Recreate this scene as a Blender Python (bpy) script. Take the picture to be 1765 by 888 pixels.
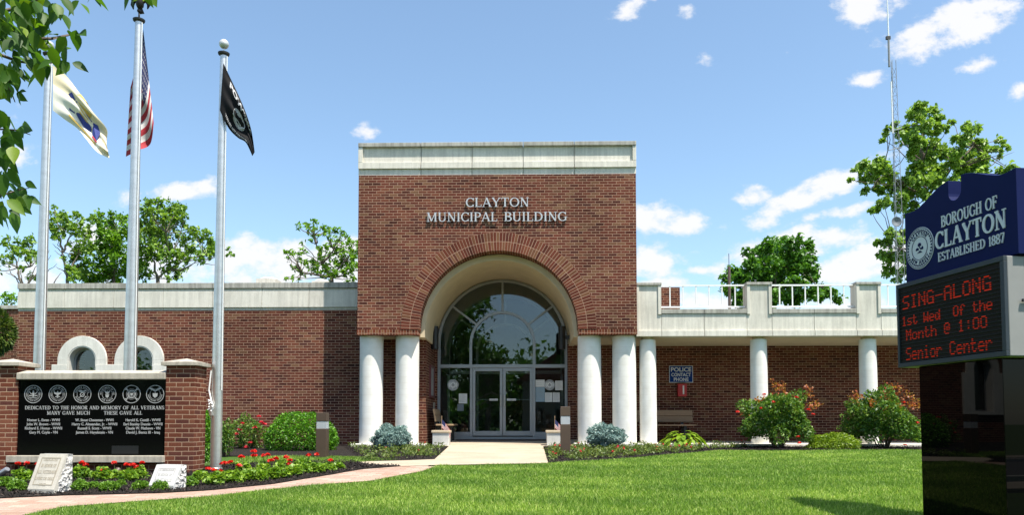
import bpy, bmesh, math, random
import numpy as np
from mathutils import Vector, Matrix, Euler

for o in list(bpy.data.objects):
    bpy.data.objects.remove(o)
SC = bpy.context.scene
COL = SC.collection
R = math.radians
PI = math.pi
random.seed(7)
RNG = np.random.default_rng(11)

# ------------------------------------------------------------------ camera, world, sun, exposure
EYE = 1.6
FPX = 1326.0
PPX, PPY = 882.5, 662.0
TILT = math.atan(68.0 / FPX)
YAW = R(1.2)
cam_d = bpy.data.cameras.new('camera')
cam = bpy.data.objects.new('camera', cam_d)
COL.objects.link(cam)
cam.location = (0, 0, EYE)
cam.rotation_euler = (PI / 2 + TILT, 0, YAW)
cam_d.sensor_fit = 'HORIZONTAL'
cam_d.sensor_width = 36.0
cam_d.lens = 36.0 * FPX / 1765.0
cam_d.shift_y = (PPY - 444.0) / 1765.0
cam_d.clip_start = 0.05
cam_d.clip_end = 4000
SC.camera = cam

SUN_EL, SUN_AZ = R(66), R(47)
SUN_DIR = Vector((math.sin(SUN_AZ) * math.cos(SUN_EL), -math.cos(SUN_AZ) * math.cos(SUN_EL), math.sin(SUN_EL)))
sun_d = bpy.data.lights.new('sun', 'SUN')
sun_d.energy = 4.9
sun_d.angle = R(0.5)
sun_d.color = (1.0, 0.935, 0.83)
sun = bpy.data.objects.new('sun', sun_d)
COL.objects.link(sun)
sun.location = (20, -20, 40)
sun.rotation_euler = SUN_DIR.to_track_quat('Z', 'Y').to_euler()

SC.view_settings.view_transform = 'Standard'
SC.view_settings.look = 'None'
SC.view_settings.exposure = 0.88
SC.view_settings.gamma = 1.0
SC.view_settings.use_curve_mapping = False
SC.cycles.max_bounces = 10
SC.cycles.transparent_max_bounces = 16
SC.cycles.transmission_bounces = 8
SC.cycles.glossy_bounces = 4
SC.cycles.diffuse_bounces = 4
SC.cycles.caustics_reflective = False
SC.cycles.caustics_refractive = False
SC.cycles.sample_clamp_indirect = 6.0


def _ray(px, py):
    x = (px - PPX) / FPX
    yu = (PPY - py) / FPX
    fy = math.cos(TILT) - yu * math.sin(TILT)
    fz = math.sin(TILT) + yu * math.cos(TILT)
    c, s = math.cos(YAW), math.sin(YAW)
    return Vector((x * c - fy * s, x * s + fy * c, fz))


def P(px, py, Y):
    """world point seen at photo pixel (px, py) at depth Y"""
    d = _ray(px, py)
    t = Y / d.y
    return Vector((d.x * t, Y, EYE + d.z * t))


_HY = [-400, -4, 0, 5, 8, 9.5, 11.3, 13, 15, 18.3, 24, 400]
_HZ = [0, 0, 0.03, 0.40, 0.66, 0.755, 0.86, 0.915, 0.965, 1.02, 1.04, 1.04]


def H(Y):
    return float(np.interp(Y, _HY, _HZ))


def G(px, py):
    """ground point under a photo pixel"""
    d = _ray(px, py)
    lo, hi = 2.0, 90.0
    for _ in range(50):
        m = 0.5 * (lo + hi)
        if EYE + d.z * m / d.y > H(m):
            lo = m
        else:
            hi = m
    p = d * (lo / d.y)
    return Vector((p.x, lo, H(lo)))


# ------------------------------------------------------------------ node helpers
class NT:
    def __init__(s, tree):
        s.t = tree
        s.n = tree.nodes
        s.l = tree.links

    def add(s, typ, props=None, **ins):
        nd = s.n.new(typ)
        for k, v in (props or {}).items():
            setattr(nd, k, v)
        for k, v in ins.items():
            key = int(k[1:]) if k[0] == 'i' and k[1:].isdigit() else k.replace('_', ' ')
            s.put(nd.inputs[key], v)
        return nd

    def put(s, sock, v):
        if isinstance(v, bpy.types.NodeSocket):
            s.l.new(v, sock)
        elif isinstance(v, bpy.types.Node):
            s.l.new(v.outputs[0], sock)
        else:
            if hasattr(sock.default_value, '__len__') and hasattr(v, '__len__') and len(v) == 3 and len(sock.default_value) == 4:
                v = (*v, 1.0)
            sock.default_value = v

    def math(s, op, a, b=0.0, clamp=False):
        nd = s.n.new('ShaderNodeMath')
        nd.operation = op
        nd.use_clamp = clamp
        s.put(nd.inputs[0], a)
        s.put(nd.inputs[1], b)
        return nd.outputs[0]

    def ramp(s, fac, stops, interp='LINEAR'):
        nd = s.n.new('ShaderNodeValToRGB')
        cr = nd.color_ramp
        cr.interpolation = interp
        while len(cr.elements) < len(stops):
            cr.elements.new(0.5)
        for e, (p, c) in zip(cr.elements, stops):
            e.position = p
            e.color = (*c, 1.0) if len(c) == 3 else c
        s.put(nd.inputs[0], fac)
        return nd.outputs[0]

    def mix(s, fac, a, b, mode='MIX'):
        nd = s.n.new('ShaderNodeMix')
        nd.data_type = 'RGBA'
        nd.blend_type = mode
        s.put(nd.inputs[0], fac)
        s.put(nd.inputs[6], a)
        s.put(nd.inputs[7], b)
        return nd.outputs[2]


def new_mat(name):
    m = bpy.data.materials.new(name)
    m.use_nodes = True
    t = NT(m.node_tree)
    t.n.clear()
    out = t.n.new('ShaderNodeOutputMaterial')
    return m, t, out


def principled(t, out, **ins):
    p = t.n.new('ShaderNodeBsdfPrincipled')
    for k, v in ins.items():
        t.put(p.inputs[k.replace('_', ' ')], v)
    t.l.new(p.outputs[0], out.inputs[0])
    return p


def plain(name, col, rough=0.5, metal=0.0, var=0.12, scale=6.0, bump=0.0, spec=0.5, coat=0.0, stretch=None):
    m, t, out = new_mat(name)
    tc = t.add('ShaderNodeTexCoord')
    vec = tc.outputs['Object']
    if stretch:
        vec = t.add('ShaderNodeMapping', None, Vector=vec, Scale=stretch).outputs[0]
    no = t.add('ShaderNodeTexNoise', None, Vector=vec, Scale=scale, Detail=6.0, Roughness=0.6)
    a = tuple(c * (1 - var) for c in col)
    b = tuple(min(1, c * (1 + var)) for c in col)
    c = t.ramp(no.outputs[0], [(0.3, a), (0.7, b)])
    p = principled(t, out, Base_Color=c, Roughness=rough, Metallic=metal, Specular_IOR_Level=spec, Coat_Weight=coat)
    if bump:
        n2 = t.add('ShaderNodeTexNoise', None, Vector=vec, Scale=scale * 8, Detail=4.0)
        bp = t.add('ShaderNodeBump', None, Strength=bump, Distance=0.01, Height=n2.outputs[0])
        t.l.new(bp.outputs[0], p.inputs['Normal'])
    return m


def brick_mat(name, cols, mortar, bw=0.2032, rh=0.0677, ms=0.0055, offset=0.5, uvoff=(0, 0), grime=0.35):
    m, t, out = new_mat(name)
    uv = t.add('ShaderNodeUVMap')
    mp = t.add('ShaderNodeMapping', None, Vector=uv.outputs[0], Location=(uvoff[0], uvoff[1], 0))
    # slight wobble so courses are not ruler-straight
    wn = t.add('ShaderNodeTexNoise', None, Vector=mp.outputs[0], Scale=9.0, Detail=2.0)
    wv = t.add('ShaderNodeVectorMath', {'operation': 'MULTIPLY_ADD'}, i0=wn.outputs['Color'], i1=(0.006, 0.006, 0), i2=mp.outputs[0])
    br = t.add('ShaderNodeTexBrick', {'offset': offset, 'squash': 1.0}, Vector=wv.outputs[0], Color1=(0, 0, 0, 1), Color2=(1, 1, 1, 1), Mortar=(0.5, 0.5, 0.5, 1), Scale=1.0,
               Mortar_Size=ms, Mortar_Smooth=0.15, Bias=0.0, Brick_Width=bw, Row_Height=rh)
    n = len(cols)
    col = t.ramp(br.outputs['Color'], [(i / (n - 1), c) for i, c in enumerate(cols)])
    no = t.add('ShaderNodeTexNoise', None, Vector=mp.outputs[0], Scale=0.55, Detail=5.0, Roughness=0.6)
    nf = t.add('ShaderNodeTexNoise', None, Vector=mp.outputs[0], Scale=70.0, Detail=3.0)
    g = t.ramp(no.outputs[0], [(0.3, (1 - grime,) * 3), (0.62, (1.12, 1.1, 1.08))])
    col = t.mix(1.0, col, g, 'MULTIPLY')
    col = t.mix(0.7, col, t.ramp(nf.outputs[0], [(0.3, (0.6, 0.6, 0.6)), (0.7, (1.25, 1.25, 1.25))]), 'MULTIPLY')
    mo = t.mix(0.6, mortar + (1,), t.ramp(no.outputs[0], [(0.3, tuple(c * 0.55 for c in mortar)), (0.7, mortar)]))
    c = t.mix(br.outputs['Fac'], col, mo)
    p = principled(t, out, Base_Color=c, Roughness=0.9, Specular_IOR_Level=0.08)
    h = t.math('SUBTRACT', t.math('MULTIPLY', nf.outputs[0], 0.35), br.outputs['Fac'])
    bp = t.add('ShaderNodeBump', None, Strength=0.7, Distance=0.008, Height=h)
    t.l.new(bp.outputs[0], p.inputs['Normal'])
    return m


def concrete_mat(name, col, streak=0.3, rough=0.8):
    m, t, out = new_mat(name)
    tc = t.add('ShaderNodeTexCoord')
    v = tc.outputs['Object']
    s1 = t.add('ShaderNodeTexNoise', None, Vector=t.add('ShaderNodeMapping', None, Vector=v, Scale=(7, 7, 0.5)).outputs[0], Scale=2.0, Detail=5.0, Roughness=0.65)
    s2 = t.add('ShaderNodeTexNoise', None, Vector=v, Scale=1.3, Detail=6.0, Roughness=0.65)
    s3 = t.add('ShaderNodeTexNoise', None, Vector=v, Scale=60.0, Detail=3.0)
    a = t.ramp(s1.outputs[0], [(0.38, tuple(c * (1 - streak) for c in col)), (0.58, col)])
    b = t.ramp(s2.outputs[0], [(0.3, (0.82, 0.82, 0.80)), (0.65, (1.06, 1.06, 1.05))])
    c = t.mix(1.0, a, b, 'MULTIPLY')
    c = t.mix(0.5, c, t.ramp(s3.outputs[0], [(0.3, (0.8, 0.8, 0.8)), (0.7, (1.12, 1.12, 1.12))]), 'MULTIPLY')
    p = principled(t, out, Base_Color=c, Roughness=rough, Specular_IOR_Level=0.3)
    bp = t.add('ShaderNodeBump', None, Strength=0.25, Distance=0.006, Height=s3.outputs[0])
    t.l.new(bp.outputs[0], p.inputs['Normal'])
    return m


def leaf_mat(name, stops, trans=0.3, rough=0.45, tmul=(1.3, 1.35, 0.6), spec=0.4):
    m, t, out = new_mat(name)
    ge = t.add('ShaderNodeNewGeometry')
    c = t.ramp(ge.outputs['Random Per Island'], stops)
    p = t.n.new('ShaderNodeBsdfPrincipled')
    t.put(p.inputs['Base Color'], c)
    p.inputs['Roughness'].default_value = rough
    p.inputs['Specular IOR Level'].default_value = spec
    tr = t.add('ShaderNodeBsdfTranslucent', None, Color=t.mix(1.0, c, tmul + (1,), 'MULTIPLY'))
    mx = t.add('ShaderNodeMixShader', None, i0=trans)
    t.l.new(p.outputs[0], mx.inputs[1])
    t.l.new(tr.outputs[0], mx.inputs[2])
    t.l.new(mx.outputs[0], out.inputs[0])
    return m


# ------------------------------------------------------------------ world: Nishita sky with cumulus clouds
def build_world():
    w = bpy.data.worlds.new('World')
    SC.world = w
    w.use_nodes = True
    t = NT(w.node_tree)
    t.n.clear()
    out = t.n.new('ShaderNodeOutputWorld')
    bg = t.n.new('ShaderNodeBackground')
    t.l.new(bg.outputs[0], out.inputs[0])
    bg.inputs[1].default_value = 0.10
    sky = t.add('ShaderNodeTexSky', {'sky_type': 'NISHITA', 'sun_disc': False, 'sun_elevation': SUN_EL, 'sun_rotation': PI - SUN_AZ,
                                     'altitude': 0.0, 'air_density': 1.0, 'dust_density': 1.1, 'ozone_density': 1.6})
    gm = t.add('ShaderNodeHueSaturation', None, Saturation=SKY_SAT, Value=SKY_VAL, Color=sky.outputs[0])
    skyc = t.mix(1.0, gm.outputs[0], SKY_TINT + (1,), 'MULTIPLY')
    tc = t.add('ShaderNodeTexCoord')
    sep = t.add('ShaderNodeSeparateXYZ', None, Vector=tc.outputs['Generated'])
    yy = t.math('MAXIMUM', sep.outputs[1], 0.02)
    u = t.math('DIVIDE', sep.outputs[0], yy)
    v = t.math('DIVIDE', sep.outputs[2], yy)
    uv = t.add('ShaderNodeCombineXYZ', None, X=u, Y=v).outputs[0]
    wn = t.add('ShaderNodeTexNoise', None, Vector=uv, Scale=14.0, Detail=3.0)
    wuv = t.add('ShaderNodeVectorMath', {'operation': 'MULTIPLY_ADD'}, i0=wn.outputs['Color'], i1=(0.03, 0.03, 0), i2=uv).outputs[0]
    fb = t.add('ShaderNodeTexNoise', None, Vector=t.add('ShaderNodeMapping', None, Vector=uv, Scale=(1.0, 1.45, 1), Rotation=(0, 0, R(-18))).outputs[0], Scale=22.0, Detail=9.0, Roughness=0.62)
    # px, py, half-length, half-height, tilt (deg, up to the right), weight
    C = [(1090, 8, 50, 22, 30, .8), (1490, 10, 62, 34, 8, .9), (1640, 44, 125, 40, 22, 1.2), (1687, 106, 42, 17, 25, .65), (1500, 130, 40, 14, 10, .5),
         (1758, 150, 22, 22, 40, .6), (1290, 345, 36, 20, 20, .75), (1400, 332, 140, 22, 25, 1.1), (1455, 366, 80, 12, 14, .9), (1140, 374, 70, 28, -12, 1.0),
         (1125, 455, 60, 42, 10, .65), (1360, 430, 120, 30, 12, 1.2), (1310, 470, 100, 18, 5, .7), (1480, 456, 110, 32, 16, 1.1), (1570, 450, 110, 36, 5, 1.1), (322, 330, 66, 18, 4, .9),
         (214, 346, 26, 20, 30, .7), (470, 448, 120, 44, 6, 1.25), (410, 415, 40, 16, 0, .7), (580, 452, 90, 44, 0, 1.1), (638, 230, 22, 20, 45, .5),
         (1212, 465, 40, 12, 5, .6), (20, 480, 120, 40, 0, .8), (170, 405, 70, 30, 0, .6), (300, 460, 160, 50, 0, .6), (10, 260, 40, 60, 0, .5), (1125, 492, 80, 14, 0, .8), (1215, 522, 160, 18, 0, .9),
         (1355, 95, 11, 8, 0, .38), (1190, 18, 16, 9, 0, .3), (1215, 98, 16, 12, 45, .4), (1420, 520, 200, 20, 0, .5)]
    acc = None
    for px, py, a, b, ang, wgt in C:
        d = _ray(px, py)
        sc = 1.0 / FPX
        mp = t.add('ShaderNodeMapping', {'vector_type': 'TEXTURE'}, Vector=wuv, Location=(d.x / d.y + .015, d.z / d.y + .015, 0.5 * 0), Rotation=(0, 0, R(ang)), Scale=(a * sc, b * sc, 1))
        ln = t.add('ShaderNodeVectorMath', {'operation': 'LENGTH'}, i0=mp.outputs[0]).outputs['Value']
        val = t.math('MULTIPLY', t.math('SUBTRACT', 1.25, ln), wgt)
        acc = val if acc is None else t.math('MAXIMUM', acc, val)
    acc = t.math('MINIMUM', acc, 0.75)
    dens = t.math('ADD', acc, t.math('MULTIPLY', t.math('SUBTRACT', fb.outputs[0], 0.55), 2.6))
    mr = t.add('ShaderNodeMapRange', {'interpolation_type': 'SMOOTHSTEP'}, i0=dens, i1=-0.05, i2=0.62, i3=0.0, i4=1.0)
    # loose cumulus elsewhere (behind the camera) so that reflections see a real sky
    nb = t.add('ShaderNodeTexNoise', None, Vector=tc.outputs['Generated'], Scale=5.0, Detail=7.0)
    back = t.math('MULTIPLY', t.add('ShaderNodeMapRange', {'interpolation_type': 'SMOOTHSTEP'}, i0=nb.outputs[0], i1=0.56, i2=0.7, i3=0.0, i4=0.8).outputs[0],
                  t.math('LESS_THAN', sep.outputs[1], 0.03))
    front = t.math('MULTIPLY', mr.outputs[0], t.math('GREATER_THAN', sep.outputs[1], 0.03))
    fac = t.math('MAXIMUM', front, back)
    shade = t.ramp(t.math('ADD', dens, t.math('MULTIPLY', fb.outputs[0], 0.3)), [(0.0, (4.9, 5.15, 5.6)), (0.75, (5.5, 5.5, 5.6))])
    fin = t.mix(t.math('MULTIPLY', fac, 0.95), skyc, shade)
    t.l.new(fin, bg.inputs[0])
    w.cycles.sampling_method = 'MANUAL'
    w.cycles.sample_map_resolution = 512


SKY_SAT, SKY_VAL, SKY_TINT = 0.94, 1.13, (1.04, 1.16, 1.16)
build_world()

# ------------------------------------------------------------------ object helpers
ORG = {}


def thing(name, label, cat, loc=(0, 0, 0), group=None):
    o = bpy.data.objects.new(name, None)
    COL.objects.link(o)
    o.location = loc
    o.empty_display_size = 0.2
    ORG[o] = Vector(loc)
    tag(o, label, cat, group)
    return o


def tag(o, label, cat, group=None):
    o['label'] = label
    o['category'] = cat
    if group:
        o['group'] = group
    return o


def kind(o, k):
    o['kind'] = k
    return o


def box_uv(me):
    n = len(me.polygons)
    if not n:
        return
    uvl = me.uv_layers.new(name='UVMap')
    nor = np.zeros(n * 3)
    me.polygons.foreach_get('normal', nor)
    nor = nor.reshape(-1, 3)
    lt = np.zeros(n, dtype=np.int64)
    me.polygons.foreach_get('loop_total', lt)
    vi = np.zeros(len(me.loops), dtype=np.int64)
    me.loops.foreach_get('vertex_index', vi)
    co = np.zeros(len(me.vertices) * 3)
    me.vertices.foreach_get('co', co)
    co = co.reshape(-1, 3)[vi]
    ax = np.repeat(np.argmax(np.abs(nor), axis=1), lt)
    u = np.where(ax == 0, co[:, 1], co[:, 0])
    v = np.where(ax == 2, co[:, 1], co[:, 2])
    uvl.data.foreach_set('uv', np.stack([u, v], 1).ravel())


class MB:
    def __init__(s):
        s.v = []
        s.f = []
        s.m = []
        s.uv = {}

    def add(s, vs, fs, mi=0, uvs=None):
        b = len(s.v)
        s.v.extend([tuple(x) for x in vs])
        for i, f in enumerate(fs):
            if uvs is not None:
                s.uv[len(s.f)] = uvs[i]
            s.f.append(tuple(b + j for j in f))
            s.m.append(mi)
        return s

    def box(s, x0, x1, y0, y1, z0, z1, mi=0):
        if x0 > x1: x0, x1 = x1, x0
        if y0 > y1: y0, y1 = y1, y0
        if z0 > z1: z0, z1 = z1, z0
        vs = [(x0, y0, z0), (x1, y0, z0), (x1, y1, z0), (x0, y1, z0), (x0, y0, z1), (x1, y0, z1), (x1, y1, z1), (x0, y1, z1)]
        return s.add(vs, [(3, 2, 1, 0), (4, 5, 6, 7), (0, 1, 5, 4), (1, 2, 6, 5), (2, 3, 7, 6), (3, 0, 4, 7)], mi)

    def obox(s, c, ax, ay, az, hx, hy, hz, mi=0):
        c, ax, ay, az = Vector(c), Vector(ax), Vector(ay), Vector(az)
        vs = [c + ax * (i * hx) + ay * (j * hy) + az * (k * hz) for k in (-1, 1) for (i, j) in ((-1, -1), (1, -1), (1, 1), (-1, 1))]
        return s.add(vs, [(3, 2, 1, 0), (4, 5, 6, 7), (0, 1, 5, 4), (1, 2, 6, 5), (2, 3, 7, 6), (3, 0, 4, 7)], mi)

    def prism(s, outline, y0, y1, mi=0, place=None):
        """outline of (x, z), counter-clockwise seen from -y, extruded from y0 to y1"""
        n = len(outline)
        pl = place or (lambda x, z, y: (x, y, z))
        vs = [pl(x, z, y0) for x, z in outline] + [pl(x, z, y1) for x, z in outline]
        fs = [tuple(range(n)), tuple(range(2 * n - 1, n - 1, -1))]
        fs += [(j, i, n + i, n + j) for i, j in ((i, (i + 1) % n) for i in range(n))]
        return s.add(vs, fs, mi)

    def ring(s, cx, cz, r0, r1, a0, a1, y0, y1, n=32, mi=0, place=None, brick=False):
        pl = place or (lambda x, z, y: (x, y, z))
        full = abs(abs(a1 - a0) - 2 * PI) < 1e-6
        k = n if full else n + 1
        vs = []
        for i in range(k):
            a = a0 + (a1 - a0) * i / n
            c, q = math.cos(a), math.sin(a)
            for r, y in ((r0, y0), (r1, y0), (r1, y1), (r0, y1)):
                vs.append(pl(cx + r * c, cz + r * q, y))
        fs, uvs = [], []
        rm = 0.5 * (r0 + r1)
        for i in range(n):
            a, b = 4 * i, 4 * ((i + 1) % k)
            fs += [(a, a + 1, b + 1, b), (a + 1, a + 2, b + 2, b + 1), (a + 2, a + 3, b + 3, b + 2), (a + 3, a, b, b + 3)]
            t0, t1 = rm * (a1 - a0) * i / n, rm * (a1 - a0) * (i + 1) / n
            d = r1 - r0
            w = y1 - y0
            uvs += [[(0, t0), (d, t0), (d, t1), (0, t1)], [(0, t0), (w, t0), (w, t1), (0, t1)], [(0, t0), (d, t0), (d, t1), (0, t1)], [(w, t0), (0, t0), (0, t1), (w, t1)]]
        if not full:
            e = 4 * n
            fs += [(0, 3, 2, 1), (e, e + 1, e + 2, e + 3)]
            uvs += [[(0, 0)] * 4, [(0, 0)] * 4]
        return s.add(vs, fs, mi, uvs if brick else None)

    def tube(s, pts, rad, n=8, mi=0, cap=True):
        pts = [Vector(p) for p in pts]
        if not hasattr(rad, '__len__'):
            rad = [rad] * len(pts)
        vs, fs = [], []
        ref = None
        for i, p in enumerate(pts):
            d = (pts[min(i + 1, len(pts) - 1)] - pts[max(i - 1, 0)])
            if d.length < 1e-9:
                d = Vector((0, 0, 1))
            d.normalize()
            if ref is None:
                ref = Vector((1, 0, 0)) if abs(d.x) < 0.9 else Vector((0, 1, 0))
            a = (ref - d * ref.dot(d)).normalized()
            ref = a
            b = d.cross(a)
            for k in range(n):
                th = 2 * PI * k / n
                vs.append(p + (a * math.cos(th) + b * math.sin(th)) * rad[i])
        for i in range(len(pts) - 1):
            for k in range(n):
                q = (k + 1) % n
                fs.append((i * n + k, i * n + q, (i + 1) * n + q, (i + 1) * n + k))
        if cap:
            fs.append(tuple(range(n - 1, -1, -1)))
            fs.append(tuple((len(pts) - 1) * n + k for k in range(n)))
        return s.add(vs, fs, mi)

    def lathe(s, prof, c, n=32, mi=0, uv=False):
        """prof: (radius, height) from bottom to top, around a vertical axis at c"""
        vs, fs, uvs = [], [], []
        for r, z in prof:
            for k in range(n):
                th = 2 * PI * k / n
                vs.append((c[0] + r * math.cos(th), c[1] + r * math.sin(th), c[2] + z))
        for i in range(len(prof) - 1):
            for k in range(n):
                q = (k + 1) % n
                fs.append((i * n + k, i * n + q, (i + 1) * n + q, (i + 1) * n + k))
        fs.append(tuple(range(n - 1, -1, -1)))
        fs.append(tuple((len(prof) - 1) * n + k for k in range(n)))
        return s.add(vs, fs, mi)

    def sphere(s, c, r, n=16, m=10, sc=(1, 1, 1), mi=0):
        vs, fs = [], []
        for i in range(m + 1):
            ph = PI * i / m
            for k in range(n):
                th = 2 * PI * k / n
                vs.append((c[0] + r * sc[0] * math.sin(ph) * math.cos(th), c[1] + r * sc[1] * math.sin(ph) * math.sin(th), c[2] - r * sc[2] * math.cos(ph)))
        for i in range(m):
            for k in range(n):
                q = (k + 1) % n
                fs.append((i * n + k, i * n + q, (i + 1) * n + q, (i + 1) * n + k))
        return s.add(vs, fs, mi)

    def build(s, name, mats, parent=None, smooth=False, bevel=0.0, weld=False, autosmooth=None):
        org = ORG.get(parent, Vector((0, 0, 0))) if parent is not None else Vector((0, 0, 0))
        me = bpy.data.meshes.new(name)
        me.from_pydata([(x - org.x, y - org.y, z - org.z) for x, y, z in s.v], [], s.f)
        if not isinstance(mats, (list, tuple)):
            mats = [mats]
        for m in mats:
            me.materials.append(m)
        if any(s.m):
            me.polygons.foreach_set('material_index', s.m)
        me.update()
        if weld:
            bm = bmesh.new()
            bm.from_mesh(me)
            bmesh.ops.remove_doubles(bm, verts=bm.verts, dist=1e-5)
            bm.to_mesh(me)
            bm.free()
        if not weld:
            box_uv(me)
            if s.uv:
                uvl = me.uv_layers[0].data
                for fi, uvs in s.uv.items():
                    st = me.polygons[fi].loop_start
                    for j, q in enumerate(uvs):
                        uvl[st + j].uv = q
        if smooth:
            me.polygons.foreach_set('use_smooth', [True] * len(me.polygons))
            if autosmooth:
                me.set_sharp_from_angle(angle=R(autosmooth))
        o = bpy.data.objects.new(name, me)
        COL.objects.link(o)
        if parent is not None:
            o.parent = parent
        ORG[o] = org
        if bevel:
            b = o.modifiers.new('bevel', 'BEVEL')
            b.width = bevel
            b.segments = 2
            b.limit_method = 'ANGLE'
        return o


def np_mesh(name, verts, faces, mats, parent=None, mat_idx=None, smooth=False, attr=None):
    """verts (N,3) world, faces (M,k) all of one size"""
    org = ORG.get(parent, Vector((0, 0, 0))) if parent is not None else Vector((0, 0, 0))
    me = bpy.data.meshes.new(name)
    verts = np.asarray(verts, dtype=np.float32) - np.array(org, dtype=np.float32)
    faces = np.asarray(faces, dtype=np.int32)
    M, k = faces.shape
    me.vertices.add(len(verts))
    me.vertices.foreach_set('co', verts.ravel())
    me.loops.add(M * k)
    me.loops.foreach_set('vertex_index', faces.ravel())
    me.polygons.add(M)
    me.polygons.foreach_set('loop_start', np.arange(0, M * k, k, dtype=np.int32))
    if mat_idx is not None:
        me.polygons.foreach_set('material_index', np.asarray(mat_idx, dtype=np.int32))
    if smooth:
        me.polygons.foreach_set('use_smooth', np.ones(M, dtype=bool))
    me.update(calc_edges=True)
    if attr is not None:
        a = me.attributes.new('tint', 'FLOAT', 'POINT')
        a.data.foreach_set('value', np.asarray(attr, dtype=np.float32))
    if not isinstance(mats, (list, tuple)):
        mats = [mats]
    for m in mats:
        me.materials.append(m)
    o = bpy.data.objects.new(name, me)
    COL.objects.link(o)
    if parent is not None:
        o.parent = parent
    ORG[o] = org
    return o


def copy_tree(o, loc=None, rotz=None, scale=None, parent=None):
    c = o.copy()
    COL.objects.link(c)
    if parent is not None:
        c.parent = parent
    if loc is not None:
        c.location = loc
    if rotz is not None:
        c.rotation_euler = (0, 0, rotz)
    if scale is not None:
        c.scale = (scale,) * 3 if not hasattr(scale, '__len__') else scale
    for ch in list(o.children):
        copy_tree(ch, parent=c)
    return c


def unit(a):
    return a / np.maximum(np.linalg.norm(a, axis=1, keepdims=True), 1e-9)


def leaf_geo(pts, size, aspect=0.5, up=0.4, droop=0.25, outward=None, seed=0, jitter=0.35, fold=0.18):
    """folded rhombus leaves at pts; returns verts, quads"""
    g = np.random.default_rng(seed)
    n = len(pts)
    d = g.normal(size=(n, 3))
    if outward is not None:
        d = d * 0.8 + outward * 0.9
    d[:, 2] -= droop
    d = unit(d)
    nr = g.normal(size=(n, 3))
    nr[:, 2] = np.abs(nr[:, 2]) + up
    nr = nr - d * np.sum(nr * d, 1, keepdims=True)
    nr = unit(nr)
    sd = np.cross(d, nr)
    L = size * (1 + jitter * g.uniform(-1, 1, size=(n, 1)))
    W = L * aspect * 0.5
    b = pts - d * L * 0.5
    tip = pts + d * L * 0.5
    mid = pts - d * L * 0.06
    lf = mid + sd * W + nr * L * fold
    rt = mid - sd * W + nr * L * fold
    v = np.stack([b, lf, tip, rt], 1).reshape(-1, 3)
    f = np.arange(n * 4).reshape(-1, 4)
    return v, f


def clump_points(blobs, per, seed=0, sub=9, sig=0.29, flat=0.85):
    """blobs: (x,y,z,r); leaves gather in sub-clumps so that gaps stay open"""
    g = np.random.default_rng(seed)
    out, outw = [], []
    for (x, y, z, r) in blobs:
        k = max(4, int(sub * (0.7 + 0.6 * g.random())))
        dirs = unit(g.normal(size=(k, 3)))
        rad = r * (0.35 + 0.65 * g.random((k, 1)) ** 0.5)
        cs = dirs * rad
        cs[:, 2] *= flat
        n = int(per * r * r)
        which = g.integers(0, k, n)
        off = g.normal(size=(n, 3)) * (r * sig * g.uniform(0.55, 1.25, size=(k, 1))[which])
        p = cs[which] + off
        out.append(p + np.array([x, y, z]))
        outw.append(unit(p))
    return np.concatenate(out), np.concatenate(outw)
# ------------------------------------------------------------------ materials
BR = [(0.0539, 0.0179, 0.0137), (0.107, 0.0325, 0.0228), (0.1395, 0.0426, 0.0285), (0.119, 0.0358, 0.0239), (0.1674, 0.0605, 0.0365), (0.0884, 0.0291, 0.0217), (0.1814, 0.0963, 0.0547), (0.1283, 0.0392, 0.0262), (0.067, 0.0258, 0.0217)]
MORT = (0.46, 0.295, 0.21)
M_BRICK = brick_mat('brick_running_bond', BR, MORT, grime=0.45)
M_BRICK_ARCH = brick_mat('brick_voussoir', [(c[0] * 1.05, c[1] * 1.0, c[2] * 0.95) for c in BR], MORT, bw=0.225, rh=0.0705, ms=0.0055, offset=0.0)
M_BRICK_SOLDIER = brick_mat('brick_rowlock', [(c[0] * 1.15, c[1] * 1.05, c[2] * 0.9) for c in BR], MORT, bw=0.0677, rh=0.115, ms=0.005, offset=0.0)
BR2 = [(0.105, 0.034, 0.022), (0.145, 0.046, 0.028), (0.175, 0.062, 0.038), (0.120, 0.040, 0.028), (0.20, 0.078, 0.047), (0.14, 0.051, 0.036), (0.09, 0.033, 0.028)]
M_BRICK_MEM = brick_mat('brick_memorial', BR2, (0.46, 0.31, 0.21), ms=0.0055, grime=0.2)
M_CONC = concrete_mat('precast_concrete', (0.69, 0.655, 0.585), 0.16)
M_CONC_D = concrete_mat('weathered_coping', (0.43, 0.415, 0.375), 0.35)
M_CONC_W = concrete_mat('white_precast', (0.70, 0.68, 0.63), 0.10)
M_LIME = concrete_mat('limestone', (0.47, 0.425, 0.355), 0.25)
M_CREAM = plain('cream_stucco', (0.60, 0.50, 0.34), 0.8, var=0.07, scale=3, bump=0.12)
M_ALU = plain('aluminium_frame', (0.33, 0.34, 0.36), 0.38, 0.55, var=0.06)
M_STEEL = plain('brushed_pole', (0.66, 0.635, 0.60), 0.36, 0.85, var=0.10, scale=3, stretch=(1, 1, 4))
M_BLACK = plain('black_metal', (0.016, 0.016, 0.018), 0.45)
M_BLACKR = plain('black_plastic', (0.02, 0.021, 0.022), 0.6)
M_WHITE = plain('white_paint', (0.80, 0.80, 0.79), 0.5, var=0.03)
M_WOOD = plain('bench_boards', (0.36, 0.245, 0.145), 0.65, var=0.18, scale=5, stretch=(1, 6, 12))
M_WOOD_G = plain('grey_brown_boards', (0.27, 0.17, 0.10), 0.7, var=0.15, scale=5, stretch=(1, 8, 10))
M_BRONZE = plain('bronze_paint', (0.075, 0.050, 0.034), 0.5, var=0.08)
M_PAPER = plain('paper', (0.74, 0.75, 0.74), 0.7, var=0.04)
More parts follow.
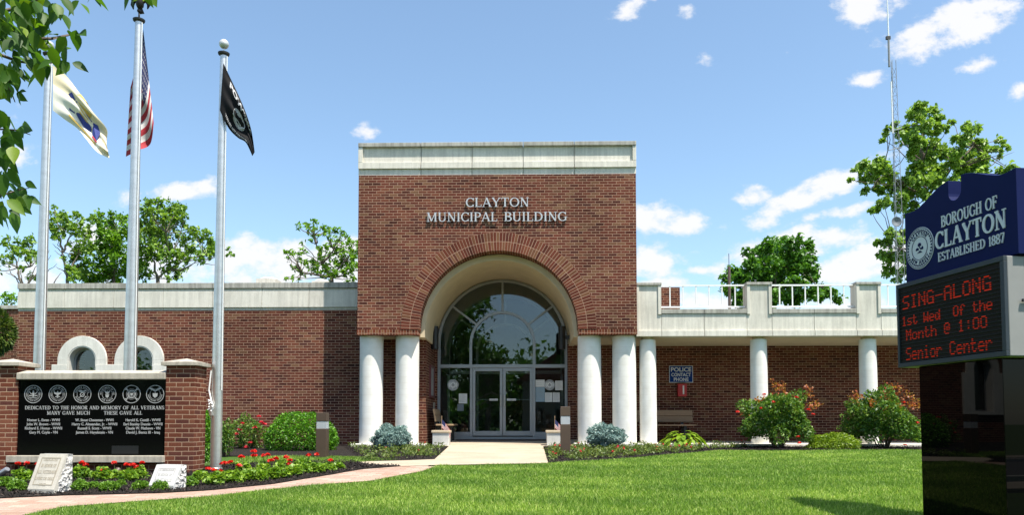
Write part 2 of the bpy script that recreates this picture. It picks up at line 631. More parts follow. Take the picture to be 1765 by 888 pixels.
M_PAPER_B = plain('blue_paper', (0.30, 0.42, 0.50), 0.7, var=0.06)
M_INK = plain('dark_ink', (0.03, 0.04, 0.08), 0.6)
M_PANEL = plain('lobby_wall', (0.24, 0.22, 0.19), 0.8, var=0.15)
M_LOBFLOOR = plain('lobby_floor', (0.20, 0.18, 0.16), 0.35)
M_MAT = plain('door_mat', (0.035, 0.028, 0.027), 0.95, var=0.3, scale=30)
M_RED = plain('red_enamel', (0.42, 0.018, 0.02), 0.35, var=0.06)
M_BLUE_SIGN = plain('blue_sign_enamel', (0.006, 0.035, 0.19), 0.6, var=0.05, spec=.08)
M_LETTER = plain('silver_letters', (0.50, 0.51, 0.52), 0.4, 0.25, var=0.05)
M_ETCH = plain('etched_granite', (0.34, 0.34, 0.335), 0.6, var=0.1, scale=30)
M_NAVY = plain('navy_panel', (0.007, 0.013, 0.072), 0.6, var=0.05, spec=0.08)
M_SIGNTXT = plain('sign_lettering', (0.62, 0.64, 0.68), 0.5, var=0.04)
M_CABINET = plain('grey_cabinet', (0.25, 0.25, 0.245), 0.55, var=0.10, scale=2.0)
M_BEZEL = plain('bezel_slate', (0.020, 0.030, 0.040), 0.5)


def col_paint():
    m, t, out = new_mat('painted_column')
    tc = t.add('ShaderNodeTexCoord')
    wv = t.add('ShaderNodeTexWave', {'wave_type': 'BANDS', 'bands_direction': 'Z', 'wave_profile': 'SAW'}, Vector=tc.outputs['Object'], Scale=2.2, Distortion=0.35, Detail=2.0, Detail_Scale=1.0)
    no = t.add('ShaderNodeTexNoise', None, Vector=tc.outputs['Object'], Scale=5.0, Detail=5.0)
    c = t.ramp(no.outputs[0], [(0.3, (0.70, 0.675, 0.62)), (0.65, (0.78, 0.765, 0.725))])
    ln = t.ramp(wv.outputs[0], [(0.0, (0.88, 0.86, 0.82)), (0.07, (1, 1, 1))])
    c = t.mix(1.0, c, ln, 'MULTIPLY')
    p = principled(t, out, Base_Color=c, Roughness=0.6, Specular_IOR_Level=0.3)
    return m


M_COLUMN = col_paint()


def granite_mat(name, col, rough, spec=0.5):
    m, t, out = new_mat(name)
    tc = t.add('ShaderNodeTexCoord')
    v = t.add('ShaderNodeTexVoronoi', None, Vector=tc.outputs['Object'], Scale=220.0)
    n = t.add('ShaderNodeTexNoise', None, Vector=tc.outputs['Object'], Scale=2.2, Detail=5.0)
    c = t.ramp(v.outputs['Distance'], [(0.0, tuple(x * 2.2 for x in col)), (0.35, col)])
    r = t.ramp(n.outputs[0], [(0.3, (rough * 0.6,) * 3), (0.7, (rough * 1.8,) * 3)])
    principled(t, out, Base_Color=c, Roughness=r, Specular_IOR_Level=spec)
    return m


M_GRANITE = granite_mat('black_granite', (0.003, 0.003, 0.0032), 0.06, 0.14)
M_GRANITE_P = granite_mat('black_granite_pedestal', (0.0015, 0.0015, 0.0017), 0.012, 0.13)


def glass_mat(name, tint, wob=0.02):
    m, t, out = new_mat(name)
    tc = t.add('ShaderNodeTexCoord')
    n = t.add('ShaderNodeTexNoise', None, Vector=tc.outputs['Object'], Scale=1.3, Detail=1.0)
    bp = t.add('ShaderNodeBump', None, Strength=wob, Distance=0.05, Height=n.outputs[0])
    fr = t.add('ShaderNodeFresnel', None, IOR=1.55)
    f2 = t.math('ADD', t.math('MULTIPLY', fr.outputs[0], 1.1), 0.02)
    tr = t.add('ShaderNodeBsdfTransparent', None, Color=tint + (1,))
    gl = t.add('ShaderNodeBsdfGlossy', None, Color=(0.9, 0.95, 1.0, 1), Roughness=0.01, Normal=bp.outputs[0])
    mx = t.add('ShaderNodeMixShader', None, i0=f2)
    t.l.new(tr.outputs[0], mx.inputs[1])
    t.l.new(gl.outputs[0], mx.inputs[2])
    t.l.new(mx.outputs[0], out.inputs[0])
    return m


M_GLASS = glass_mat('tinted_glass', (0.70, 0.73, 0.72))
M_CLEAR = glass_mat('clear_lens', (0.85, 0.88, 0.9))
_t = NT(M_CLEAR.node_tree)
_o = next(n for n in _t.n if n.type == 'OUTPUT_MATERIAL')
_s = _o.inputs[0].links[0].from_socket
_d = _t.add('ShaderNodeBsdfDiffuse', None, Color=(.72, .76, .80, 1))
_m = _t.add('ShaderNodeMixShader', None, i0=.5)
_t.l.new(_s, _m.inputs[1])
_t.l.new(_d.outputs[0], _m.inputs[2])
_t.l.new(_m.outputs[0], _o.inputs[0])

# ------------------------------------------------------------------ lettering: a small serif face drawn as strokes
TK, TN = 0.175, 0.085


def _v(x, y0=0, y1=1, w=TK, s=3):
    return [('l', x, y0, x, y1, w)] + ([('l', x - .15, y0 + .03, x + .15, y0 + .03, .06)] if s & 1 else []) + ([('l', x - .15, y1 - .03, x + .15, y1 - .03, .06)] if s & 2 else [])


def _h(x0, x1, y, w=TN):
    return [('l', x0, y, x1, y, w)]


GLY = {
    'A': (.86, [('l', .10, .03, .43, 1, TN), ('l', .41, 1, .76, .03, TK)] + _h(.2, .64, .34) + _h(0, .24, .03, .06) + _h(.6, .92, .03, .06)),
    'B': (.72, _v(.17) + [('a', .34, .745, .26, .215, -90, 90), ('a', .36, .27, .31, .235, -90, 90)] + _h(.17, .36, .955) + _h(.17, .36, .52) + _h(.17, .38, .045)),
    'C': (.80, [('a', .45, .5, .37, .46, 42, 318)] + [('l', .74, .70, .74, .96, .07), ('l', .74, .04, .74, .26, .06)]),
    'D': (.86, _v(.17) + [('a', .35, .5, .41, .455, -90, 90)] + _h(.17, .38, .955) + _h(.17, .38, .045)),
    'E': (.70, _v(.17) + _h(.1, .64, .955) + _h(.17, .5, .51) + _h(.1, .66, .045) + [('l', .62, .78, .62, .99, .06), ('l', .5, .4, .5, .62, .06), ('l', .64, .01, .64, .24, .06)]),
    'F': (.66, _v(.17) + _h(.1, .62, .955) + _h(.17, .48, .5) + [('l', .6, .75, .6, .99, .06), ('l', .48, .39, .48, .61, .06)]),
    'G': (.86, [('a', .45, .5, .37, .46, 42, 318)] + [('l', .74, .70, .74, .96, .07), ('l', .74, .08, .74, .44, TK * .8)] + _h(.56, .9, .44, .06)),
    'H': (.86, _v(.17) + _v(.69) + _h(.17, .69, .51)),
    'I': (.36, _v(.18)),
    'J': (.5, _v(.32, .2, 1, TK, 2) + [('a', .17, .2, .15, .2, 180, 360)]),
    'K': (.80, _v(.17) + [('l', .2, .42, .66, .97, TN), ('l', .32, .55, .72, .03, TK)] + _h(.56, .86, .03, .06) + _h(.52, .8, .97, .06)),
    'L': (.66, _v(.17) + _h(.1, .62, .045) + [('l', .61, .01, .61, .26, .06)]),
    'M': (1.06, _v(.16, 0, 1, TN) + _v(.88, 0, 1, TK) + [('l', .16, .98, .50, .06, TK), ('l', .50, .06, .86, .98, TN)]),
    'N': (.88, _v(.16, 0, 1, TN) + _v(.72, 0, 1, TN, 2) + [('l', .14, .98, .72, .03, TK)]),
    'O': (.92, [('a', .46, .5, .38, .46, 0, 360)]),
    'P': (.68, _v(.17) + [('a', .34, .72, .28, .24, -90, 90)] + _h(.17, .36, .955) + _h(.17, .36, .48)),
    'R': (.80, _v(.17) + [('a', .34, .74, .27, .22, -90, 90)] + _h(.17, .36, .955) + _h(.17, .36, .52) + [('l', .36, .52, .68, .03, TK)] + _h(.6, .84, .03, .06)),
    'S': (.62, [('a', .31, .735, .22, .225, 30, 262), ('a', .31, .265, .24, .225, -150, 82)] + [('l', .52, .72, .52, .96, .06), ('l', .06, .04, .06, .28, .06)]),
    'T': (.76, _v(.38, 0, 1, TK, 1) + _h(.04, .72, .955) + [('l', .06, .74, .06, .99, .06), ('l', .70, .74, .70, .99, .06)]),
    'U': (.86, _v(.17, .3, 1, TK, 2) + _v(.70, .3, 1, TN, 2) + [('a', .435, .32, .265, .29, 180, 360)]),
    'V': (.82, [('l', .10, .97, .42, .02, TK), ('l', .40, .02, .72, .97, TN)] + _h(0, .26, .97, .06) + _h(.58, .84, .97, .06)),
    'W': (1.15, [('l', .10, .97, .36, .02, TK), ('l', .36, .02, .58, .9, TN), ('l', .56, .97, .82, .02, TK), ('l', .82, .02, 1.05, .97, TN)] + _h(0, .24, .97, .06) + _h(.92, 1.16, .97, .06)),
    'Y': (.82, [('l', .08, .97, .40, .46, TK), ('l', .74, .97, .42, .46, TN)] + _v(.41, 0, .5, TK, 1) + _h(0, .24, .97, .06) + _h(.6, .86, .97, .06)),
    '1': (.46, _v(.24, 0, 1, TK, 1) + [('l', .06, .82, .24, .97, .07)]),
    '7': (.58, [('l', .52, .95, .22, 0, TK * .9)] + _h(.04, .56, .95, .1) + [('l', .06, .78, .06, .99, .06)]),
    '8': (.62, [('a', .31, .745, .21, .215, 0, 360), ('a', .31, .27, .25, .23, 0, 360)]),
    '9': (.62, [('a', .31, .70, .23, .26, 0, 360), ('l', .52, .66, .30, .02, .12)]),
    '6': (.62, [('a', .31, .30, .23, .26, 0, 360), ('l', .10, .34, .34, .98, .12)]),
    '2': (.60, [('a', .30, .73, .22, .23, -30, 170), ('l', .46, .58, .08, .06, .11)] + _h(.05, .56, .05, .1)),
    '-': (.4, _h(.05, .35, .45, .1)), '.': (.24, [('l', .12, 0, .12, .12, .12)]), ' ': (.42, []), ',': (.24, [('l', .14, .1, .08, -.14, .09)]),
}


def text_width(s, track=0.06):
    return sum(GLY[c][0] + track for c in s) - track


def serif_text(mb, s, place, h, depth, width=None, align='c', track=0.06, bold=1.0, mi=0):
    """strokes of height h; place(x, z, d) maps to 3-D (d: 0 front .. depth back); every stroke's front is a hair behind the one before"""
    tw = text_width(s, track)
    kx = (width / tw) if width else h
    x0 = {'c': -tw / 2, 'l': 0.0, 'r': -tw}[align]
    k = 0
    for ch in s:
        gw, st = GLY[ch]
        for q in st:
            k += 1
            e = depth * 0.012 * (k % 7)
            if q[0] == 'l':
                _, ax, ay, bx, by, w = q
                w = w * bold
                dx, dy = bx - ax, by - ay
                L = math.hypot(dx, dy) or 1
                nx, ny = -dy / L * w / 2, dx / L * w / 2
                pol = [(ax - nx, ay - ny), (bx - nx, by - ny), (bx + nx, by + ny), (ax + nx, ay + ny)]
                mb.prism([((x0 + x) * kx, y * h) for x, y in pol], e, depth, mi, place)
            else:
                _, cx, cy, rx, ry, a0, a1 = q
                n = max(5, int(abs(a1 - a0) / 18))
                ou, inn = [], []
                for i in range(n + 1):
                    a = R(a0 + (a1 - a0) * i / n)
                    w = (TN + (TK - TN) * abs(math.cos(a)) ** 1.3) * bold / 2
                    ou.append((cx + (rx + w) * math.cos(a), cy + (ry + w) * math.sin(a)))
                    inn.append((cx + (rx - w) * math.cos(a), cy + (ry - w) * math.sin(a)))
                vs, fs = [], []
                for i in range(n + 1):
                    for (x, y), d in ((inn[i], e), (ou[i], e), (ou[i], depth), (inn[i], depth)):
                        vs.append(place((x0 + x) * kx, y * h, d))
                for i in range(n):
                    a, b = 4 * i, 4 * i + 4
                    fs += [(a, a + 1, b + 1, b), (a + 1, a + 2, b + 2, b + 1), (a + 3, a, b, b + 3)]
                mb.add(vs, fs, mi)
        x0 += gw + track
    return tw * kx


def sans_text(mb, body, place, h, depth, width=None, align='CENTER', mi=0, bold=0.0):
    cu = bpy.data.curves.new('tmp_text', 'FONT')
    cu.body = body
    cu.size = h / 0.70
    cu.align_x = align
    cu.resolution_u = 3
    cu.extrude = 0.5
    cu.offset = bold * h
    ob = bpy.data.objects.new('tmp_text', cu)
    COL.objects.link(ob)
    dg = bpy.context.evaluated_depsgraph_get()
    me = bpy.data.meshes.new_from_object(ob.evaluated_get(dg))
    bpy.data.objects.remove(ob)
    co = [v.co.copy() for v in me.vertices]
    if co:
        xs = [c.x for c in co]
        sx = 1.0
        if width:
            sx = width / max(1e-6, max(xs) - min(xs))
        mb.add([place(c.x * sx, c.y, (0.5 - c.z) * depth) for c in co], [tuple(p.vertices) for p in me.polygons], mi)
    bpy.data.meshes.remove(me)
    bpy.data.curves.remove(cu)


def ring_text(mb, s, place, r, h, depth, a_mid=90, inward=False, mi=0, spread=1.0):
    """letters around a circle; inward: along the bottom, upright"""
    tw = text_width(s, .12) * h * spread
    ang = tw / r
    a = R(a_mid) + (ang / 2 if not inward else -ang / 2)
    for ch in s:
        w = (GLY[ch][0] + .12) * h * spread
        am = a - (w / 2) / r if not inward else a + (w / 2) / r
        ca, sa = math.cos(am), math.sin(am)

        def pl(x, z, d, ca=ca, sa=sa):
            if not inward:
                rr = r + z
                return place(rr * ca + x * sa, rr * sa - x * ca, d)
            rr = r - z + h
            return place(rr * ca - x * sa, rr * sa + x * ca, d)
        if GLY[ch][1]:
            serif_text(mb, ch, pl, h, depth, None, 'c', bold=1.3, mi=mi)
        a = a - w / r if not inward else a + w / r


def seal(mb, place, r, depth, mi=0, kindn='borough', beads=True):
    """a round emblem: beaded rim, lettered ring and a device in the middle, all raised a little"""
    mb.ring(0, 0, r * (.97 if kindn == 'borough' else .93), r, 0, 2 * PI, 0, depth, 40, mi, place)
    mb.ring(0, 0, r * .565, r * .59, 0, 2 * PI, 0, depth, 32, mi, place)
    if beads:
        for i in range(36):
            a = 2 * PI * i / 36
            c, q = math.cos(a), math.sin(a)
            t = .045 * r
            rr = r * .87
            mb.prism([(rr * c - t * q - t * c, rr * q + t * c - t * q), (rr * c + t * q - t * c, rr * q - t * c - t * q), (rr * c + t * q + t * c, rr * q - t * c + t * q), (rr * c - t * q + t * c, rr * q + t * c + t * q)][::-1], 0, depth, mi, place)
    k = r * (.66 if kindn == 'borough' else 1.0)

    def bx(x0, x1, z0, z1):
        mb.prism([(x0 * k, z0 * k), (x1 * k, z0 * k), (x1 * k, z1 * k), (x0 * k, z1 * k)], 0, depth, mi, place)

    def poly(pts):
        mb.prism([(x * k, z * k) for x, z in pts], 0, depth, mi, place)
    if kindn == 'borough':
        ring_text(mb, 'CLAYTON', place, r * .64, r * .17, depth, 90, mi=mi)
        ring_text(mb, 'NEW JERSEY', place, r * .64, r * .15, depth, 270, True, mi=mi)
        poly([(-.16, .14), (.16, .14), (.20, .26), (.12, .38), (-.04, .42), (-.18, .32)])
        poly([(-.03, -.02), (.03, -.02), (.03, .13), (-.03, .13)])
        poly([(-.42, -.14), (-.10, -.14), (-.10, 0), (-.26, .08), (-.42, 0)])
        poly([(.08, -.14), (.42, -.14), (.42, .02), (.30, .12), (.26, .02), (.08, .02)])
        poly([(-.30, -.36), (.28, -.36), (.20, -.28), (.04, -.20), (-.16, -.30)])
    elif kindn == 'army':
        ring_text(mb, 'DEPARTMENT OF THE ARMY', place, r * .66, r * .15, depth, 90, mi=mi, spread=.9)
        ring_text(mb, 'UNITED STATES', place, r * .66, r * .14, depth, 270, True, mi=mi)
        poly([(-.10, -.30), (.10, -.30), (.12, .10), (.05, .40), (-.05, .40), (-.12, .10)])
        for s in (-1, 1):
            poly([(s * .14, 0), (s * .42, .30), (s * .48, .24), (s * .20, -.06)][::s])
            poly([(s * .16, -.12), (s * .46, -.10), (s * .46, -.2), (s * .16, -.24)][::s])
        bx(-.36, .36, -.42, -.36)
    elif kindn == 'navy':
        ring_text(mb, 'DEPARTMENT OF THE NAVY', place, r * .66, r * .15, depth, 90, mi=mi, spread=.9)
        ring_text(mb, 'UNITED STATES', place, r * .66, r * .14, depth, 270, True, mi=mi)
        for s in (-1, 1):
            poly([(s * .06, -.10), (s * .40, .08), (s * .44, .44), (s * .28, .22), (s * .12, .18)][::s])
            poly([(s * .04, -.30), (s * .30, -.34), (s * .22, -.24), (s * .04, -.20)][::s])
        poly([(-.08, -.40), (.08, -.40), (.10, .16), (.04, .34), (-.06, .34), (-.10, .16)])
    elif kindn == 'marines':
        ring_text(mb, 'UNITED STATES', place, r * .66, r * .17, depth, 90, mi=mi)
        ring_text(mb, 'MARINE CORPS', place, r * .66, r * .16, depth, 270, True, mi=mi)
        mb.ring(0, -.06 * k, .18 * k, .26 * k, 0, 2 * PI, 0, depth, 20, mi, place)
        poly([(-.12, .18), (.10, .20), (.46, .36), (.30, .42), (.04, .36), (-.16, .46), (-.44, .34), (-.30, .24)])
        poly([(-.40, -.40), (-.34, -.44), (.36, .16), (.30, .20)])
        poly([(.20, -.46), (.44, -.30), (.38, -.20), (.26, -.36)])
    elif kindn == 'air':
        ring_text(mb, 'DEPARTMENT OF THE', place, r * .66, r * .15, depth, 90, mi=mi)
        ring_text(mb, 'AIR FORCE', place, r * .66, r * .17, depth, 270, True, mi=mi)
        poly([(-.20, -.10), (-.16, -.30), (0, -.42), (.16, -.30), (.20, -.10)])
        bx(-.22, .22, -.07, .0)
        for s in (-1, 1):
            poly([(s * .04, .04), (s * .16, .08), (s * .34, .40), (s * .16, .34), (s * .04, .22)][::s])
        poly([(-.04, .04), (.04, .04), (.05, .36), (-.04, .38)])
        for i in range(13):
            a = 2 * PI * i / 13
            c, q = .50 * math.cos(a), .50 * math.sin(a)
            bx(c - .02, c + .02, q - .02, q + .02)
    elif kindn == 'coast':
        mb.ring(0, 0, .36 * k, .46 * k, 0, 2 * PI, 0, depth, 28, mi, place)
        mb.ring(0, 0, .25 * k, .30 * k, 0, 2 * PI, 0, depth, 24, mi, place)
        poly([(-.14, .12), (-.14, -.06), (0, -.20), (.14, -.06), (.14, .12)])
        for s in (-1, 1):
            for q in (-1, 1):
                pts = [(s * .40, q * .30), (s * .62, q * .52), (s * .54, q * .60), (s * .32, q * .38)]
                poly(pts if s * q > 0 else pts[::-1])
                pts = [(s * .48, q * .66), (s * .70, q * .44), (s * .74, q * .50), (s * .54, q * .70)]
                poly(pts if s * q < 0 else pts[::-1])
        for a in (45, 135, 225, 315):
            pass
    else:
        poly([(-.28, .10), (-.24, -.22), (0, -.42), (.24, -.22), (.28, .10)])
        poly([(-.03, .12), (.03, .12), (.03, .50), (-.03, .50)])
        for s in (-1, 1):
            poly([(s * .06, .30), (s * .70, .62), (s * .62, .74), (s * .30, .66), (s * .06, .50)][::s])
        ring_text(mb, 'MERCHANT MARINE', place, r * .66, r * .15, depth, 270, True, mi=mi)


# ------------------------------------------------------------------ ground, lawn, walks, beds
def sheet(name, a, b, mat, m=6, lift=0.0, n=None, zfun=None):
    """a strip between two polylines of ground points"""
    def resample(pl, n):
        pl = np.array([tuple(p)[:2] for p in pl])
        s = np.r_[0, np.cumsum(np.linalg.norm(np.diff(pl, axis=0), axis=1))]
        q = np.linspace(0, s[-1], n)
        return np.stack([np.interp(q, s, pl[:, 0]), np.interp(q, s, pl[:, 1])], 1)
    n = n or 40
    A, B = resample(a, n), resample(b, n)
    vs, fs = [], []
    zf = zfun or (lambda y: H(y))
    for i in range(n):
        for j in range(m + 1):
            p = A[i] + (B[i] - A[i]) * j / m
            vs.append((p[0], p[1], zf(p[1]) + lift))
    for i in range(n - 1):
        for j in range(m):
            q = i * (m + 1) + j
            fs.append((q, q + m + 1, q + m + 2, q + 1))
    mb = MB().add(vs, fs)
    o = mb.build(name, mat)
    # make every sheet face up
    me = o.data
    if me.polygons and me.polygons[0].normal.z < 0:
        me.flip_normals()
    return kind(o, 'structure')


def ground_mat():
    m, t, out = new_mat('lawn_soil_and_turf')
    tc = t.add('ShaderNodeTexCoord')
    v = tc.outputs['Object']
    n1 = t.add('ShaderNodeTexNoise', None, Vector=v, Scale=0.6, Detail=6.0)
    n2 = t.add('ShaderNodeTexNoise', None, Vector=v, Scale=28.0, Detail=5.0, Roughness=0.7)
    c = t.ramp(n2.outputs[0], [(0.3, (0.022, 0.050, 0.008)), (0.7, (0.075, 0.150, 0.022))])
    c = t.mix(1.0, c, t.ramp(n1.outputs[0], [(0.35, (0.8, 0.85, 0.8)), (0.65, (1.15, 1.1, 1.0))]), 'MULTIPLY')
    p = principled(t, out, Base_Color=c, Roughness=0.9, Specular_IOR_Level=0.2)
    bp = t.add('ShaderNodeBump', None, Strength=0.6, Distance=0.03, Height=n2.outputs[0])
    t.l.new(bp.outputs[0], p.inputs['Normal'])
    return m


def mulch_mat():
    m, t, out = new_mat('dark_bark_mulch')
    tc = t.add('ShaderNodeTexCoord')
    v = t.add('ShaderNodeMapping', None, Vector=tc.outputs['Object'], Scale=(1, 1.6, 1)).outputs[0]
    vo = t.add('ShaderNodeTexVoronoi', None, Vector=v, Scale=38.0, Randomness=1.0)
    n2 = t.add('ShaderNodeTexNoise', None, Vector=v, Scale=60.0, Detail=4.0)
    c = t.ramp(vo.outputs['Color'], [(0.1, (0.008, 0.007, 0.007)), (0.6, (0.028, 0.022, 0.019)), (0.95, (0.07, 0.055, 0.045))])
    p = principled(t, out, Base_Color=c, Roughness=0.9, Specular_IOR_Level=0.2)
    bp = t.add('ShaderNodeBump', None, Strength=1.0, Distance=0.03, Height=t.math('ADD', vo.outputs['Distance'], n2.outputs[0]))
    t.l.new(bp.outputs[0], p.inputs['Normal'])
    return m


M_GROUND = ground_mat()
M_MULCH = mulch_mat()
M_PAVER = brick_mat('clay_pavers', [(0.33, 0.215, 0.165), (0.41, 0.28, 0.22), (0.37, 0.255, 0.205), (0.45, 0.335, 0.27), (0.32, 0.235, 0.20)], (0.26, 0.20, 0.165), bw=0.21, rh=0.105, ms=0.004, grime=0.15)
M_WALK = concrete_mat('walk_concrete', (0.45, 0.375, 0.285), 0.08)
_t = NT(M_WALK.node_tree)
_p = next(n for n in _t.n if n.type == 'BSDF_PRINCIPLED')
_src = _p.inputs['Base Color'].links[0].from_socket
_b = _t.add('ShaderNodeTexBrick', {'offset': 0.0}, Vector=_t.add('ShaderNodeMapping', None, Vector=_t.add('ShaderNodeUVMap').outputs[0], Location=(30, 0, 0)).outputs[0], Color1=(1, 1, 1, 1), Color2=(.93, .93, .93, 1), Mortar=(.35, .33, .3, 1), Scale=1.0, Mortar_Size=0.010, Brick_Width=60.0, Row_Height=1.55)
_t.l.new(_t.mix(1.0, _src, _b.outputs['Color'], 'MULTIPLY'), _p.inputs['Base Color'])
M_ROAD = plain('asphalt', (0.05, 0.05, 0.052), 0.9, var=0.2, scale=20, bump=0.3)

# the ground reaches the horizon; the lawn relief follows H(y)
vs, fs = [], []
ys = [-600, -60, -14, -4, -2, 0, 1.5, 3, 4, 5, 6, 7, 8, 8.5, 9, 9.5, 10, 10.7, 11.3, 12, 13, 14, 15, 16, 17, 18.3, 20, 24, 60, 900]
xs = [-900, -60, -30, -20, -12, -6, 0, 6, 12, 20, 30, 60, 900]
for y in ys:
    for x in xs:
        vs.append((x, y, H(y) - (0.06 if (y < -1) else 0.0)))
for j in range(len(ys) - 1):
    for i in range(len(xs) - 1):
        q = j * len(xs) + i
        fs.append((q, q + 1, q + 1 + len(xs), q + len(xs)))
kind(MB().add(vs, fs).build('lawn_ground', M_GROUND), 'structure')
kind(MB().box(-120, 120, -13.0, -5.0, -0.12, -0.03).build('road', M_ROAD), 'structure')
kind(MB().box(-120, 120, -3.6, -2.0, -0.12, 0.06).build('sidewalk', M_WALK), 'structure')
kind(MB().box(-120, 120, -16.2, -14.6, -0.12, 0.06).build('far_sidewalk', M_WALK), 'structure')
kind(MB().box(-120, 120, -5.0, -4.8, -0.12, 0.10).box(-120, 120, -13.2, -13.0, -0.12, 0.10).build('kerb', M_CONC), 'structure')

PATH_BACK = [(-260, 872), (0, 862), (109, 857), (275, 853), (362, 848), (471, 837), (580, 819), (625, 811), (690, 806), (737, 803)]
PATH_FRONT = [(-260, 930), (-40, 905), (54, 888), (109, 876), (254, 865), (362, 858), (435, 849), (544, 838), (640, 831), (725, 815), (757, 804)]
sheet('brick_path', [G(*p) for p in PATH_FRONT], [G(*p) for p in PATH_BACK], M_PAVER, 5, 0.012, 60)
# mulch of the front flower bed
bedb = [(-200, 812), (0, 812), (200, 810), (360, 806), (480, 797), (600, 796), (640, 803), (690, 805)]
sheet('flower_bed_mulch', [G(*p) + Vector((0, 0.02, 0)) for p in [(-260, 871), (0, 862), (109, 857), (275, 853), (362, 848), (471, 837), (580, 819), (625, 811), (690, 806)]],
      [G(*p) for p in bedb], M_MULCH, 5, 0.02, 50)


def HW(y):
    return float(np.interp(y, [12, 13, 18.3, 21.1, 30], [0.885, 0.915, 1.03, 1.135, 1.135]))


wl = [G(700, 810), G(736, 806), G(757, 789), P(774, 772, 18.2)]
xdl, xdr = P(776, 760, 20.0).x, P(942, 760, 20.0).x
WALK_L = [(G(738, 806).x, G(738, 806).y), (P(774, 772, 18.2).x, 18.2), (-2.25, 18.35), (-2.25, 21.1)]
WALK_R = [(G(945, 802).x, G(945, 802).y), (P(936, 772, 18.2).x, 18.2), (1.62, 18.35), (1.62, 21.1)]
sheet('concrete_walk', WALK_L, WALK_R, M_WALK, 8, 0.03, 40, HW)
sheet('side_walk', [G(612, 806), G(700, 806), G(742, 805)], [G(612, 798), G(700, 796), G(750, 794)], M_WALK, 3, 0.018, 20)
sheet('entry_bed_mulch', [G(628, 798), G(700, 796), G(748, 794)], [P(590, 776, 18.9), P(680, 773, 18.9), P(772, 772, 18.4)], M_MULCH, 5, 0.022, 24)
sheet('wing_bed_mulch', [G(-120, 792), G(200, 790), G(360, 788), G(470, 788), G(560, 788), G(622, 789)], [(-14, 19.3), (-9, 19.3), (-4.0, 19.3)], M_MULCH, 5, 0.016, 24)
BEDR = [(944, 800), (1000, 797), (1060, 794), (1100, 790), (1180, 783), (1240, 778), (1600, 777), (1900, 777)]
sheet('column_bed_mulch', [G(*p) for p in BEDR], [(P(938, 772, 18.2).x, 18.2), (4, 18.5), (17, 18.5)], M_MULCH, 4, 0.022, 50)

# ------------------------------------------------------------------ the municipal building
YB, YW, YD, YT, YP = 18.3, 19.3, 21.1, 18.5, 20.9
bld = thing('municipal_building', 'brick municipal building with a tall arched entrance block, white columns and low wings', 'building', (0.0, YB, 1.0))
xL, xR = P(617, 430, YB).x, P(1097, 430, YB).x
zb = P(858, 577, YB).z
zt = P(858, 301, YB).z
zp0, zp1 = P(858, 290, YB).z, P(858, 245.5, YB).z
xa = P(859, 573, YB).x
za = P(859, 573, YB).z
Ri = (P(996, 573, YB).x - P(722, 573, YB).x) / 2
Ro = (P(1028, 573, YB).x - P(690, 573, YB).x) / 2
Rv = Ri - 0.085
NA = 48


def arch_outline(x0, x1, z0, z1, cx, cz, r, n=NA):
    pts = [(x0, z0), (cx - r, z0)]
    if cz > z0 + 1e-4:
        pts.append((cx - r, cz))
    pts += [(cx + r * math.cos(PI - PI * i / n), cz + r * math.sin(PI - PI * i / n)) for i in range(1, n)]
    if cz > z0 + 1e-4:
        pts.append((cx + r, cz))
    pts += [(cx + r, z0), (x1, z0), (x1, z1), (x0, z1)]
    return pts


mb = MB()
zrow = P(858, 568, YB).z
mb.prism(arch_outline(xL, xR, zrow, zt, xa, max(za, zrow), Ro - 0.004), YB, YB + 0.36)
mb.box(xL, xL + 0.3, YB + 0.36, 27.0, zb, zt)
mb.box(xR - 0.3, xR, YB + 0.36, 27.0, zb, zt)
mb.box(xL + 0.3, xR - 0.3, 26.7, 27.0, zb, zt)
mb.build('entrance_block_wall', M_BRICK, bld)
mb = MB()
mb.box(xL - 0.004, xa - Ri - 0.02, YB - 0.003, YB + 0.36, zb, zrow - 0.002).build('rowlock_course', M_BRICK_SOLDIER, bld)
mb = MB()
mb.box(xa + Ri + 0.02, xR + 0.004, YB - 0.003, YB + 0.36, zb, zrow - 0.002)
mb.build('rowlock_course', M_BRICK_SOLDIER, bld)
mb = MB()
mb.ring(xa, max(za, zrow), Ri, Ro, 0, PI, YB - 0.012, YB + 0.36, 64, brick=True)
mb.build('arch_ring', M_BRICK_ARCH, bld)
MB().box(xL + 0.3, xR - 0.3, YB + 0.36, 26.7, zt - 0.12, zt - 0.02).build('roof', M_CONC_D, bld)

# parapet of the block: plain strip, then a band with a raised border round a sunk panel, cut by joints
joints = [P(x, 270, YB).x for x in (725.6, 813.6, 901.7, 989.7)]
xs5 = [xL - 0.01] + joints + [xR + 0.01]
zc0, zc1 = P(858, 279, YB).z, P(858, 254.5, YB).z
mb, mc = MB(), MB()
g = 0.006
for i in range(5):
    a, b = xs5[i] + (g if i else 0), xs5[i + 1] - (g if i < 4 else 0)
    mb.box(a, b, YB + 0.015, YB + 0.30, zt + 0.002, zp0)
    mb.box(a, b, YB - 0.03, YB + 0.30, zp0 + 0.002, zc0)
    mc.box(a, b, YB - 0.05, YB + 0.34, zc1 + 0.03, zp1)
pl, pr = P(625.5, 266, YB).x, P(1090, 266, YB).x
for i in range(5):
    a, b = max(xs5[i] + g, pl), min(xs5[i + 1] - g, pr)
    mb.box(a, b, YB + 0.025, YB + 0.30, zc0 + 0.002, zc1 + 0.028)
mb.box(xs5[0], pl - 0.002, YB - 0.03, YB + 0.30, zc0 + 0.002, zc1 + 0.028).box(pr + 0.002, xs5[5], YB - 0.03, YB + 0.30, zc0 + 0.002, zc1 + 0.028)
mb.box(xs5[0] + 0.02, xs5[5] - 0.02, YB + 0.2, YB + 0.29, zt + 0.004, zp1 - 0.05)
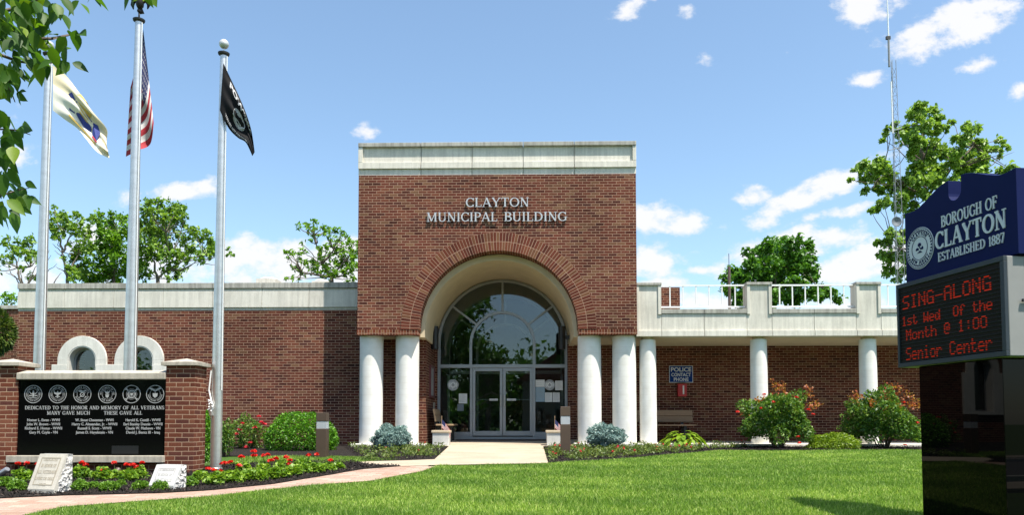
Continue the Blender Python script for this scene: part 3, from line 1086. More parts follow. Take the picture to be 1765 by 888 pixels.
for s, x in ((-1, xL), (1, xR)):
    mb.box(x - s * 0.3, x + s * 0.005, YB + 0.345, 27.0, zt + 0.002, zp1 - 0.02)
mb.build('parapet', M_CONC, bld, bevel=0.006)
mc.build('parapet_coping', M_CONC_D, bld, bevel=0.008)

# lettering over the arch
mb = MB()
for s, l, r, zbase, ztop in (('CLAYTON', 803, 912, 357.5, 341.5), ('MUNICIPAL', 735.5, 857.5, 382.5, 366.5), ('BUILDING', 869, 977, 382.5, 366.5)):
    mb = MB()
    a, b = P(l, zbase, YB), P(r, zbase, YB)
    h = P(858, ztop, YB).z - P(858, zbase, YB).z
    cx, cz = (a.x + b.x) / 2, P(858, zbase, YB).z
    serif_text(mb, s, lambda x, z, d, cx=cx, cz=cz: (cx + x, YB - 0.050 + d, cz + z), h, 0.026, b.x - a.x, bold=0.82)
    mb.build('lettering', M_LETTER, bld)

# barrel vault over the entrance, ends at the glazed wall
mb = MB()
n = 40
zs = zb - 0.02
vs, fs = [], []
prof = [(xa - Rv, zs)] + [(xa + Rv * math.cos(PI - PI * i / n), za + Rv * math.sin(PI - PI * i / n)) for i in range(n + 1)] + [(xa + Rv, zs)]
for x, z in prof:
    d = 0.14
    L = math.hypot(x - xa, max(z - za, 0)) or 1
    ox, oz = (x - xa) / L * d, (max(z - za, 0)) / L * d
    vs += [(x, YB + 0.361, z), (x, YD + 0.12, z), (x + ox, YD + 0.12, z + oz), (x + ox, YB + 0.361, z + oz)]
for i in range(len(prof) - 1):
    a, b = 4 * i, 4 * i + 4
    fs += [(a, b, b + 1, a + 1), (a + 2, b + 2, b + 3, a + 3), (a, a + 3, b + 3, b), (a + 1, b + 1, b + 2, a + 2)]
e = 4 * (len(prof) - 1)
fs += [(0, 1, 2, 3), (e, e + 3, e + 2, e + 1)]
mb.add(vs, fs)
vault = mb.build('barrel_vault', M_CREAM, bld, smooth=True, autosmooth=40)
# soffits beside the vault
mb = MB()
mb.box(xL + 0.02, xa - Rv - 0.15, YB + 0.36, YW + 0.1, zb + 0.004, zb + 0.12).build('soffit', M_CREAM, bld)
mb = MB()
mb.box(xa + Rv + 0.15, xR - 0.02, YB + 0.36, YP + 0.1, zb + 0.004, zb + 0.12)
mb.build('soffit', M_CREAM, bld)

# walls under the block
zg = 0.9
xpl, xpr = xa - Rv - 0.05, xa + Rv + 0.04
mb = MB()
mb.box(-4.2, xpl, YW, YW + 0.3, zg, zb + 0.003)
mb.box(xpl - 0.3, xpl, YW + 0.302, YD - 0.001, zg, zb + 0.003)
mb.box(xpl - 0.3, -2.4975, YD, YD + 0.125, zg, zb + 0.08)
mb.build('passage_wall', M_BRICK, bld)

# paired columns on shared plinths
def column(px, py0, py1, r0, r1, Y):
    b, tp = P(px, py1, Y), P(px, py0, Y)
    x = 0.5 * (b.x + tp.x)
    h = tp.z - b.z
    prof = [(r0 * 1.0, 0), (r0 * 1.0, h * .33)]
    for k in range(1, 9):
        q = k / 8
        prof.append((r0 + (r1 - r0) * q ** 1.5, h * (.33 + .66 * q)))
    prof += [(r1 * .99, h)]
    MB().lathe(prof, (x, Y, b.z), 48).build('column', M_COLUMN, bld, smooth=True, autosmooth=40)
    return x, b.z, tp.z


Yc = YB + 0.14 + 0.285
cols = [column(px, 581, 765, 0.282, 0.287, Yc) for px in (640, 702)] + [column(px, 580.5, 764, 0.288, 0.282, Yc) for px in (1016, 1076)]
for x, z0, z1 in cols:
    MB().box(x - 0.20, x + 0.20, Yc - 0.21, Yc + 0.21, z1 + 0.001, zb - 0.001).build('capital', M_CREAM, bld, bevel=0.006)
z0 = cols[0][1]
MB().box(P(604, 770, 18.35).x, P(731, 770, 18.35).x, YB + 0.03, YB + 0.82, 0.98, z0 - 0.001).build('plinth', M_CONC_W, bld, bevel=0.02)
MB().box(P(990, 770, 18.35).x, P(1142, 770, 18.35).x, YB + 0.03, YB + 0.82, 0.98, cols[2][1] - 0.001).build('plinth', M_CONC_W, bld, bevel=0.02)

# terrace wing to the east: porch columns, slab, back wall, panelled parapet with piers, rail
Ytc = YT + 0.09 + 0.2
XE = 17.0
for px in (1117, 1308.5, 1497, 1686, 1876):
    x, q0, q1 = column(px, 587 if px < 1200 else 586, 765, 0.205, 0.196, Ytc)
    MB().lathe([(0.145, 0), (0.145, 0.13)], (x, Ytc, q1 + 0.001), 32).build('capital', M_CREAM, bld, smooth=True, autosmooth=40)
    if px > 1200:
        MB().lathe([(0.29, 0), (0.29, 0.05), (0.25, 0.075), (0.21, 0.08)], (x, Ytc, q0 - 0.081), 32).build('column_base', M_CONC_W, bld, smooth=True, autosmooth=40)
zf0, zf1, zf2 = P(1200, 580, YT).z, P(1200, 570, YT).z, P(1200, 541, YT).z
zf3, zpt = P(1200, 533, YT).z, P(1200, 487, YT).z
xT0 = xR + 0.006
zslab = P(1300, 766, YT - 0.1).z
kind_o = MB().box(P(1150, 768, YT).x, XE, YT - 0.12, YP, 0.9, zslab).build('porch_slab', M_CONC, bld, bevel=0.01)
MB().box(1.079, XE, YP, YP + 0.3, zg, zf0 + 0.06).box(1.079, 1.3 + 0.299 - .0, YP + .3005, YD + 0.12, zg, zb + 0.05).build('porch_back_wall', M_BRICK, bld)
MB().box(xT0, XE, YT + 0.04, YP, zf0 + 0.003, zf0 + 0.06).build('porch_soffit', M_CREAM, bld)
piers = [(1100, 1140), (1288, 1331), (1477, 1519.5), (1667, 1709), (1857, 1899)]
px_x = lambda q: P(q, 540, YT).x
class Each:
    """a box that becomes a part of its own"""
    def box(s, *a):
        MB().box(*a).build('coping_stone', M_CONC_D, bld, bevel=0.008)
        return s


body, cop = MB(), Each()
jx = [xT0]
for a, b in piers:
    jx += [px_x(a), px_x(b), 0]
segs = []
for i, (a, b) in enumerate(piers):
    xa0, xb0 = px_x(a), px_x(b)
    if i == 0:
        xa0 = xT0
    # the pier: full-height slab with a sunk middle, raised side strips and cap
    sw = 0.075
    body.box(xa0 + 0.001, xb0 - 0.001, YT + 0.03, YT + 0.36, zf1 + 0.004, zpt - 0.06)
    for u0, u1 in ((xa0, xa0 + sw), (xb0 - sw, xb0)):
        zlow = zf1 + 0.004 if (i == 0 and u0 == xa0) else zf2 - 0.015
        body.box(u0, u1, YT, YT + 0.028, zlow, zpt - 0.07)
    cop.box(xa0 - (0 if i == 0 else 0.012), xb0 + 0.012, YT - 0.015, YT + 0.385, zpt - 0.068, zpt)
    body.box(xa0 + 0.003, xb0 - 0.003, YT - 0.012, YT + 0.1, zf0, zf1)
    nx = px_x(piers[i + 1][0]) if i + 1 < len(piers) else XE
    mid = 0.5 * (xb0 + nx)
    for u0, u1 in ((xb0, mid), (mid, nx)):
        body.box(u0 + 0.005, u1 - 0.005, YT + 0.028, YT + 0.30, zf1 + 0.004, zf2)
        body.box(u0 + 0.005, u1 - 0.005, YT - 0.012, YT + 0.30, zf0, zf1)
        cop.box(u0 + 0.004 - (0.06 if u0 == xb0 else 0) * 0, u1 - 0.004, YT, YT + 0.31, zf2 + 0.004, zf3)
    segs.append((xb0 + 0.012, nx - 0.012))
body.box(xT0 + 0.01, XE, YT + 0.10, YT + 0.28, zf0 + 0.01, zf2 - 0.02)
body.build('terrace_parapet', M_CONC, bld, bevel=0.006)
MB().box(xT0, XE, YT + 0.31, 30, zf2 - 0.2, zf2 - 0.1).build('terrace_deck', M_CONC_D, bld)
zr0, zr1 = P(1200, 529.5, YT + 0.15).z, P(1200, 492.5, YT + 0.15).z
for (u0, u1) in segs:
    r = MB()
    y = YT + 0.16
    r.box(u0, u1, y - 0.02, y + 0.02, zr1 - 0.018, zr1 + 0.018)
    r.box(u0, u1, y - 0.02, y + 0.02, zr0 - 0.018, zr0 + 0.018)
    nb = 6
    d = (u1 - u0) / (nb + 0.45)
    for k in range(nb):
        x = u0 + d * (k + 0.72)
        r.box(x - 0.013, x + 0.013, y - 0.013, y + 0.013, zr0 + 0.019, zr1 - 0.019)
    r.build('railing', M_WHITE, bld)
MB().box(P(1140, 520, 22.4).x, P(1172, 520, 22.4).x, 22.4, 23.2, zf2, P(1150, 495.5, 22.4).z).build('stair_bulkhead', M_BRICK, bld)

# low wing to the west
zw0 = P(300, 535.5, YW).z
zw1, zw2, zw3, zw4 = P(300, 531, YW).z, P(300, 503, YW).z, P(300, 498, YW).z, P(300, 488.5, YW).z
xW0 = P(30, 600, YW).x
wl_x = [P(143, 630, YW).x, P(241, 630, YW).x]
wz = P(190, 622, YW).z
Rw_o = (P(183, 622, YW).x - P(99, 622, YW).x) / 2
Rw_i = (P(168, 622, YW).x - P(119, 622, YW).x) / 2
zsill = wz - 1.25
# wall cut into strips round the two arched openings
mb = MB()
zg2 = 0.9
cut = [(c - Rw_i, c + Rw_i) for c in wl_x]
xr_end = xL + 0.2
mb.box(xW0, cut[0][0], YW, YW + 0.3, zg2, zw0).box(cut[0][1], cut[1][0], YW, YW + 0.3, zg2, zw0).box(cut[1][1], -4.2, YW, YW + 0.3, zg2, zw0)
for c in wl_x:
    mb.box(c - Rw_i, c + Rw_i, YW, YW + 0.3, zg2, zsill)
    m = 20
    pts = [(c + Rw_i, wz), (c + Rw_i, zw0), (c - Rw_i, zw0), (c - Rw_i, wz)] + [(c + Rw_i * math.cos(PI - PI * i / m), wz + Rw_i * math.sin(PI - PI * i / m)) for i in range(1, m)]
    mb.prism(pts, YW, YW + 0.3)
mb.box(-4.2, xr_end, YW + 0.001, YW + 0.3, zb + 0.006, zw0)
mb.box(xW0, xW0 + 0.3, YW + 0.301, 29, zg2, zw0)
mb.build('wing_wall', M_BRICK, bld)
mb, mc = MB(), MB()
jp = [30, 112, 197, 282, 367, 452, 533, 620]
for a, b in zip(jp[:-1], jp[1:]):
    u0, u1 = P(a, 510, YW).x + 0.004, P(b, 510, YW).x - 0.004
    if b == 620:
        u1 = xL - 0.004 + 0.25
    if a == 30:
        u0 = xW0 - 0.02
    mb.box(u0, u1, YW + 0.01, YW + 0.3, zw0 + 0.002, zw1)
    mb.box(u0, u1, YW - 0.03, YW + 0.3, zw1 + 0.002, zw2)
    mb.box(u0, u1, YW + 0.0, YW + 0.3, zw2 + 0.002, zw3)
    mc.box(u0, u1, YW - 0.05, YW + 0.34, zw3 + 0.002, zw4)
mb.box(xW0 - 0.02, xW0 + 0.3, YW + 0.345, 29, zw0 + 0.002, zw4 - 0.02)
mb.build('wing_parapet', M_CONC, bld, bevel=0.005)
mc.build('wing_coping', M_CONC_D, bld, bevel=0.006)
MB().box(xW0 + 0.3, xL, YW + 0.31, 29, zw0 - 0.1, zw0 + 0.05).build('wing_roof', M_CONC_D, bld)
MB().box(-40, xW0 - 0.02, 24.2, 24.5, 0.9, P(15, 534, 24.2).z).build('rear_wall', M_BRICK, bld)
MB().box(-40, xW0 - 0.02, 24.15, 24.55, P(15, 533.5, 24.2).z, P(15, 527, 24.2).z).build('rear_wall_coping', M_CONC_D, bld, bevel=0.01)
for c in wl_x:
    w = MB()
    m = 28
    w.ring(c, wz, Rw_i, Rw_o, 0, PI, YW - 0.06, YW + 0.02, m)
    zl = P(190, 629, YW).z
    for s in (-1, 1):
        w.box(c + s * Rw_i, c + s * Rw_o, YW - 0.06, YW + 0.02, zl, wz - 0.001)
        w.box(c + s * Rw_i, c + s * (Rw_o + (0.14 if (s < 0) == (c == wl_x[0]) else 0.105)), YW - 0.07, YW + 0.02, zsill - 0.1, zl - 0.001)
    w.ring(c, wz, Rw_i - 0.03, Rw_i - 0.001, 0, PI, YW - 0.05, YW + 0.24, m)
    for s in (-1, 1):
        w.box(c + s * (Rw_i - 0.03), c + s * (Rw_i - 0.001), YW - 0.05, YW + 0.24, zsill, wz - 0.001)
    w.box(c - Rw_i, c + Rw_i, YW - 0.07, YW + 0.22, zsill - 0.1, zsill - 0.001)
    wo = w.build('window', M_CONC_W, bld, bevel=0.006)
    fr = MB()
    fr.ring(c, wz, Rw_i - 0.085, Rw_i - 0.032, 0, PI, YW + 0.16, YW + 0.22, m)
    for s in (-1, 1):
        fr.box(c + s * (Rw_i - 0.085), c + s * (Rw_i - 0.032), YW + 0.16, YW + 0.22, zsill, wz - 0.001)
    fr.box(c - Rw_i + 0.085, c + Rw_i - 0.085, YW + 0.16, YW + 0.22, zsill, zsill + 0.05)
    fr.build('window_frame', M_ALU, wo)
    pn = MB().prism([(c - Rw_i + 0.086, zsill + 0.051), (c + Rw_i - 0.086, zsill + 0.051)] + [(c + (Rw_i - 0.086) * math.cos(PI * i / m), wz + (Rw_i - 0.086) * math.sin(PI * i / m)) for i in range(m + 1)], YW + 0.18, YW + 0.19)
    pn.build('window_pane', M_GLASS, wo)
    bl = MB()
    for k in range(26):
        z = zsill + 0.03 + k * 0.05
        hw = Rw_i - 0.1 if z < wz else math.sqrt(max(0.0001, (Rw_i - 0.1) ** 2 - (z - wz) ** 2))
        bl.obox((c, YW + 0.30, z), (1, 0, 0), (0, math.cos(.7), math.sin(.7)), (0, -math.sin(.7), math.cos(.7)), hw, 0.02, 0.001)
    bl.build('blind_slat', plain('blind', (0.10, 0.13, 0.13), 0.6) if c == wl_x[0] else bpy.data.materials['blind'], wo)
    MB().box(c - Rw_i - .1, c + Rw_i + .1, YW + 0.9, YW + 0.92, zsill - .2, wz + Rw_i + .2).build('room_wall', M_PANEL, wo)

# glazed entrance wall
cx, cz = P(866, 593, YD).x, P(866, 593, YD).z
Rg = (P(976.5, 593, YD).x - P(755.5, 593, YD).x) / 2
zt0, zt1 = P(866, 634.5, YD).z, P(866, 628.5, YD).z
zd0 = P(866, 752, YD).z
Rin = (P(923, 593, YD).x - P(809, 593, YD).x) / 2
sx = lambda q: P(q, 690, YD).x


def glazing_frame(y0, scale=1.0):
    f = MB()
    y1 = y0 + 0.11
    f.ring(cx, cz, Rg - 0.055, Rg + 0.02, 0, PI, y0, y1, 48)
    f.ring(cx, cz, Rin - 0.075, Rin, 0, PI, y0, y1, 32)
    for s in (-1, 1):
        f.box(cx + s * (Rg - 0.055), cx + s * (Rg + 0.02), y0, y1, zd0 - 0.03, cz - 0.001)
        f.box(cx + s * (Rin - 0.075), cx + s * Rin, y0, y1, zt1 + 0.001, cz - 0.001)
    f.box(cx - Rg + 0.056, cx + Rg - 0.056, y0 - 0.004, y1, zt0, zt1)
    for a in (37, 90, 143):
        c, q = math.cos(R(a)), math.sin(R(a))
        rm = 0.5 * (Rin + Rg - 0.056)
        f.obox((cx + c * rm, (y0 + y1) / 2, cz + q * rm), (c, 0, q), (0, 1, 0), (-q, 0, c), (Rg - 0.058 - Rin) / 2, 0.05, 0.028)
    for q in (812, 920.5):
        f.box(sx(q) - 0.035, sx(q) + 0.035, y0, y1, zd0 - 0.03, zt0 - 0.001)
    # side-light sills
    f.box(cx - Rg + 0.056, sx(812) - 0.036, y0 + 0.01, y1, zd0 - 0.03, zd0 + 0.10)
    f.box(sx(920.5) + 0.036, cx + Rg - 0.056, y0 + 0.01, y1, zd0 - 0.03, zd0 + 0.10)
    return f


glazing_frame(YD).build('entrance_frame', M_ALU, bld, bevel=0.004)
f2 = glazing_frame(YD + 2.6)
f2.build('vestibule_frame', M_WHITE, bld)
iv = MB()
iv.ring(cx, cz, Rg - 0.03, Rg + 0.05, 0, PI, YD + 0.125, YD + 2.59, 48)
for s in (-1, 1):
    iv.box(cx + s * (Rg - 0.03), cx + s * (Rg + 0.05), YD + 0.126, YD + 2.59, zt1 - 0.1, cz - 0.001)
iv.build('vestibule_vault', plain('vestibule_plaster', (0.66, 0.66, 0.60), .8, var=.04), bld, smooth=True, autosmooth=40)
m = 40
MB().prism([(cx - Rg + 0.05, zt1), (cx + Rg - 0.05, zt1)] + [(cx + (Rg - 0.05) * math.cos(PI * i / m), cz + (Rg - 0.05) * math.sin(PI * i / m)) for i in range(m + 1)], YD + 0.05, YD + 0.06).build('fanlight_pane', M_GLASS, bld)
MB().box(cx - Rg + 0.05, sx(812) - 0.03, YD + 0.05, YD + 0.06, zd0 + 0.09, zt0 + 0.01).build('sidelight_pane', M_GLASS, bld)
MB().box(sx(920.5) + 0.03, cx + Rg - 0.05, YD + 0.05, YD + 0.06, zd0 + 0.09, zt0 + 0.01).build('sidelight_pane', M_GLASS, bld)
xm = sx(866.5)
for s, x0, x1 in ((1, sx(812) + 0.04, xm - 0.006), (-1, xm + 0.006, sx(920.5) - 0.04)):
    d = MB()
    st = 0.075
    y0, y1 = YD + 0.012, YD + 0.062
    d.box(x0, x0 + st, y0, y1, zd0, zt0 - 0.008).box(x1 - st, x1, y0, y1, zd0, zt0 - 0.008)
    d.box(x0 + st, x1 - st, y0, y1, zt0 - 0.09, zt0 - 0.008).box(x0 + st, x1 - st, y0, y1, zd0, zd0 + 0.13)
    dd = d.build('door', M_ALU, bld, bevel=0.004)
    MB().box(x0 + st, x1 - st, YD + 0.032, YD + 0.040, zd0 + 0.13, zt0 - 0.09).build('door_pane', M_GLASS, dd)
    zh = P(866, 689.5, YD).z
    MB().box(x0 + st, x1 - st, YD + 0.075, YD + 0.095, zh - 0.012, zh + 0.012).build('push_bar', M_ALU, dd)
    xi = x1 if s > 0 else x0
    MB().box(xi - s * 0.06 - 0.05 - s * 0.1, xi - s * 0.06 + 0.05 - s * 0.1 - s * 0.02, YD - 0.045, YD - 0.02, zh - 0.03, zh + 0.03).box(xi - s * 0.36, xi - s * 0.16, YD + 0.0, YD + 0.03, zh - 0.028, zh + 0.028).build('bar_plate', M_LETTER, dd)
    hx = xi - s * 0.045
    MB().tube([(hx, YD + 0.012, zh - 0.17), (hx, YD - 0.05, zh - 0.17), (hx, YD - 0.05, zh + 0.13), (hx, YD + 0.012, zh + 0.13)], 0.014, 10).build('door_handle', M_STEEL, dd)
MB().box(sx(790), sx(945), YD - 0.85, YD - 0.16, HW(YD - .5) + 0.005, HW(YD - .5) + 0.045).build('threshold_mat', M_MAT, bld)
MB().box(cx - Rg - 0.02, cx + Rg + 0.02, YD - 0.02, YD + 0.12, zd0 - 0.2, zd0 - 0.031).build('threshold', M_ALU, bld)
# the dark lobby
MB().box(-2.7, 1.3, 26.0, 26.1, 0.9, 5.7).box(-2.7, -2.6, YD + 0.13, 26, 0.9, 5.7).box(1.2, 1.3, YD + 0.13, 26, 0.9, 5.7).box(-2.7, 1.3, YD + 0.125, 26, 5.7, 5.8).build('lobby_wall', M_PANEL, bld)
MB().box(-2.6, 1.2, YD + 0.13, 26, 1.0, zd0 - 0.01).build('lobby_floor', M_LOBFLOOR, bld)
MB().box(-0.9, 0.9, 25.2, 25.5, zd0, zd0 + 1.1).build('reception_counter', M_WOOD_G, bld)
# ------------------------------------------------------------------ things fixed to or standing at the building
def post_sign():
    a, b = P(1153.5, 660, YP - 0.03), P(1194, 631, YP - 0.03)
    t = thing('police_sign', 'blue enamel sign with pale lettering above the red call box on the porch wall', 'sign', ((a.x + b.x) / 2, YP - 0.03, a.z))
    MB().box(a.x, b.x, YP - 0.035, YP - 0.002, a.z, b.z).build('sign_plate', M_BLUE_SIGN, t, bevel=0.004)
    bo = MB()
    e = 0.012
    for x0, x1, z0, z1 in ((a.x, b.x, b.z - e, b.z), (a.x, b.x, a.z, a.z + e), (a.x, a.x + e, a.z + e, b.z - e), (b.x - e, b.x, a.z + e, b.z - e)):
        bo.box(x0, x1, YP - 0.040, YP - 0.0355, z0, z1)
    bo.build('border', M_SIGNTXT, t)
    H_ = b.z - a.z
    W_ = b.x - a.x
    cx_ = (a.x + b.x) / 2
    for s, f, wf in (('POLICE', 0.66, 0.86), ('CONTACT', 0.37, 0.82), ('PHONE', 0.09, 0.62)):
        hh = H_ * (0.24 if s == 'POLICE' else 0.2)
        tx = MB()
        sans_text(tx, s, lambda x, z, d, f=f: (cx_ + x, YP - 0.040 + d, a.z + H_ * f + z), hh, 0.004, W_ * wf, bold=0.03)
        tx.build('lettering', M_SIGNTXT, t)


post_sign()
a, b = P(1169, 684, YP - 0.1), P(1183, 662, YP - 0.1)
t = thing('call_box', 'small red call box fixed under the blue police sign', 'call box', ((a.x + b.x) / 2, YP, a.z))
MB().box(a.x - .01, b.x + .01, YP - 0.13, YP - 0.002, a.z, b.z).build('housing', M_RED, t, bevel=0.012)
MB().box((a.x + b.x) / 2 + .005, (a.x + b.x) / 2 + .045, YP - 0.14, YP - 0.131, a.z + .06, b.z - .05).build('label_plate', M_PAPER, t, bevel=0.003)
MB().tube([((a.x + b.x) / 2 + .03, YP - .06, a.z), ((a.x + b.x) / 2 + .04, YP - .07, a.z - .07), ((a.x + b.x) / 2 + .05, YP - .05, a.z - .1)], 0.008).build('cord', M_BLACK, t)


def wall_light(px, label):
    Y = YD - 0.75
    a, b = P(px, 603, Y), P(px, 563, Y)
    t = thing('wall_light', label, 'lamp', (a.x, Y, a.z), 'cylinder wall lights by the entrance')
    h = b.z - a.z
    MB().lathe([(0.085, 0), (0.095, 0.01), (0.095, h - 0.01), (0.085, h)], (a.x, Y, a.z), 28).build('lamp_shade', M_BLACK, t, smooth=True, autosmooth=40)
    s = -1 if px < 866 else 1
    MB().box(a.x + s * 0.09, a.x + s * 0.22, Y - 0.04, Y + 0.04, a.z + h * .45, a.z + h * .6).build('bracket', M_BLACK, t)


wall_light(749.5, 'black cylinder wall light above the notice board and the tan bench')
wall_light(968.5, 'black cylinder wall light above the papers taped in the glass')

# notice board on the passage wall
t = thing('notice_board', 'framed grey notice board on the brick passage wall', 'notice board', (xpl, 20.3, 2.0))
zA, zB = P(740, 686, 20.3).z, P(740, 631, 20.3).z
f = MB()
for y0, y1, q0, q1 in ((19.95, 20.75, zB - .05, zB), (19.95, 20.75, zA, zA + .05), (19.95, 20.0, zA + .05, zB - .05), (20.7, 20.75, zA + .05, zB - .05)):
    f.box(xpl + 0.001, xpl + 0.05, y0, y1, q0, q1)
f.build('board_frame', plain('maroon_frame', (0.12, 0.03, 0.03), 0.5), t)
MB().box(xpl + 0.001, xpl + 0.025, 20.0, 20.7, zA + .05, zB - .05).build('board', plain('board_grey', (0.30, 0.30, 0.31), 0.6, var=.2, scale=9), t)
MB().box(xpl + 0.001, xpl + 0.03, 20.82, 20.95, P(748, 706, 20.8).z, P(748, 694, 20.8).z).build('switch_plate', M_LIME, t)


def glass_seal(px, py, rpx, label):
    p = P(px, py, YD)
    r = rpx * YD / FPX
    t = thing('seal_decal', label, 'decal', (p.x, YD, p.z), 'borough seals on the glass')
    pl = lambda x, z, d: (p.x + x, YD + 0.045 - 0.004 + d, p.z + z)
    MB().prism([(r * math.cos(2 * PI * i / 40), r * math.sin(2 * PI * i / 40)) for i in range(40)], 0.004, 0.007, 0, pl).build('disc', M_PAPER, t)
    mb = MB()
    seal(mb, lambda x, z, d: (p.x + x * .96, YD + 0.045 - 0.0045 + d, p.z + z * .96), r, 0.004)
    mb.build('emblem', M_INK, t)


glass_seal(780.5, 664, 9.7, 'round white seal alone on the glass beside the tan bench')
glass_seal(947.5, 664, 9.2, 'round white seal among the papers taped to the glass')


def notice(x0, y0, x1, y1, label, mat=None, lines=7):
    a, b = P(x0, y1, YD), P(x1, y0, YD)
    t = thing('paper_notice', label, 'notice', ((a.x + b.x) / 2, YD, a.z), 'papers taped inside the entrance glass')
    MB().box(a.x, b.x, YD + 0.0455, YD + 0.0485, a.z, b.z).build('sheet', mat or M_PAPER, t)
    mb = MB()
    w, h = b.x - a.x, b.z - a.z
    g = random.Random(x0)
    for k in range(lines):
        z = b.z - h * (0.12 + 0.8 * k / lines)
        mb.box(a.x + w * .12, a.x + w * (.6 + .28 * g.random()), YD + 0.0440, YD + 0.0454, z - h * .02, z)
    mb.build('print', plain('faded_print', (0.30, 0.31, 0.33), 0.7) if 'faded_print' not in bpy.data.materials else bpy.data.materials['faded_print'], t)


notice(790.5, 679, 805, 696, 'white notice alone on the glass just below the round seal')
notice(788, 697, 799, 709, 'dim grey sheet low on the glass under the white notice', plain('dim_sheet', (0.16, 0.19, 0.22), 0.7), 4)
notice(923, 655, 939, 667.5, 'white sheet above the blue sheet, next to the round seal', None, 3)
notice(923, 668, 939, 693, 'pale blue sheet in the stack of papers on the glass', M_PAPER_B, 9)
notice(957, 656.5, 970, 673, 'white sheet to the east of the round seal on the glass')
notice(939.5, 677, 952, 693.5, 'lower white sheet beside the pale blue sheet')
notice(953, 677, 965, 693.5, 'lower white sheet nearest the steel frame under the seal')


# benches
def bench(name, label, c, ang, L, mat):
    """slatted bench; c: ground centre; ang: direction the seat faces, 0 = -y"""
    t = thing(name, label, 'bench', c)
    ca, sa = math.cos(ang), math.sin(ang)
    ax, ay = Vector((ca, sa, 0)), Vector((-sa, ca, 0))
    C = Vector(c)
    q = lambda x, y, z: C + ax * x + ay * y + Vector((0, 0, z))
    seat = MB()
    for k in range(3):
        seat.obox(q(0, -0.19 + 0.155 * k, 0.44), ax, ay, (0, 0, 1), L / 2, 0.07, 0.02)
    seat.build('seat', mat, t, bevel=0.004)
    bk = MB()
    tl = 0.20
    for k in range(2):
        bk.obox(q(0, 0.21 + 0.03 * k, 0.60 + 0.165 * k), ax, (0, 0, 1) if False else ay * math.cos(tl) - Vector((0, 0, math.sin(tl))), ay * math.sin(tl) + Vector((0, 0, math.cos(tl))), L / 2, 0.018, 0.078)
    bk.build('backrest', mat, t, bevel=0.004)
    for s in (-1, 1):
        x = s * (L / 2 - 0.28)
        lg = MB()
        lg.obox(q(x, -0.16, 0.21), ax, ay, (0, 0, 1), 0.04, 0.03, 0.21)
        lg.obox(q(x, 0.16, 0.21), ax, ay, (0, 0, 1), 0.04, 0.03, 0.21)
        lg.obox(q(x, 0.0, 0.39), ax, ay, (0, 0, 1), 0.035, 0.22, 0.028)
        lg.obox(q(x, 0.255, 0.60), ax, ay * math.cos(tl) - Vector((0, 0, math.sin(tl))), ay * math.sin(tl) + Vector((0, 0, math.cos(tl))), 0.035, 0.02, 0.26)
        lg.build('leg', M_BLACK, t, bevel=0.004)
    return t


zpor = zslab
bench('bench', 'long grey-brown board bench on black legs against the porch wall', (P(1147, 740, 20.4).x, 20.35, zpor), 0.0, 1.50, M_WOOD_G)
bench('bench', 'tan board bench with black frame against the notice board wall', (xpl + 0.42, 20.15, HW(20.1) + 0.02), -PI / 2 + PI, 1.25, M_WOOD)


# planters with small flags
M_PLANTER = concrete_mat('planter_cement', (0.58, 0.575, 0.55), 0.12)
M_PLCAP = concrete_mat('planter_cap', (0.56, 0.46, 0.33), 0.1)


def flag_mats():
    r = plain('flag_red', (0.36, 0.014, 0.026), 0.75, var=0.05)
    w = plain('flag_white', (0.58, 0.56, 0.55), 0.75, var=0.04)
    b = plain('flag_blue', (0.012, 0.018, 0.085), 0.75, var=0.05)
    return [r, w, b]


FM = flag_mats()


def star(mb, place, u, v, ru, rv, mi, off):
    pts = []
    for k in range(10):
        a = PI / 2 + k * PI / 5
        rr = 1.0 if k % 2 == 0 else 0.42
        pts.append(place(u + ru * rr * math.cos(a), v - rv * rr * math.sin(a), off))
    c = place(u, v, off)
    mb.add([c] + pts, [(0, 1 + k, 1 + (k + 1) % 10) for k in range(10)], mi)


def us_flag_mesh(surf, nu=40, thick=0.003, stars=True):
    """surf(u, v) -> point; u along the fly, v down the hoist; 13 stripes, blue canton"""
    mb = MB()
    nv = 26
    vs = [surf(u / nu, v / nv) for u in range(nu + 1) for v in range(nv + 1)]
    fs, mi = [], []
    for i in range(nu):
        for j in range(nv):
            q = i * (nv + 1) + j
            fs.append((q, q + nv + 1, q + nv + 2, q + 1))
            mi.append(2 if (i < nu * 0.4 and j < 14) else (0 if (j // 2) % 2 == 0 else 1))
    mb.v, mb.f, mb.m = [tuple(p) for p in vs], fs, mi
    if stars:
        def pl(u, v, off):
            p = Vector(surf(u, v))
            e = 1e-3
            n = (Vector(surf(u + e, v)) - p).cross(Vector(surf(u, v + e)) - p).normalized()
            return p + n * off
        for r in range(9):
            k = 6 if r % 2 == 0 else 5
            for c in range(k):
                u = 0.4 * ((c + 0.5 + (0 if k == 6 else 0.5)) / 6.0)
                v = (7 / 13) * (r + 0.7) / 9.4
                for off in (0.004, -0.004):
                    star(mb, pl, u, v, 0.014, 0.021, 1, off)
    return mb


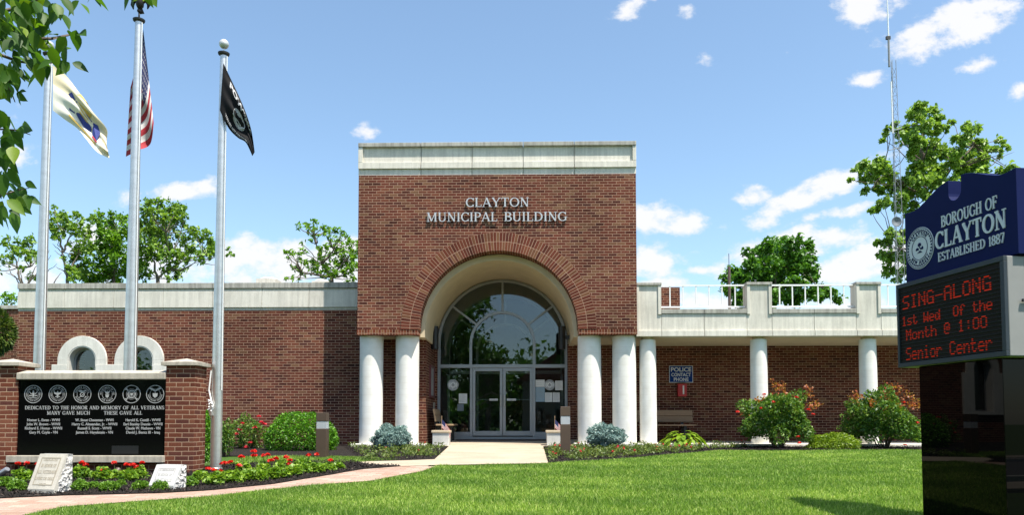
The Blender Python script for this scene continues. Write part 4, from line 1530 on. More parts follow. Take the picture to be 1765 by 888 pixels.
def planter(px0, px1, pyt, pyb, label, flabel, fpx, sgn):
    Y = 18.35
    a, b = P(px0, pyb, Y), P(px1, pyt, Y)
    c = (a.x + b.x) / 2
    w = (b.x - a.x) / 2
    z0, z1 = min(a.z, HW(Y) + 0.02), b.z
    t = thing('planter', label, 'planter', (c, Y + w, z0), 'square planters at the door')
    mb = MB()
    mb.box(c - w * .93, c + w * .93, Y + w * .07, Y + w * 1.93, z0, z1 - 0.06)
    mb.build('tub', M_PLANTER, t, bevel=0.012)
    mc = MB()
    r = w * 1.04
    k = w * .80
    for x0, x1, y0, y1 in ((c - r, c + r, Y + w - r, Y + w - k), (c - r, c + r, Y + w + k, Y + w + r), (c - r, c - k, Y + w - k, Y + w + k), (c + k, c + r, Y + w - k, Y + w + k)):
        mc.box(x0, x1, y0, y1, z1 - 0.059, z1)
    mc.build('rim', M_PLCAP, t, bevel=0.008)
    MB().box(c - k, c + k, Y + w - k, Y + w + k, z1 - 0.058, z1 - 0.02).build('soil', M_MULCH, t)
    # small stick flag
    fx = P(fpx[0], 740, Y + w * .5).x
    fy = Y + w * .5
    ft = thing('stick_flag', flabel, 'flag', (fx, fy, z1 - 0.02), 'small stick flags in the planters')
    top = P(fpx[0], fpx[1], fy).z
    MB().tube([(fx, fy, z1 - 0.02), (fx + .005, fy, top)], 0.006, 8).sphere((fx + .005, fy, top + .008), 0.011, 8, 6).build('stick', M_WOOD, ft)
    L = 0.34
    hz = top - 0.06

    def surf(u, v):
        return (fx + .007 + sgn * (u * L * .62 + .02 * v * u) - .03 * v * u, fy - .004 + .03 * math.sin(7 * u + 2 * v) * u, hz - v * .21 * (1 - .1 * u) - u * (0.20 + .07 * u))
    us_flag_mesh(surf, 20, stars=False).build('cloth', FM, ft, smooth=True)


planter(744, 774.5, 742.5, 775, 'square whitish planter with tan rim in front of the tan bench', 'small striped stick flag in the planter by the tan bench', (761, 719), 1)
planter(941.5, 972, 742.5, 775, 'square whitish planter with tan rim behind the bollard light', 'small striped stick flag in the planter behind the bollard light', (956, 719), 1)


# bollard lights
def bollard(px0, px1, pyt, pyb, Y, label):
    a = P(px0, pyb, Y)
    b = P(px1, pyt, Y)
    w = b.x - a.x
    z0 = H(Y) - 0.02
    z1 = b.z
    t = thing('bollard_light', label, 'lamp', ((a.x + b.x) / 2, Y + w / 2, z0), 'bronze bollard lights beside the walk')
    hz = z1 - a.z
    zl0, zl1 = z1 - hz * .345, z1 - hz * .185
    MB().box(a.x, b.x, Y, Y + w, z0, zl0).build('post', M_BRONZE, t, bevel=0.006)
    MB().box(a.x, b.x, Y, Y + w, zl1, z1).build('cap', M_BRONZE, t, bevel=0.006)
    e = 0.006
    ln = MB()
    ln.box(a.x + e, b.x - e, Y + e, Y + e + .004, zl0 + .001, zl1 - .001).box(a.x + e, b.x - e, Y + w - e - .004, Y + w - e, zl0 + .001, zl1 - .001)
    ln.box(a.x + e, a.x + e + .004, Y + e + .005, Y + w - e - .005, zl0 + .001, zl1 - .001).box(b.x - e - .004, b.x - e, Y + e + .005, Y + w - e - .005, zl0 + .001, zl1 - .001)
    ln.build('lens', M_CLEAR, t)
    h = zl1 - zl0
    MB().lathe([(w * .34, 0.001), (w * .2, h * .35), (w * .13, h * .7), (w * .12, h - .002)], ((a.x + b.x) / 2, Y + w / 2, zl0), 24).build('reflector', plain('reflector', (0.85, 0.86, 0.88), 0.12, 0.95, var=.02) if 'reflector' not in bpy.data.materials else bpy.data.materials['reflector'], t, smooth=True, autosmooth=60)


bollard(544, 563, 712, 792, 14.2, 'bronze bollard light standing before the clipped round boxwood')
bollard(966.5, 983, 701.5, 790, 14.9, 'bronze bollard light standing before the planter and door frame')

# ------------------------------------------------------------------ veterans memorial wall
YM = 11.25
mem = thing('veterans_memorial', 'brick memorial wall holding an etched black granite slab between two capped piers', 'memorial', (P(160, 800, YM).x, YM, 0.85))
zc = P(318, 631, YM).z
zct = P(318, 622.5, YM).z
zmb = 0.78
pw = []
for x0, x1 in ((-20, 28), (284.5, 335)):
    a, b = P(x0, 720, YM).x, P(x1, 720, YM).x
    MB().box(a, b, YM, YM + 0.40, zmb, zc).build('pier', M_BRICK_MEM, mem, bevel=0.004)
    mb = MB()
    e = 0.055
    mb.box(a - e, b + e, YM - e, YM + 0.40 + e, zc + 0.001, zc + 0.055)
    cxx, cyy = (a + b) / 2, YM + 0.2
    vs = [(a - e, YM - e, zc + .055), (b + e, YM - e, zc + .055), (b + e, YM + .4 + e, zc + .055), (a - e, YM + .4 + e, zc + .055), (cxx, cyy, zc + .125)]
    mb.add(vs, [(0, 1, 4), (1, 2, 4), (2, 3, 4), (3, 0, 4)])
    mb.build('pier_cap', M_LIME, mem, bevel=0.006)
    pw.append((a, b))
gx0, gx1 = pw[0][1] + 0.002, pw[1][0] - 0.002
zs0, zs1 = P(160, 798, YM).z, P(160, 786, YM).z
zl0, zl1 = P(160, 655, YM).z, P(160, 641, YM).z
MB().box(gx0, gx1, YM + 0.05, YM + 0.33, zmb, zs0).build('base_wall', M_BRICK_MEM, mem)
MB().box(gx0 - 0.09, gx1 + 0.02, YM - 0.075, YM - 0.003, zs0 + 0.001, zs1).box(gx0 + .001, gx1 - .001, YM - 0.003, YM + 0.33, zs0 + 0.001, zs1).build('sill', M_LIME, mem, bevel=0.008)
slab = MB().box(gx0, gx1, YM + 0.035, YM + 0.12, zs1 + 0.001, zl0 - 0.001).build('granite_slab', M_GRANITE, mem, bevel=0.003)
MB().box(gx0, gx1, YM + 0.121, YM + 0.33, zs1 + 0.001, zl0 - 0.001).build('backing_wall', M_BRICK_MEM, mem)
lz = MB()
lz.prism([(YM - 0.03, zl0 + 0.001), (YM + 0.36, zl0 + 0.001), (YM + 0.36, zl1 - 0.03), (YM + 0.165, zl1 + 0.03), (YM - 0.03, zl1 - 0.02)], gx0 - 0.005, gx1 + 0.004, 0, lambda y, z, x: (x, y, z))
lz.build('lintel', M_LIME, mem, bevel=0.01)
YG = YM + 0.035
pg = lambda px, py: P(px, py, YG)
for (px, k) in ((57.5, 'army'), (99.5, 'navy'), (142, 'marines'), (185, 'air'), (227, 'coast'), (267.5, 'merchant')):
    p = pg(px, 680)
    et = MB()
    seal(et, lambda x, z, d, p=p: (p.x + x, YG - 0.003 + d, p.z + z), 0.135, 0.0025, 0, k, beads=False)
    et.build('emblem', M_ETCH, slab)
tx = MB()


def gline(s, pxl, pxr, pyb, hpx, serif=True):
    a, b = pg(pxl, pyb), pg(pxr, pyb)
    h = hpx * YG / FPX
    pl = lambda x, z, d: ((a.x + b.x) / 2 + x, YG - 0.003 + d, a.z + z)
    if serif:
        serif_text(tx, s, pl, h, 0.0025, b.x - a.x, bold=1.1)
    else:
        sans_text(tx, s, pl, h, 0.0025, b.x - a.x, bold=0.03)


gline('DEDICATED TO THE HONOR AND MEMORY OF ALL VETERANS', 43, 283, 706.5, 6.3)
gline('MANY GAVE MUCH', 81, 155, 715.5, 6.3)
gline('THESE GAVE ALL', 179, 245, 715.5, 6.3)
for colm in ((75, [('Homer L. Ewan - WWI', 28), ('John W. Brown - WWII', 29), ('Richard E. Hogus - WWII', 32), ('Gary M. Coyle - VN', 24.5)]),
             (163, [('W. Stout Cheesman - WWI', 33), ('Harry C. Alexander, Jr. - WWII', 39), ('Russell S. Scott - WWII', 29), ('James D. Hagelstein - VN', 32)]),
             (246.5, [('Harold K. Costill - WWII', 30), ('Earl Stanley Dennis - WWII', 33.5), ('Claude W. Mathews - VN', 30), ('David J. Bentz III - Iraq', 29)])):
    for k, (s, hw) in enumerate(colm[1]):
        gline(s, colm[0] - hw, colm[0] + hw, 726.8 + 7.1 * k, 4.6, False)
tx.build('inscription', M_ETCH, slab)
MB().box(pg(193, 770).x, pg(239, 770).x, YG - 0.006, YG - 0.0005, pg(200, 783).z, pg(200, 769).z).build('blank_plate', plain('matt_plate', (0.006, 0.006, 0.006), 0.5), slab)


# slanted stone markers
def rough_stone():
    m, t, out = new_mat('rock_faced_granite')
    tc = t.add('ShaderNodeTexCoord')
    n = t.add('ShaderNodeTexNoise', None, Vector=tc.outputs['Object'], Scale=14.0, Detail=6.0)
    v = t.add('ShaderNodeTexVoronoi', None, Vector=tc.outputs['Object'], Scale=22.0)
    c = t.ramp(n.outputs[0], [(0.3, (0.34, 0.33, 0.32)), (0.7, (0.58, 0.57, 0.55))])
    p = principled(t, out, Base_Color=c, Roughness=0.85)
    bp = t.add('ShaderNodeBump', None, Strength=0.9, Distance=0.03, Height=t.math('ADD', n.outputs[0], v.outputs['Distance']))
    t.l.new(bp.outputs[0], p.inputs['Normal'])
    return m


M_ROCK = rough_stone()
M_SMOOTH = concrete_mat('honed_granite', (0.50, 0.475, 0.42), 0.08)
M_SMOOTH2 = concrete_mat('honed_marble', (0.57, 0.57, 0.57), 0.05)
M_CUT = plain('cut_letters', (0.30, 0.27, 0.21), 0.8)
M_CUT2 = plain('cut_letters_faint', (0.40, 0.39, 0.38), 0.8)


def marker(name, label, bl, br, tr, depth, lean, lines, mat, cut, frame=True):
    """a slanted slab: bl, br ground-level front corners (pixels), tr top right pixel"""
    A = G(*bl)
    A.z -= 0.01
    Bp = P(br[0], br[1], A.y - 0.02)
    W = math.hypot(Bp.x - A.x, 0.02)
    top = P(tr[0], tr[1], A.y + lean)
    Hh = top.z - A.z
    t = thing(name, label, 'memorial stone', (A.x + W / 2, A.y + lean, A.z), 'slanted memorial stones in the flower bed')
    yaw = R(-16)
    C = Vector((A.x, A.y, A.z))
    ax = Vector((math.cos(yaw), math.sin(yaw), 0))
    ay = Vector((-math.sin(yaw), math.cos(yaw), 0))
    W = W / math.cos(yaw)
    z0 = 0.07
    F = lambda x, y, z: C + ax * x + ay * y + Vector((0, 0, z))
    g = np.random.default_rng(5)
    # body: wedge with rough flanks
    n = 9
    mb = MB()
    for s in (0, 1):
        vs, fs = [], []
        for i in range(n + 1):
            fz = i / n
            yf = lean * max(0, (fz * Hh - z0) / (Hh - z0)) if fz * Hh > z0 else 0
            for j in range(n + 1):
                y = yf + 0.012 + (lean + depth - yf - 0.012) * j / n
                off = (0.035 * (g.random() - .4)) if 0 < i < n and 0 < j < n else -0.004
                vs.append(F((W - 0.004 + off) if s else (0.004 - off), y, fz * Hh))
        for i in range(n):
            for j in range(n):
                q = i * (n + 1) + j
                f = (q, q + 1, q + n + 2, q + n + 1)
                fs.append(f if s else f[::-1])
        mb.add(vs, fs)
    mb.add([F(.004, lean + .02, Hh), F(W - .004, lean + .02, Hh), F(W - .004, lean + depth, Hh), F(.004, lean + depth, Hh), F(W - .004, lean + depth, 0), F(.004, lean + depth, 0)], [(0, 1, 2, 3), (3, 2, 4, 5)])
    mb.build('rough_body', M_ROCK, t)
    fz = MB()
    fz.add([F(0, 0, 0), F(W, 0, 0), F(W, 0, z0), F(0, 0, z0), F(W, lean, Hh), F(0, lean, Hh), F(W, lean + .03, Hh), F(0, lean + .03, Hh), F(W, .03, 0), F(0, .03, 0)],
           [(0, 1, 2, 3), (3, 2, 4, 5), (5, 4, 6, 7), (1, 8, 6, 4, 2), (0, 3, 5, 7, 9), (9, 7, 6, 8), (0, 9, 8, 1)])
    fz.build('polished_face', mat, t)
    up = Vector((0, 0, Hh - z0)) + ay * lean
    SL = up.length
    up.normalize()
    nrm = ax.cross(up).normalized()
    if frame:
        fr = MB()
        e = 0.012
        m_ = 0.055
        for x0, x1, s0, s1 in ((m_, W - m_, .05, .05 + e), (m_, W - m_, SL - .045 - e, SL - .045), (m_, m_ + e, .05 + e, SL - .045 - e), (W - m_ - e, W - m_, .05 + e, SL - .045 - e)):
            fr.prism([(x0, s0), (x1, s0), (x1, s1), (x0, s1)], 0, 0.004, 0, lambda x, z, d: F(x, 0, z0) + up * z + nrm * (0.003 - d))
        fr.build('border', cut, t)
    for s, f, wf, hf in lines:
        tx = MB()
        serif_text(tx, s, lambda x, z, d, f=f: F(W * .5 + x, 0, z0) + up * (SL * f + z) + nrm * (0.003 - d), SL * hf, 0.0025, W * wf, bold=.8)
        tx.build('inscription', cut, t)


marker('memorial_stone', 'tall slanted cream stone with carved lines between two leafy mounds', (47, 852), (101, 852), (120, 783), 0.10, 0.16,
       [('DEDICATED', .80, .52, .09), ('IN HONOR OF', .62, .56, .09), ('ALL VETERANS', .44, .72, .09), ('LIVING OR DEAD', .26, .72, .08), ('1962', .09, .24, .08)], M_SMOOTH, M_CUT)
marker('memorial_stone', 'low slanted whiter stone with faint lettering before the brick pier', (256, 845), (304, 844), (322, 801.5), 0.10, 0.13,
       [('IN MEMORIAM', .70, .60, .11), ('IN HONOR OF', .46, .56, .11), ('ALL VETERANS', .22, .66, .11)], M_SMOOTH2, M_CUT2)


def spot(px, py, Y, label, d, mat, L=0.13):
    p = P(px, py, Y)
    t = thing('spotlight', label, 'spotlight', (p.x, Y, H(Y)), 'small ground spotlights before the memorial')
    d = Vector(d).normalized()
    MB().tube([p - d * L * .5, p - d * L * .42, p + d * L * .3, p + d * L * .5], [.028, .04, .042, .046], 16).build('lamp_head', mat, t, smooth=True, autosmooth=40)
    MB().tube([(p.x, Y, H(Y) - .02), (p.x, Y, p.z - .03), p - d * L * .1], .010, 8).build('stake', M_BLACK, t)


spot(7, 814, 10.6, 'silver tube spotlight pointing up at the slab beside a leafy mound', (-.8, .3, -.45), plain('dull_steel', (0.45, 0.45, 0.46), 0.35, 0.7), 0.17)
spot(200, 816, 10.55, 'dark stubby spotlight between the geraniums before the slab', (.1, .7, .55), M_BRONZE, 0.13)


# ------------------------------------------------------------------ flagpoles
def flagpole(label, base, top, Y, d0, d1, ball=True):
    zb_ = H(Y) - 0.02
    b, tp = P(base[0], base[1], Y), P(top[0], top[1], Y)
    x = (b.x * .5 + tp.x * .5)
    t = thing('flagpole', label, 'flagpole', (x, Y, zb_), 'brushed steel flagpoles behind the memorial')
    h = tp.z - zb_
    MB().lathe([(d0 / 2, 0), (d0 / 2, h * .12), (d0 * .375 + d1 * .125, h * .38), (d0 * .2 + d1 * .3, h * .66), (d1 / 2, h)], (x, Y, zb_), 28).build('shaft', M_STEEL, t, smooth=True, autosmooth=40)
    MB().lathe([(d0 * .62, 0), (d0 * .62, .03), (d0 * .53, .05)], (x, Y, zb_ + 0.02), 28).build('base_collar', M_STEEL, t, smooth=True, autosmooth=40)
    MB().lathe([(d1 * .55, 0), (d1 * .8, .02), (d1 * .85, .045), (d1 * .45, .06)], (x, Y, tp.z), 24).build('truck', M_BLACKR, t, smooth=True, autosmooth=40)
    if ball:
        MB().tube([(x, Y, tp.z + .06), (x, Y, tp.z + .13)], .012, 8).build('finial_rod', M_STEEL, t)
        MB().sphere((x, Y, tp.z + .06 + .13), .075, 24, 14).build('finial_ball', plain('ball_grey', (0.56, 0.56, 0.55), .35, .3) if 'ball_grey' not in bpy.data.materials else bpy.data.materials['ball_grey'], t, smooth=True)
    # halyard
    s = d1 * .62
    MB().tube([(x + s, Y - .03, tp.z - .02), (x + s + .012, Y - .05, tp.z - h * .4), (x + d0 * .52, Y - .045, zb_ + 1.25)], .008, 6).build('halyard', M_WHITE, t)
    return x, Y, zb_, tp.z, t


F1 = flagpole('brushed steel flagpole with a ball top flying the buff flag', (66, 640), (86, 97), 12.5, 0.190, 0.115)
F2 = flagpole('tallest brushed steel flagpole carrying a dark eagle and the striped flag', (223, 640), (240.5, 38), 12.5, 0.208, 0.115, False)
F3 = flagpole('brushed steel flagpole with a ball top flying the black flag', (371, 803), (386.5, 96), 11.7, 0.168, 0.105)
x, y, z, zt_, t = F3
MB().tube([(x - .075, y - .06, z + 1.55), (x - .10, y - .065, z + 1.25), (x - .03, y - .1, z + 1.02)], .012, 8).tube(
    [(x - .05 + .035 * math.sin(k * 1.7), y - .11 + .02 * math.cos(k * 2.3), z + .96 + .05 * math.cos(k * .9) + k * .004) for k in range(26)], .012, 8).build('rope_coil', M_WHITE, t)
MB().box(x - .06, x - .02, y - .13, y - .07, z + .86, z + 1.04).build('cleat', M_STEEL, t, bevel=.004)
# eagle on the middle pole
x, y, z, zt_, t = F2
eg = MB()
eg.tube([(x, y, zt_ + .05), (x, y, zt_ + .18)], .014, 8)
eg.sphere((x, y, zt_ + .20), .035, 12, 8)
eg.tube([(x, y, zt_ + .22), (x + .01, y, zt_ + .28), (x + .015, y - .01, zt_ + .36), (x + .01, y - .03, zt_ + .43), (x + .005, y - .06, zt_ + .45), (x, y - .09, zt_ + .435)], [.02, .06, .065, .04, .03, .006], 12)
for s in (-1, 1):
    eg.tube([(x + s * .03, y + .01, zt_ + .36), (x + s * .11, y + .02, zt_ + .42), (x + s * .17, y + .03, zt_ + .52), (x + s * .2, y + .03, zt_ + .60)], [.04, .05, .035, .008], 8)
    eg.tube([(x + s * .10, y + .02, zt_ + .42), (x + s * .14, y + .04, zt_ + .32), (x + s * .12, y + .04, zt_ + .25)], [.04, .03, .008], 8)
eg.tube([(x, y + .02, zt_ + .27), (x + .01, y + .06, zt_ + .18)], [.035, .05], 8)
eg.build('eagle', plain('dark_bronze_eagle', (0.018, 0.015, 0.014), .5, .4), t, smooth=True)


# flags: each a draped cloth between a top edge and a bottom edge traced in depth
def spl(pts, t):
    k = t * (len(pts) - 1)
    i = min(int(k), len(pts) - 2)
    f = k - i
    p0, p1, p2, p3 = pts[max(i - 1, 0)], pts[i], pts[i + 1], pts[min(i + 2, len(pts) - 1)]
    return tuple(0.5 * ((2 * b) + (-a + c) * f + (2 * a - 5 * b + 4 * c - d) * f * f + (-a + 3 * b - 3 * c + d) * f ** 3) for a, b, c, d in zip(p0, p1, p2, p3))


def cloth(top, bot, Y, amp, waves, ph=0.0, sag=0.0):
    def surf(u, v):
        u_ = min(max(u, 0), 1)
        a, b = spl(top, u_), spl(bot, u_)
        px, py = a[0] + (b[0] - a[0]) * v, a[1] + (b[1] - a[1]) * v
        w = amp * min(1, u * 2.2 + .08) * math.sin(waves * (u * 1.0 + .55 * v) * PI + ph) + amp * .4 * min(1, 3 * u) * math.sin(waves * 2.3 * v * PI + 5 * u)
        px += sag * w * 20
        return P(px, py, Y + w)
    return surf


def grid_mesh(surf, nu, nv, fn):
    mb = MB()
    mb.v = [tuple(surf(u / nu, v / nv)) for u in range(nu + 1) for v in range(nv + 1)]
    for i in range(nu):
        for j in range(nv):
            q = i * (nv + 1) + j
            mb.f.append((q, q + nv + 1, q + nv + 2, q + 1))
            mb.m.append(fn((i + .5) / nu, (j + .5) / nv))
    return mb


def decal(surf, fn, both=True):
    """fn(place) draws with place(x, z, d) in flag units (x: fly 0..1, z: 0 top .. -1 bottom) a little proud of the cloth"""
    mbs = MB()
    for sg in ((1, -1) if both else (1,)):
        def place(x, z, d, sg=sg):
            u, v = x, -z
            p = Vector(surf(u, v))
            e = 2e-3
            n = (Vector(surf(u + e, v)) - p).cross(Vector(surf(u, v + e)) - p)
            n.normalize()
            return p + n * sg * (0.006 - d)
        fn(mbs, place)
    return mbs


M_BUFF = plain('buff_cloth', (0.72, 0.62, 0.42), 0.8, var=0.03)
M_BUFFL = plain('pale_buff_cloth', (0.80, 0.76, 0.66), 0.8, var=0.03)
M_FBLK = plain('black_cloth', (0.006, 0.006, 0.007), 0.7, var=0.1, spec=.15)
M_FWHT = plain('flag_white_print', (0.40, 0.40, 0.41), 0.7)
M_GOLD = plain('gold_print', (0.60, 0.40, 0.08), 0.7)
M_SHIELD = plain('shield_blue', (0.02, 0.035, 0.20), 0.7)

s1 = cloth([(91, 112), (112, 128), (134, 156), (158, 190), (184, 222), (182, 243)], [(91, 190), (112, 206), (134, 222), (152, 244), (168, 262), (189, 273)], 12.46, .05, 2.6, .5)
t = thing('state_flag', 'buff state flag with a gold and blue crest blowing from its pole', 'flag', tuple(s1(0, 0)))
grid_mesh(s1, 44, 22, lambda u, v: 0 if v < .42 or u > .8 else 1).build('cloth', [M_BUFF, M_BUFFL], t, smooth=True)


def nj(mb, pl):
    def poly(pts, mi, d=0.0):
        mb.prism([(.50 + x * 1.35, -.44 + z * 1.35) for x, z in pts], d, d + .002, mi, pl)
    poly([(-.09, -.16), (0, -.24), (.09, -.16), (.09, .10), (-.09, .10)], 1)
    poly([(-.06, .11), (.06, .11), (.08, .24), (.03, .36), (-.04, .34), (-.08, .24)], 0)
    poly([(-.17, -.20), (-.11, -.18), (-.10, .10), (-.14, .16), (-.18, .06)], 1, .0006)
    poly([(.11, -.18), (.17, -.20), (.18, .06), (.14, .16), (.10, .10)], 1, .0006)
    poly([(.11, -.22), (.17, -.24), (.18, -.20), (.12, -.18)], 2, -.0006)
    poly([(-.18, -.30), (.18, -.30), (.17, -.27), (-.17, -.27)], 0, .0012)
    for k in range(3):
        poly([(-.05, -.12 + .07 * k), (.05, -.12 + .07 * k), (.05, -.09 + .07 * k), (-.05, -.09 + .07 * k)], 0, -.0008)


decal(s1, nj).build('emblem', [M_GOLD, M_SHIELD, FM[0]], t)

s2 = cloth([(247, 50), (240, 92), (231, 128), (225, 150)], [(265, 212), (259, 248), (238, 259), (217, 270)], 12.70, .06, 2.6, .4)
t = thing('striped_flag', 'red and white striped flag with starred blue canton hanging limp behind its pole', 'flag', tuple(s2(0, 0)))
us_flag_mesh(s2, 50).build('cloth', FM, t, smooth=True)

s3 = cloth([(385, 108), (398, 136), (413, 168), (426, 200), (434, 228), (439, 262)], [(379, 190), (389, 212), (398, 226), (411, 238), (424, 246), (435, 269)], 11.62, .05, 2.4, 1.0)
t = thing('black_flag', 'black flag with a white round portrait emblem and lettering drooping from its pole', 'flag', tuple(s3(0, 0)))
grid_mesh(s3, 40, 20, lambda u, v: 0).build('cloth', [M_FBLK], t, smooth=True)


def pow_(mb, pl):
    q = lambda x, z, d: pl(x, z, d)
    mb.prism([(.5 + .15 * math.cos(2 * PI * i / 28), -.50 + .24 * math.sin(2 * PI * i / 28)) for i in range(28)], 0, .002, 0, q)
    # dark silhouette of a bowed head and shoulder, watch tower and wire inside the disc
    mb.prism([(.43, -.70), (.56, -.71), (.55, -.60), (.58, -.52), (.57, -.42), (.53, -.36), (.48, -.38), (.465, -.47), (.48, -.56), (.42, -.62)], -.001, .0, 1, q)
    mb.prism([(.38, -.52), (.43, -.52), (.43, -.42), (.38, -.42)], -.001, 0, 1, q)
    mb.prism([(.36, -.60), (.60, -.60), (.60, -.585), (.36, -.585)], -.0014, 0, 1, q)
    sans_text(mb, 'POW*MIA', lambda x, z, d: pl(.5 + x, -.18 + z, d), .11, .002, .62, mi=0, bold=.05)
    sans_text(mb, 'YOU ARE NOT FORGOTTEN', lambda x, z, d: pl(.5 + x, -.93 + z + .5 * (x * x), d), .06, .002, .66, mi=0, bold=.03)


decal(s3, pow_).build('emblem', [M_FWHT, M_FBLK], t)

# ------------------------------------------------------------------ roadside LED sign
A_ = P(1732, 530, 6.6)
B_ = P(1546, 560, 8.03)
u_ = Vector((B_.x - A_.x, B_.y - A_.y, 0))
SL_ = u_.length
u_.normalize()
n_ = Vector((-u_.y, u_.x, 0))      # faces the road
A0 = Vector((A_.x, A_.y, 0))


def S(s, n, z):
    return A0 + u_ * s + n_ * n + Vector((0, 0, z))


def SP(px, py, n=0.0):
    """sign-plane coordinates (s, z) of a photo pixel"""
    d = _ray(px, py)
    o = Vector((0, 0, EYE))
    p0 = A0 + n_ * n
    tt = (p0 - o).dot(n_) / d.dot(n_)
    p = o + d * tt
    return (Vector((p.x, p.y, 0)) - p0).dot(u_), p.z


zL0 = (SP(1546, 633.5)[1] + SP(1732, 616)[1]) / 2
zL1 = (SP(1546, 492)[1] + SP(1732, 439)[1]) / 2
sign = thing('led_sign', 'dark blue roadside sign with red LED message on a black granite pedestal', 'sign', tuple(S(SL_ / 2, -0.3, 0.4)))
TH = 0.42


def sbox(mb, s0, s1, n0, n1, z0, z1, mi=0):
    c = S((s0 + s1) / 2, (n0 + n1) / 2, (z0 + z1) / 2)
    mb.obox(c, -u_, -n_, (0, 0, 1), abs(s1 - s0) / 2, abs(n1 - n0) / 2, abs(z1 - z0) / 2, mi)
    return mb


cab = sbox(MB(), 0, SL_, -TH, -0.035, zL0, zL1).build('cabinet', M_CABINET, sign, bevel=0.008)
fb = 0.045
fr = MB()
sbox(fr, 0.0, SL_, -0.034, 0, zL1 - fb, zL1)
sbox(fr, 0.0, SL_, -0.034, 0, zL0, zL0 + fb)
sbox(fr, 0.0, fb, -0.034, 0, zL0 + fb, zL1 - fb)
sbox(fr, SL_ - fb * .7, SL_, -0.034, 0, zL0 + fb, zL1 - fb)
fr.build('bezel', M_BEZEL, cab, bevel=0.004)


def led_panel_mat():
    m, t, out = new_mat('led_matrix')
    uv = t.add('ShaderNodeTexCoord')
    sp = t.add('ShaderNodeSeparateXYZ', None, Vector=uv.outputs['Object'])
    q = t.math('FRACT', t.math('MULTIPLY', sp.outputs[2], 1 / 0.0178))
    q2 = t.math('FRACT', t.math('MULTIPLY', sp.outputs[1], 1 / 0.0178))
    on = t.math('MULTIPLY', t.math('GREATER_THAN', q, 0.55), t.math('GREATER_THAN', q2, 0.45))
    c = t.mix(on, (0.010, 0.010, 0.010, 1), (0.035, 0.018, 0.014, 1))
    principled(t, out, Base_Color=c, Roughness=0.7, Specular_IOR_Level=0.2)
    return m


sbox(MB(), fb, SL_ - fb * .7, -0.034, -0.018, zL0 + fb, zL1 - fb).build('led_panel', led_panel_mat(), cab)
# louvres that shade each row of lamps
lv = MB()
nrow = int((zL1 - zL0 - 2 * fb) / 0.0356)
for k in range(nrow):
    z = zL0 + fb + 0.012 + k * 0.0356
    sbox(lv, fb + .004, SL_ - fb * .7 - .004, -0.0175, -0.006, z, z + 0.003)
lv.build('louvre', M_BLACKR, cab)

FONT = {
    'S': '01111 10000 10000 01110 00001 00001 11110', 'I': '01110 00100 00100 00100 00100 00100 01110', 'N': '10001 11001 10101 10101 10011 10001 10001',
    'G': '01110 10001 10000 10111 10001 10001 01111', '-': '00000 00000 00000 11111 00000 00000 00000', 'A': '01110 10001 10001 11111 10001 10001 10001',
    'L': '10000 10000 10000 10000 10000 10000 11111', 'O': '01110 10001 10001 10001 10001 10001 01110', '1': '00100 01100 00100 00100 00100 00100 01110',
    's': '00000 00000 01111 10000 01110 00001 11110', 't': '01000 01000 11110 01000 01000 01001 00110', 'W': '10001 10001 10001 10101 10101 11011 10001',
    'e': '00000 00000 01110 10001 11111 10000 01110', 'd': '00001 00001 01101 10011 10001 10011 01101', 'f': '00110 01001 01000 11100 01000 01000 01000',
    'h': '10000 10000 10110 11001 10001 10001 10001', 'M': '10001 11011 10101 10101 10001 10001 10001', 'o': '00000 00000 01110 10001 10001 10001 01110',
    'n': '00000 00000 10110 11001 10001 10001 10001', '@': '01110 10001 10111 10101 10111 10000 01110', ':': '00000 00100 00100 00000 00100 00100 00000',
    '0': '01110 10001 10001 10001 10001 10001 01110', 'i': '00100 00000 01100 00100 00100 00100 01110', 'r': '00000 00000 10110 11001 10000 10000 10000',
    'C': '01110 10001 10000 10000 10000 10001 01110', ' ': '00000 00000 00000 00000 00000 00000 00000'}


def led_mat():
    m, t, out = new_mat('lit_red_led')
    em = t.add('ShaderNodeEmission', None, Color=(1.0, 0.060, 0.024, 1), Strength=0.22)
    t.l.new(em.outputs[0], out.inputs[0])
    return m


dots = MB()
LINES = [('SING-ALONG', (1554, 536), (1554, 514), (1706, 499), (1706, 470)), ('1st Wed  Of the', (1553, 563), (1553, 545), (1708, 534), (1708, 514)),
         ('Month @ 1:00', (1560, 589), (1560, 569), (1699, 564), (1699, 543)), ('Senior Center', (1560, 620), (1560, 596), (1708, 606), (1708, 583))]
for s, bl, tl, br, tr in LINES:
    sa, sb = SP(*bl)[0], SP(*br)[0]
    z0 = (SP(*bl)[1] + SP(*br)[1]) / 2
    z1 = (SP(*tl)[1] + SP(*tr)[1]) / 2
    nc = len(s) * 6 - 1
    hp = (sa - sb) / nc
    vp = (z1 - z0) / 7
    for ci, ch in enumerate(s):
        for r, row in enumerate(FONT[ch].split()):
            for k, bit in enumerate(row):
                if bit == '1':
                    sc = sa - hp * (ci * 6 + k + .5)
                    zc_ = z1 - vp * (r + .5)
                    for half in (-.25, .25):
                        sbox(dots, sc + hp * half - hp * .15, sc + hp * half + hp * .15, -0.017, -0.011, zc_ - vp * .21, zc_ + vp * .21)
dots.build('led_lettering', led_mat(), cab)

# blue header: ogee top with a notch in the middle
NB = -0.115
sA = SP(1755, 420, NB)[0]
sB = SP(1560.5, 420, NB)[0]
zB0 = zL1 + 0.012
zlow = (SP(1560.5, 374, NB)[1] + SP(1752, 280, NB)[1]) / 2
zhi = SP(1651, 303.5, NB)[1]
Lb = sB - sA
top = []
nn = 14


def ogee(f):
    return 0.5 - 0.5 * math.cos(PI * f)


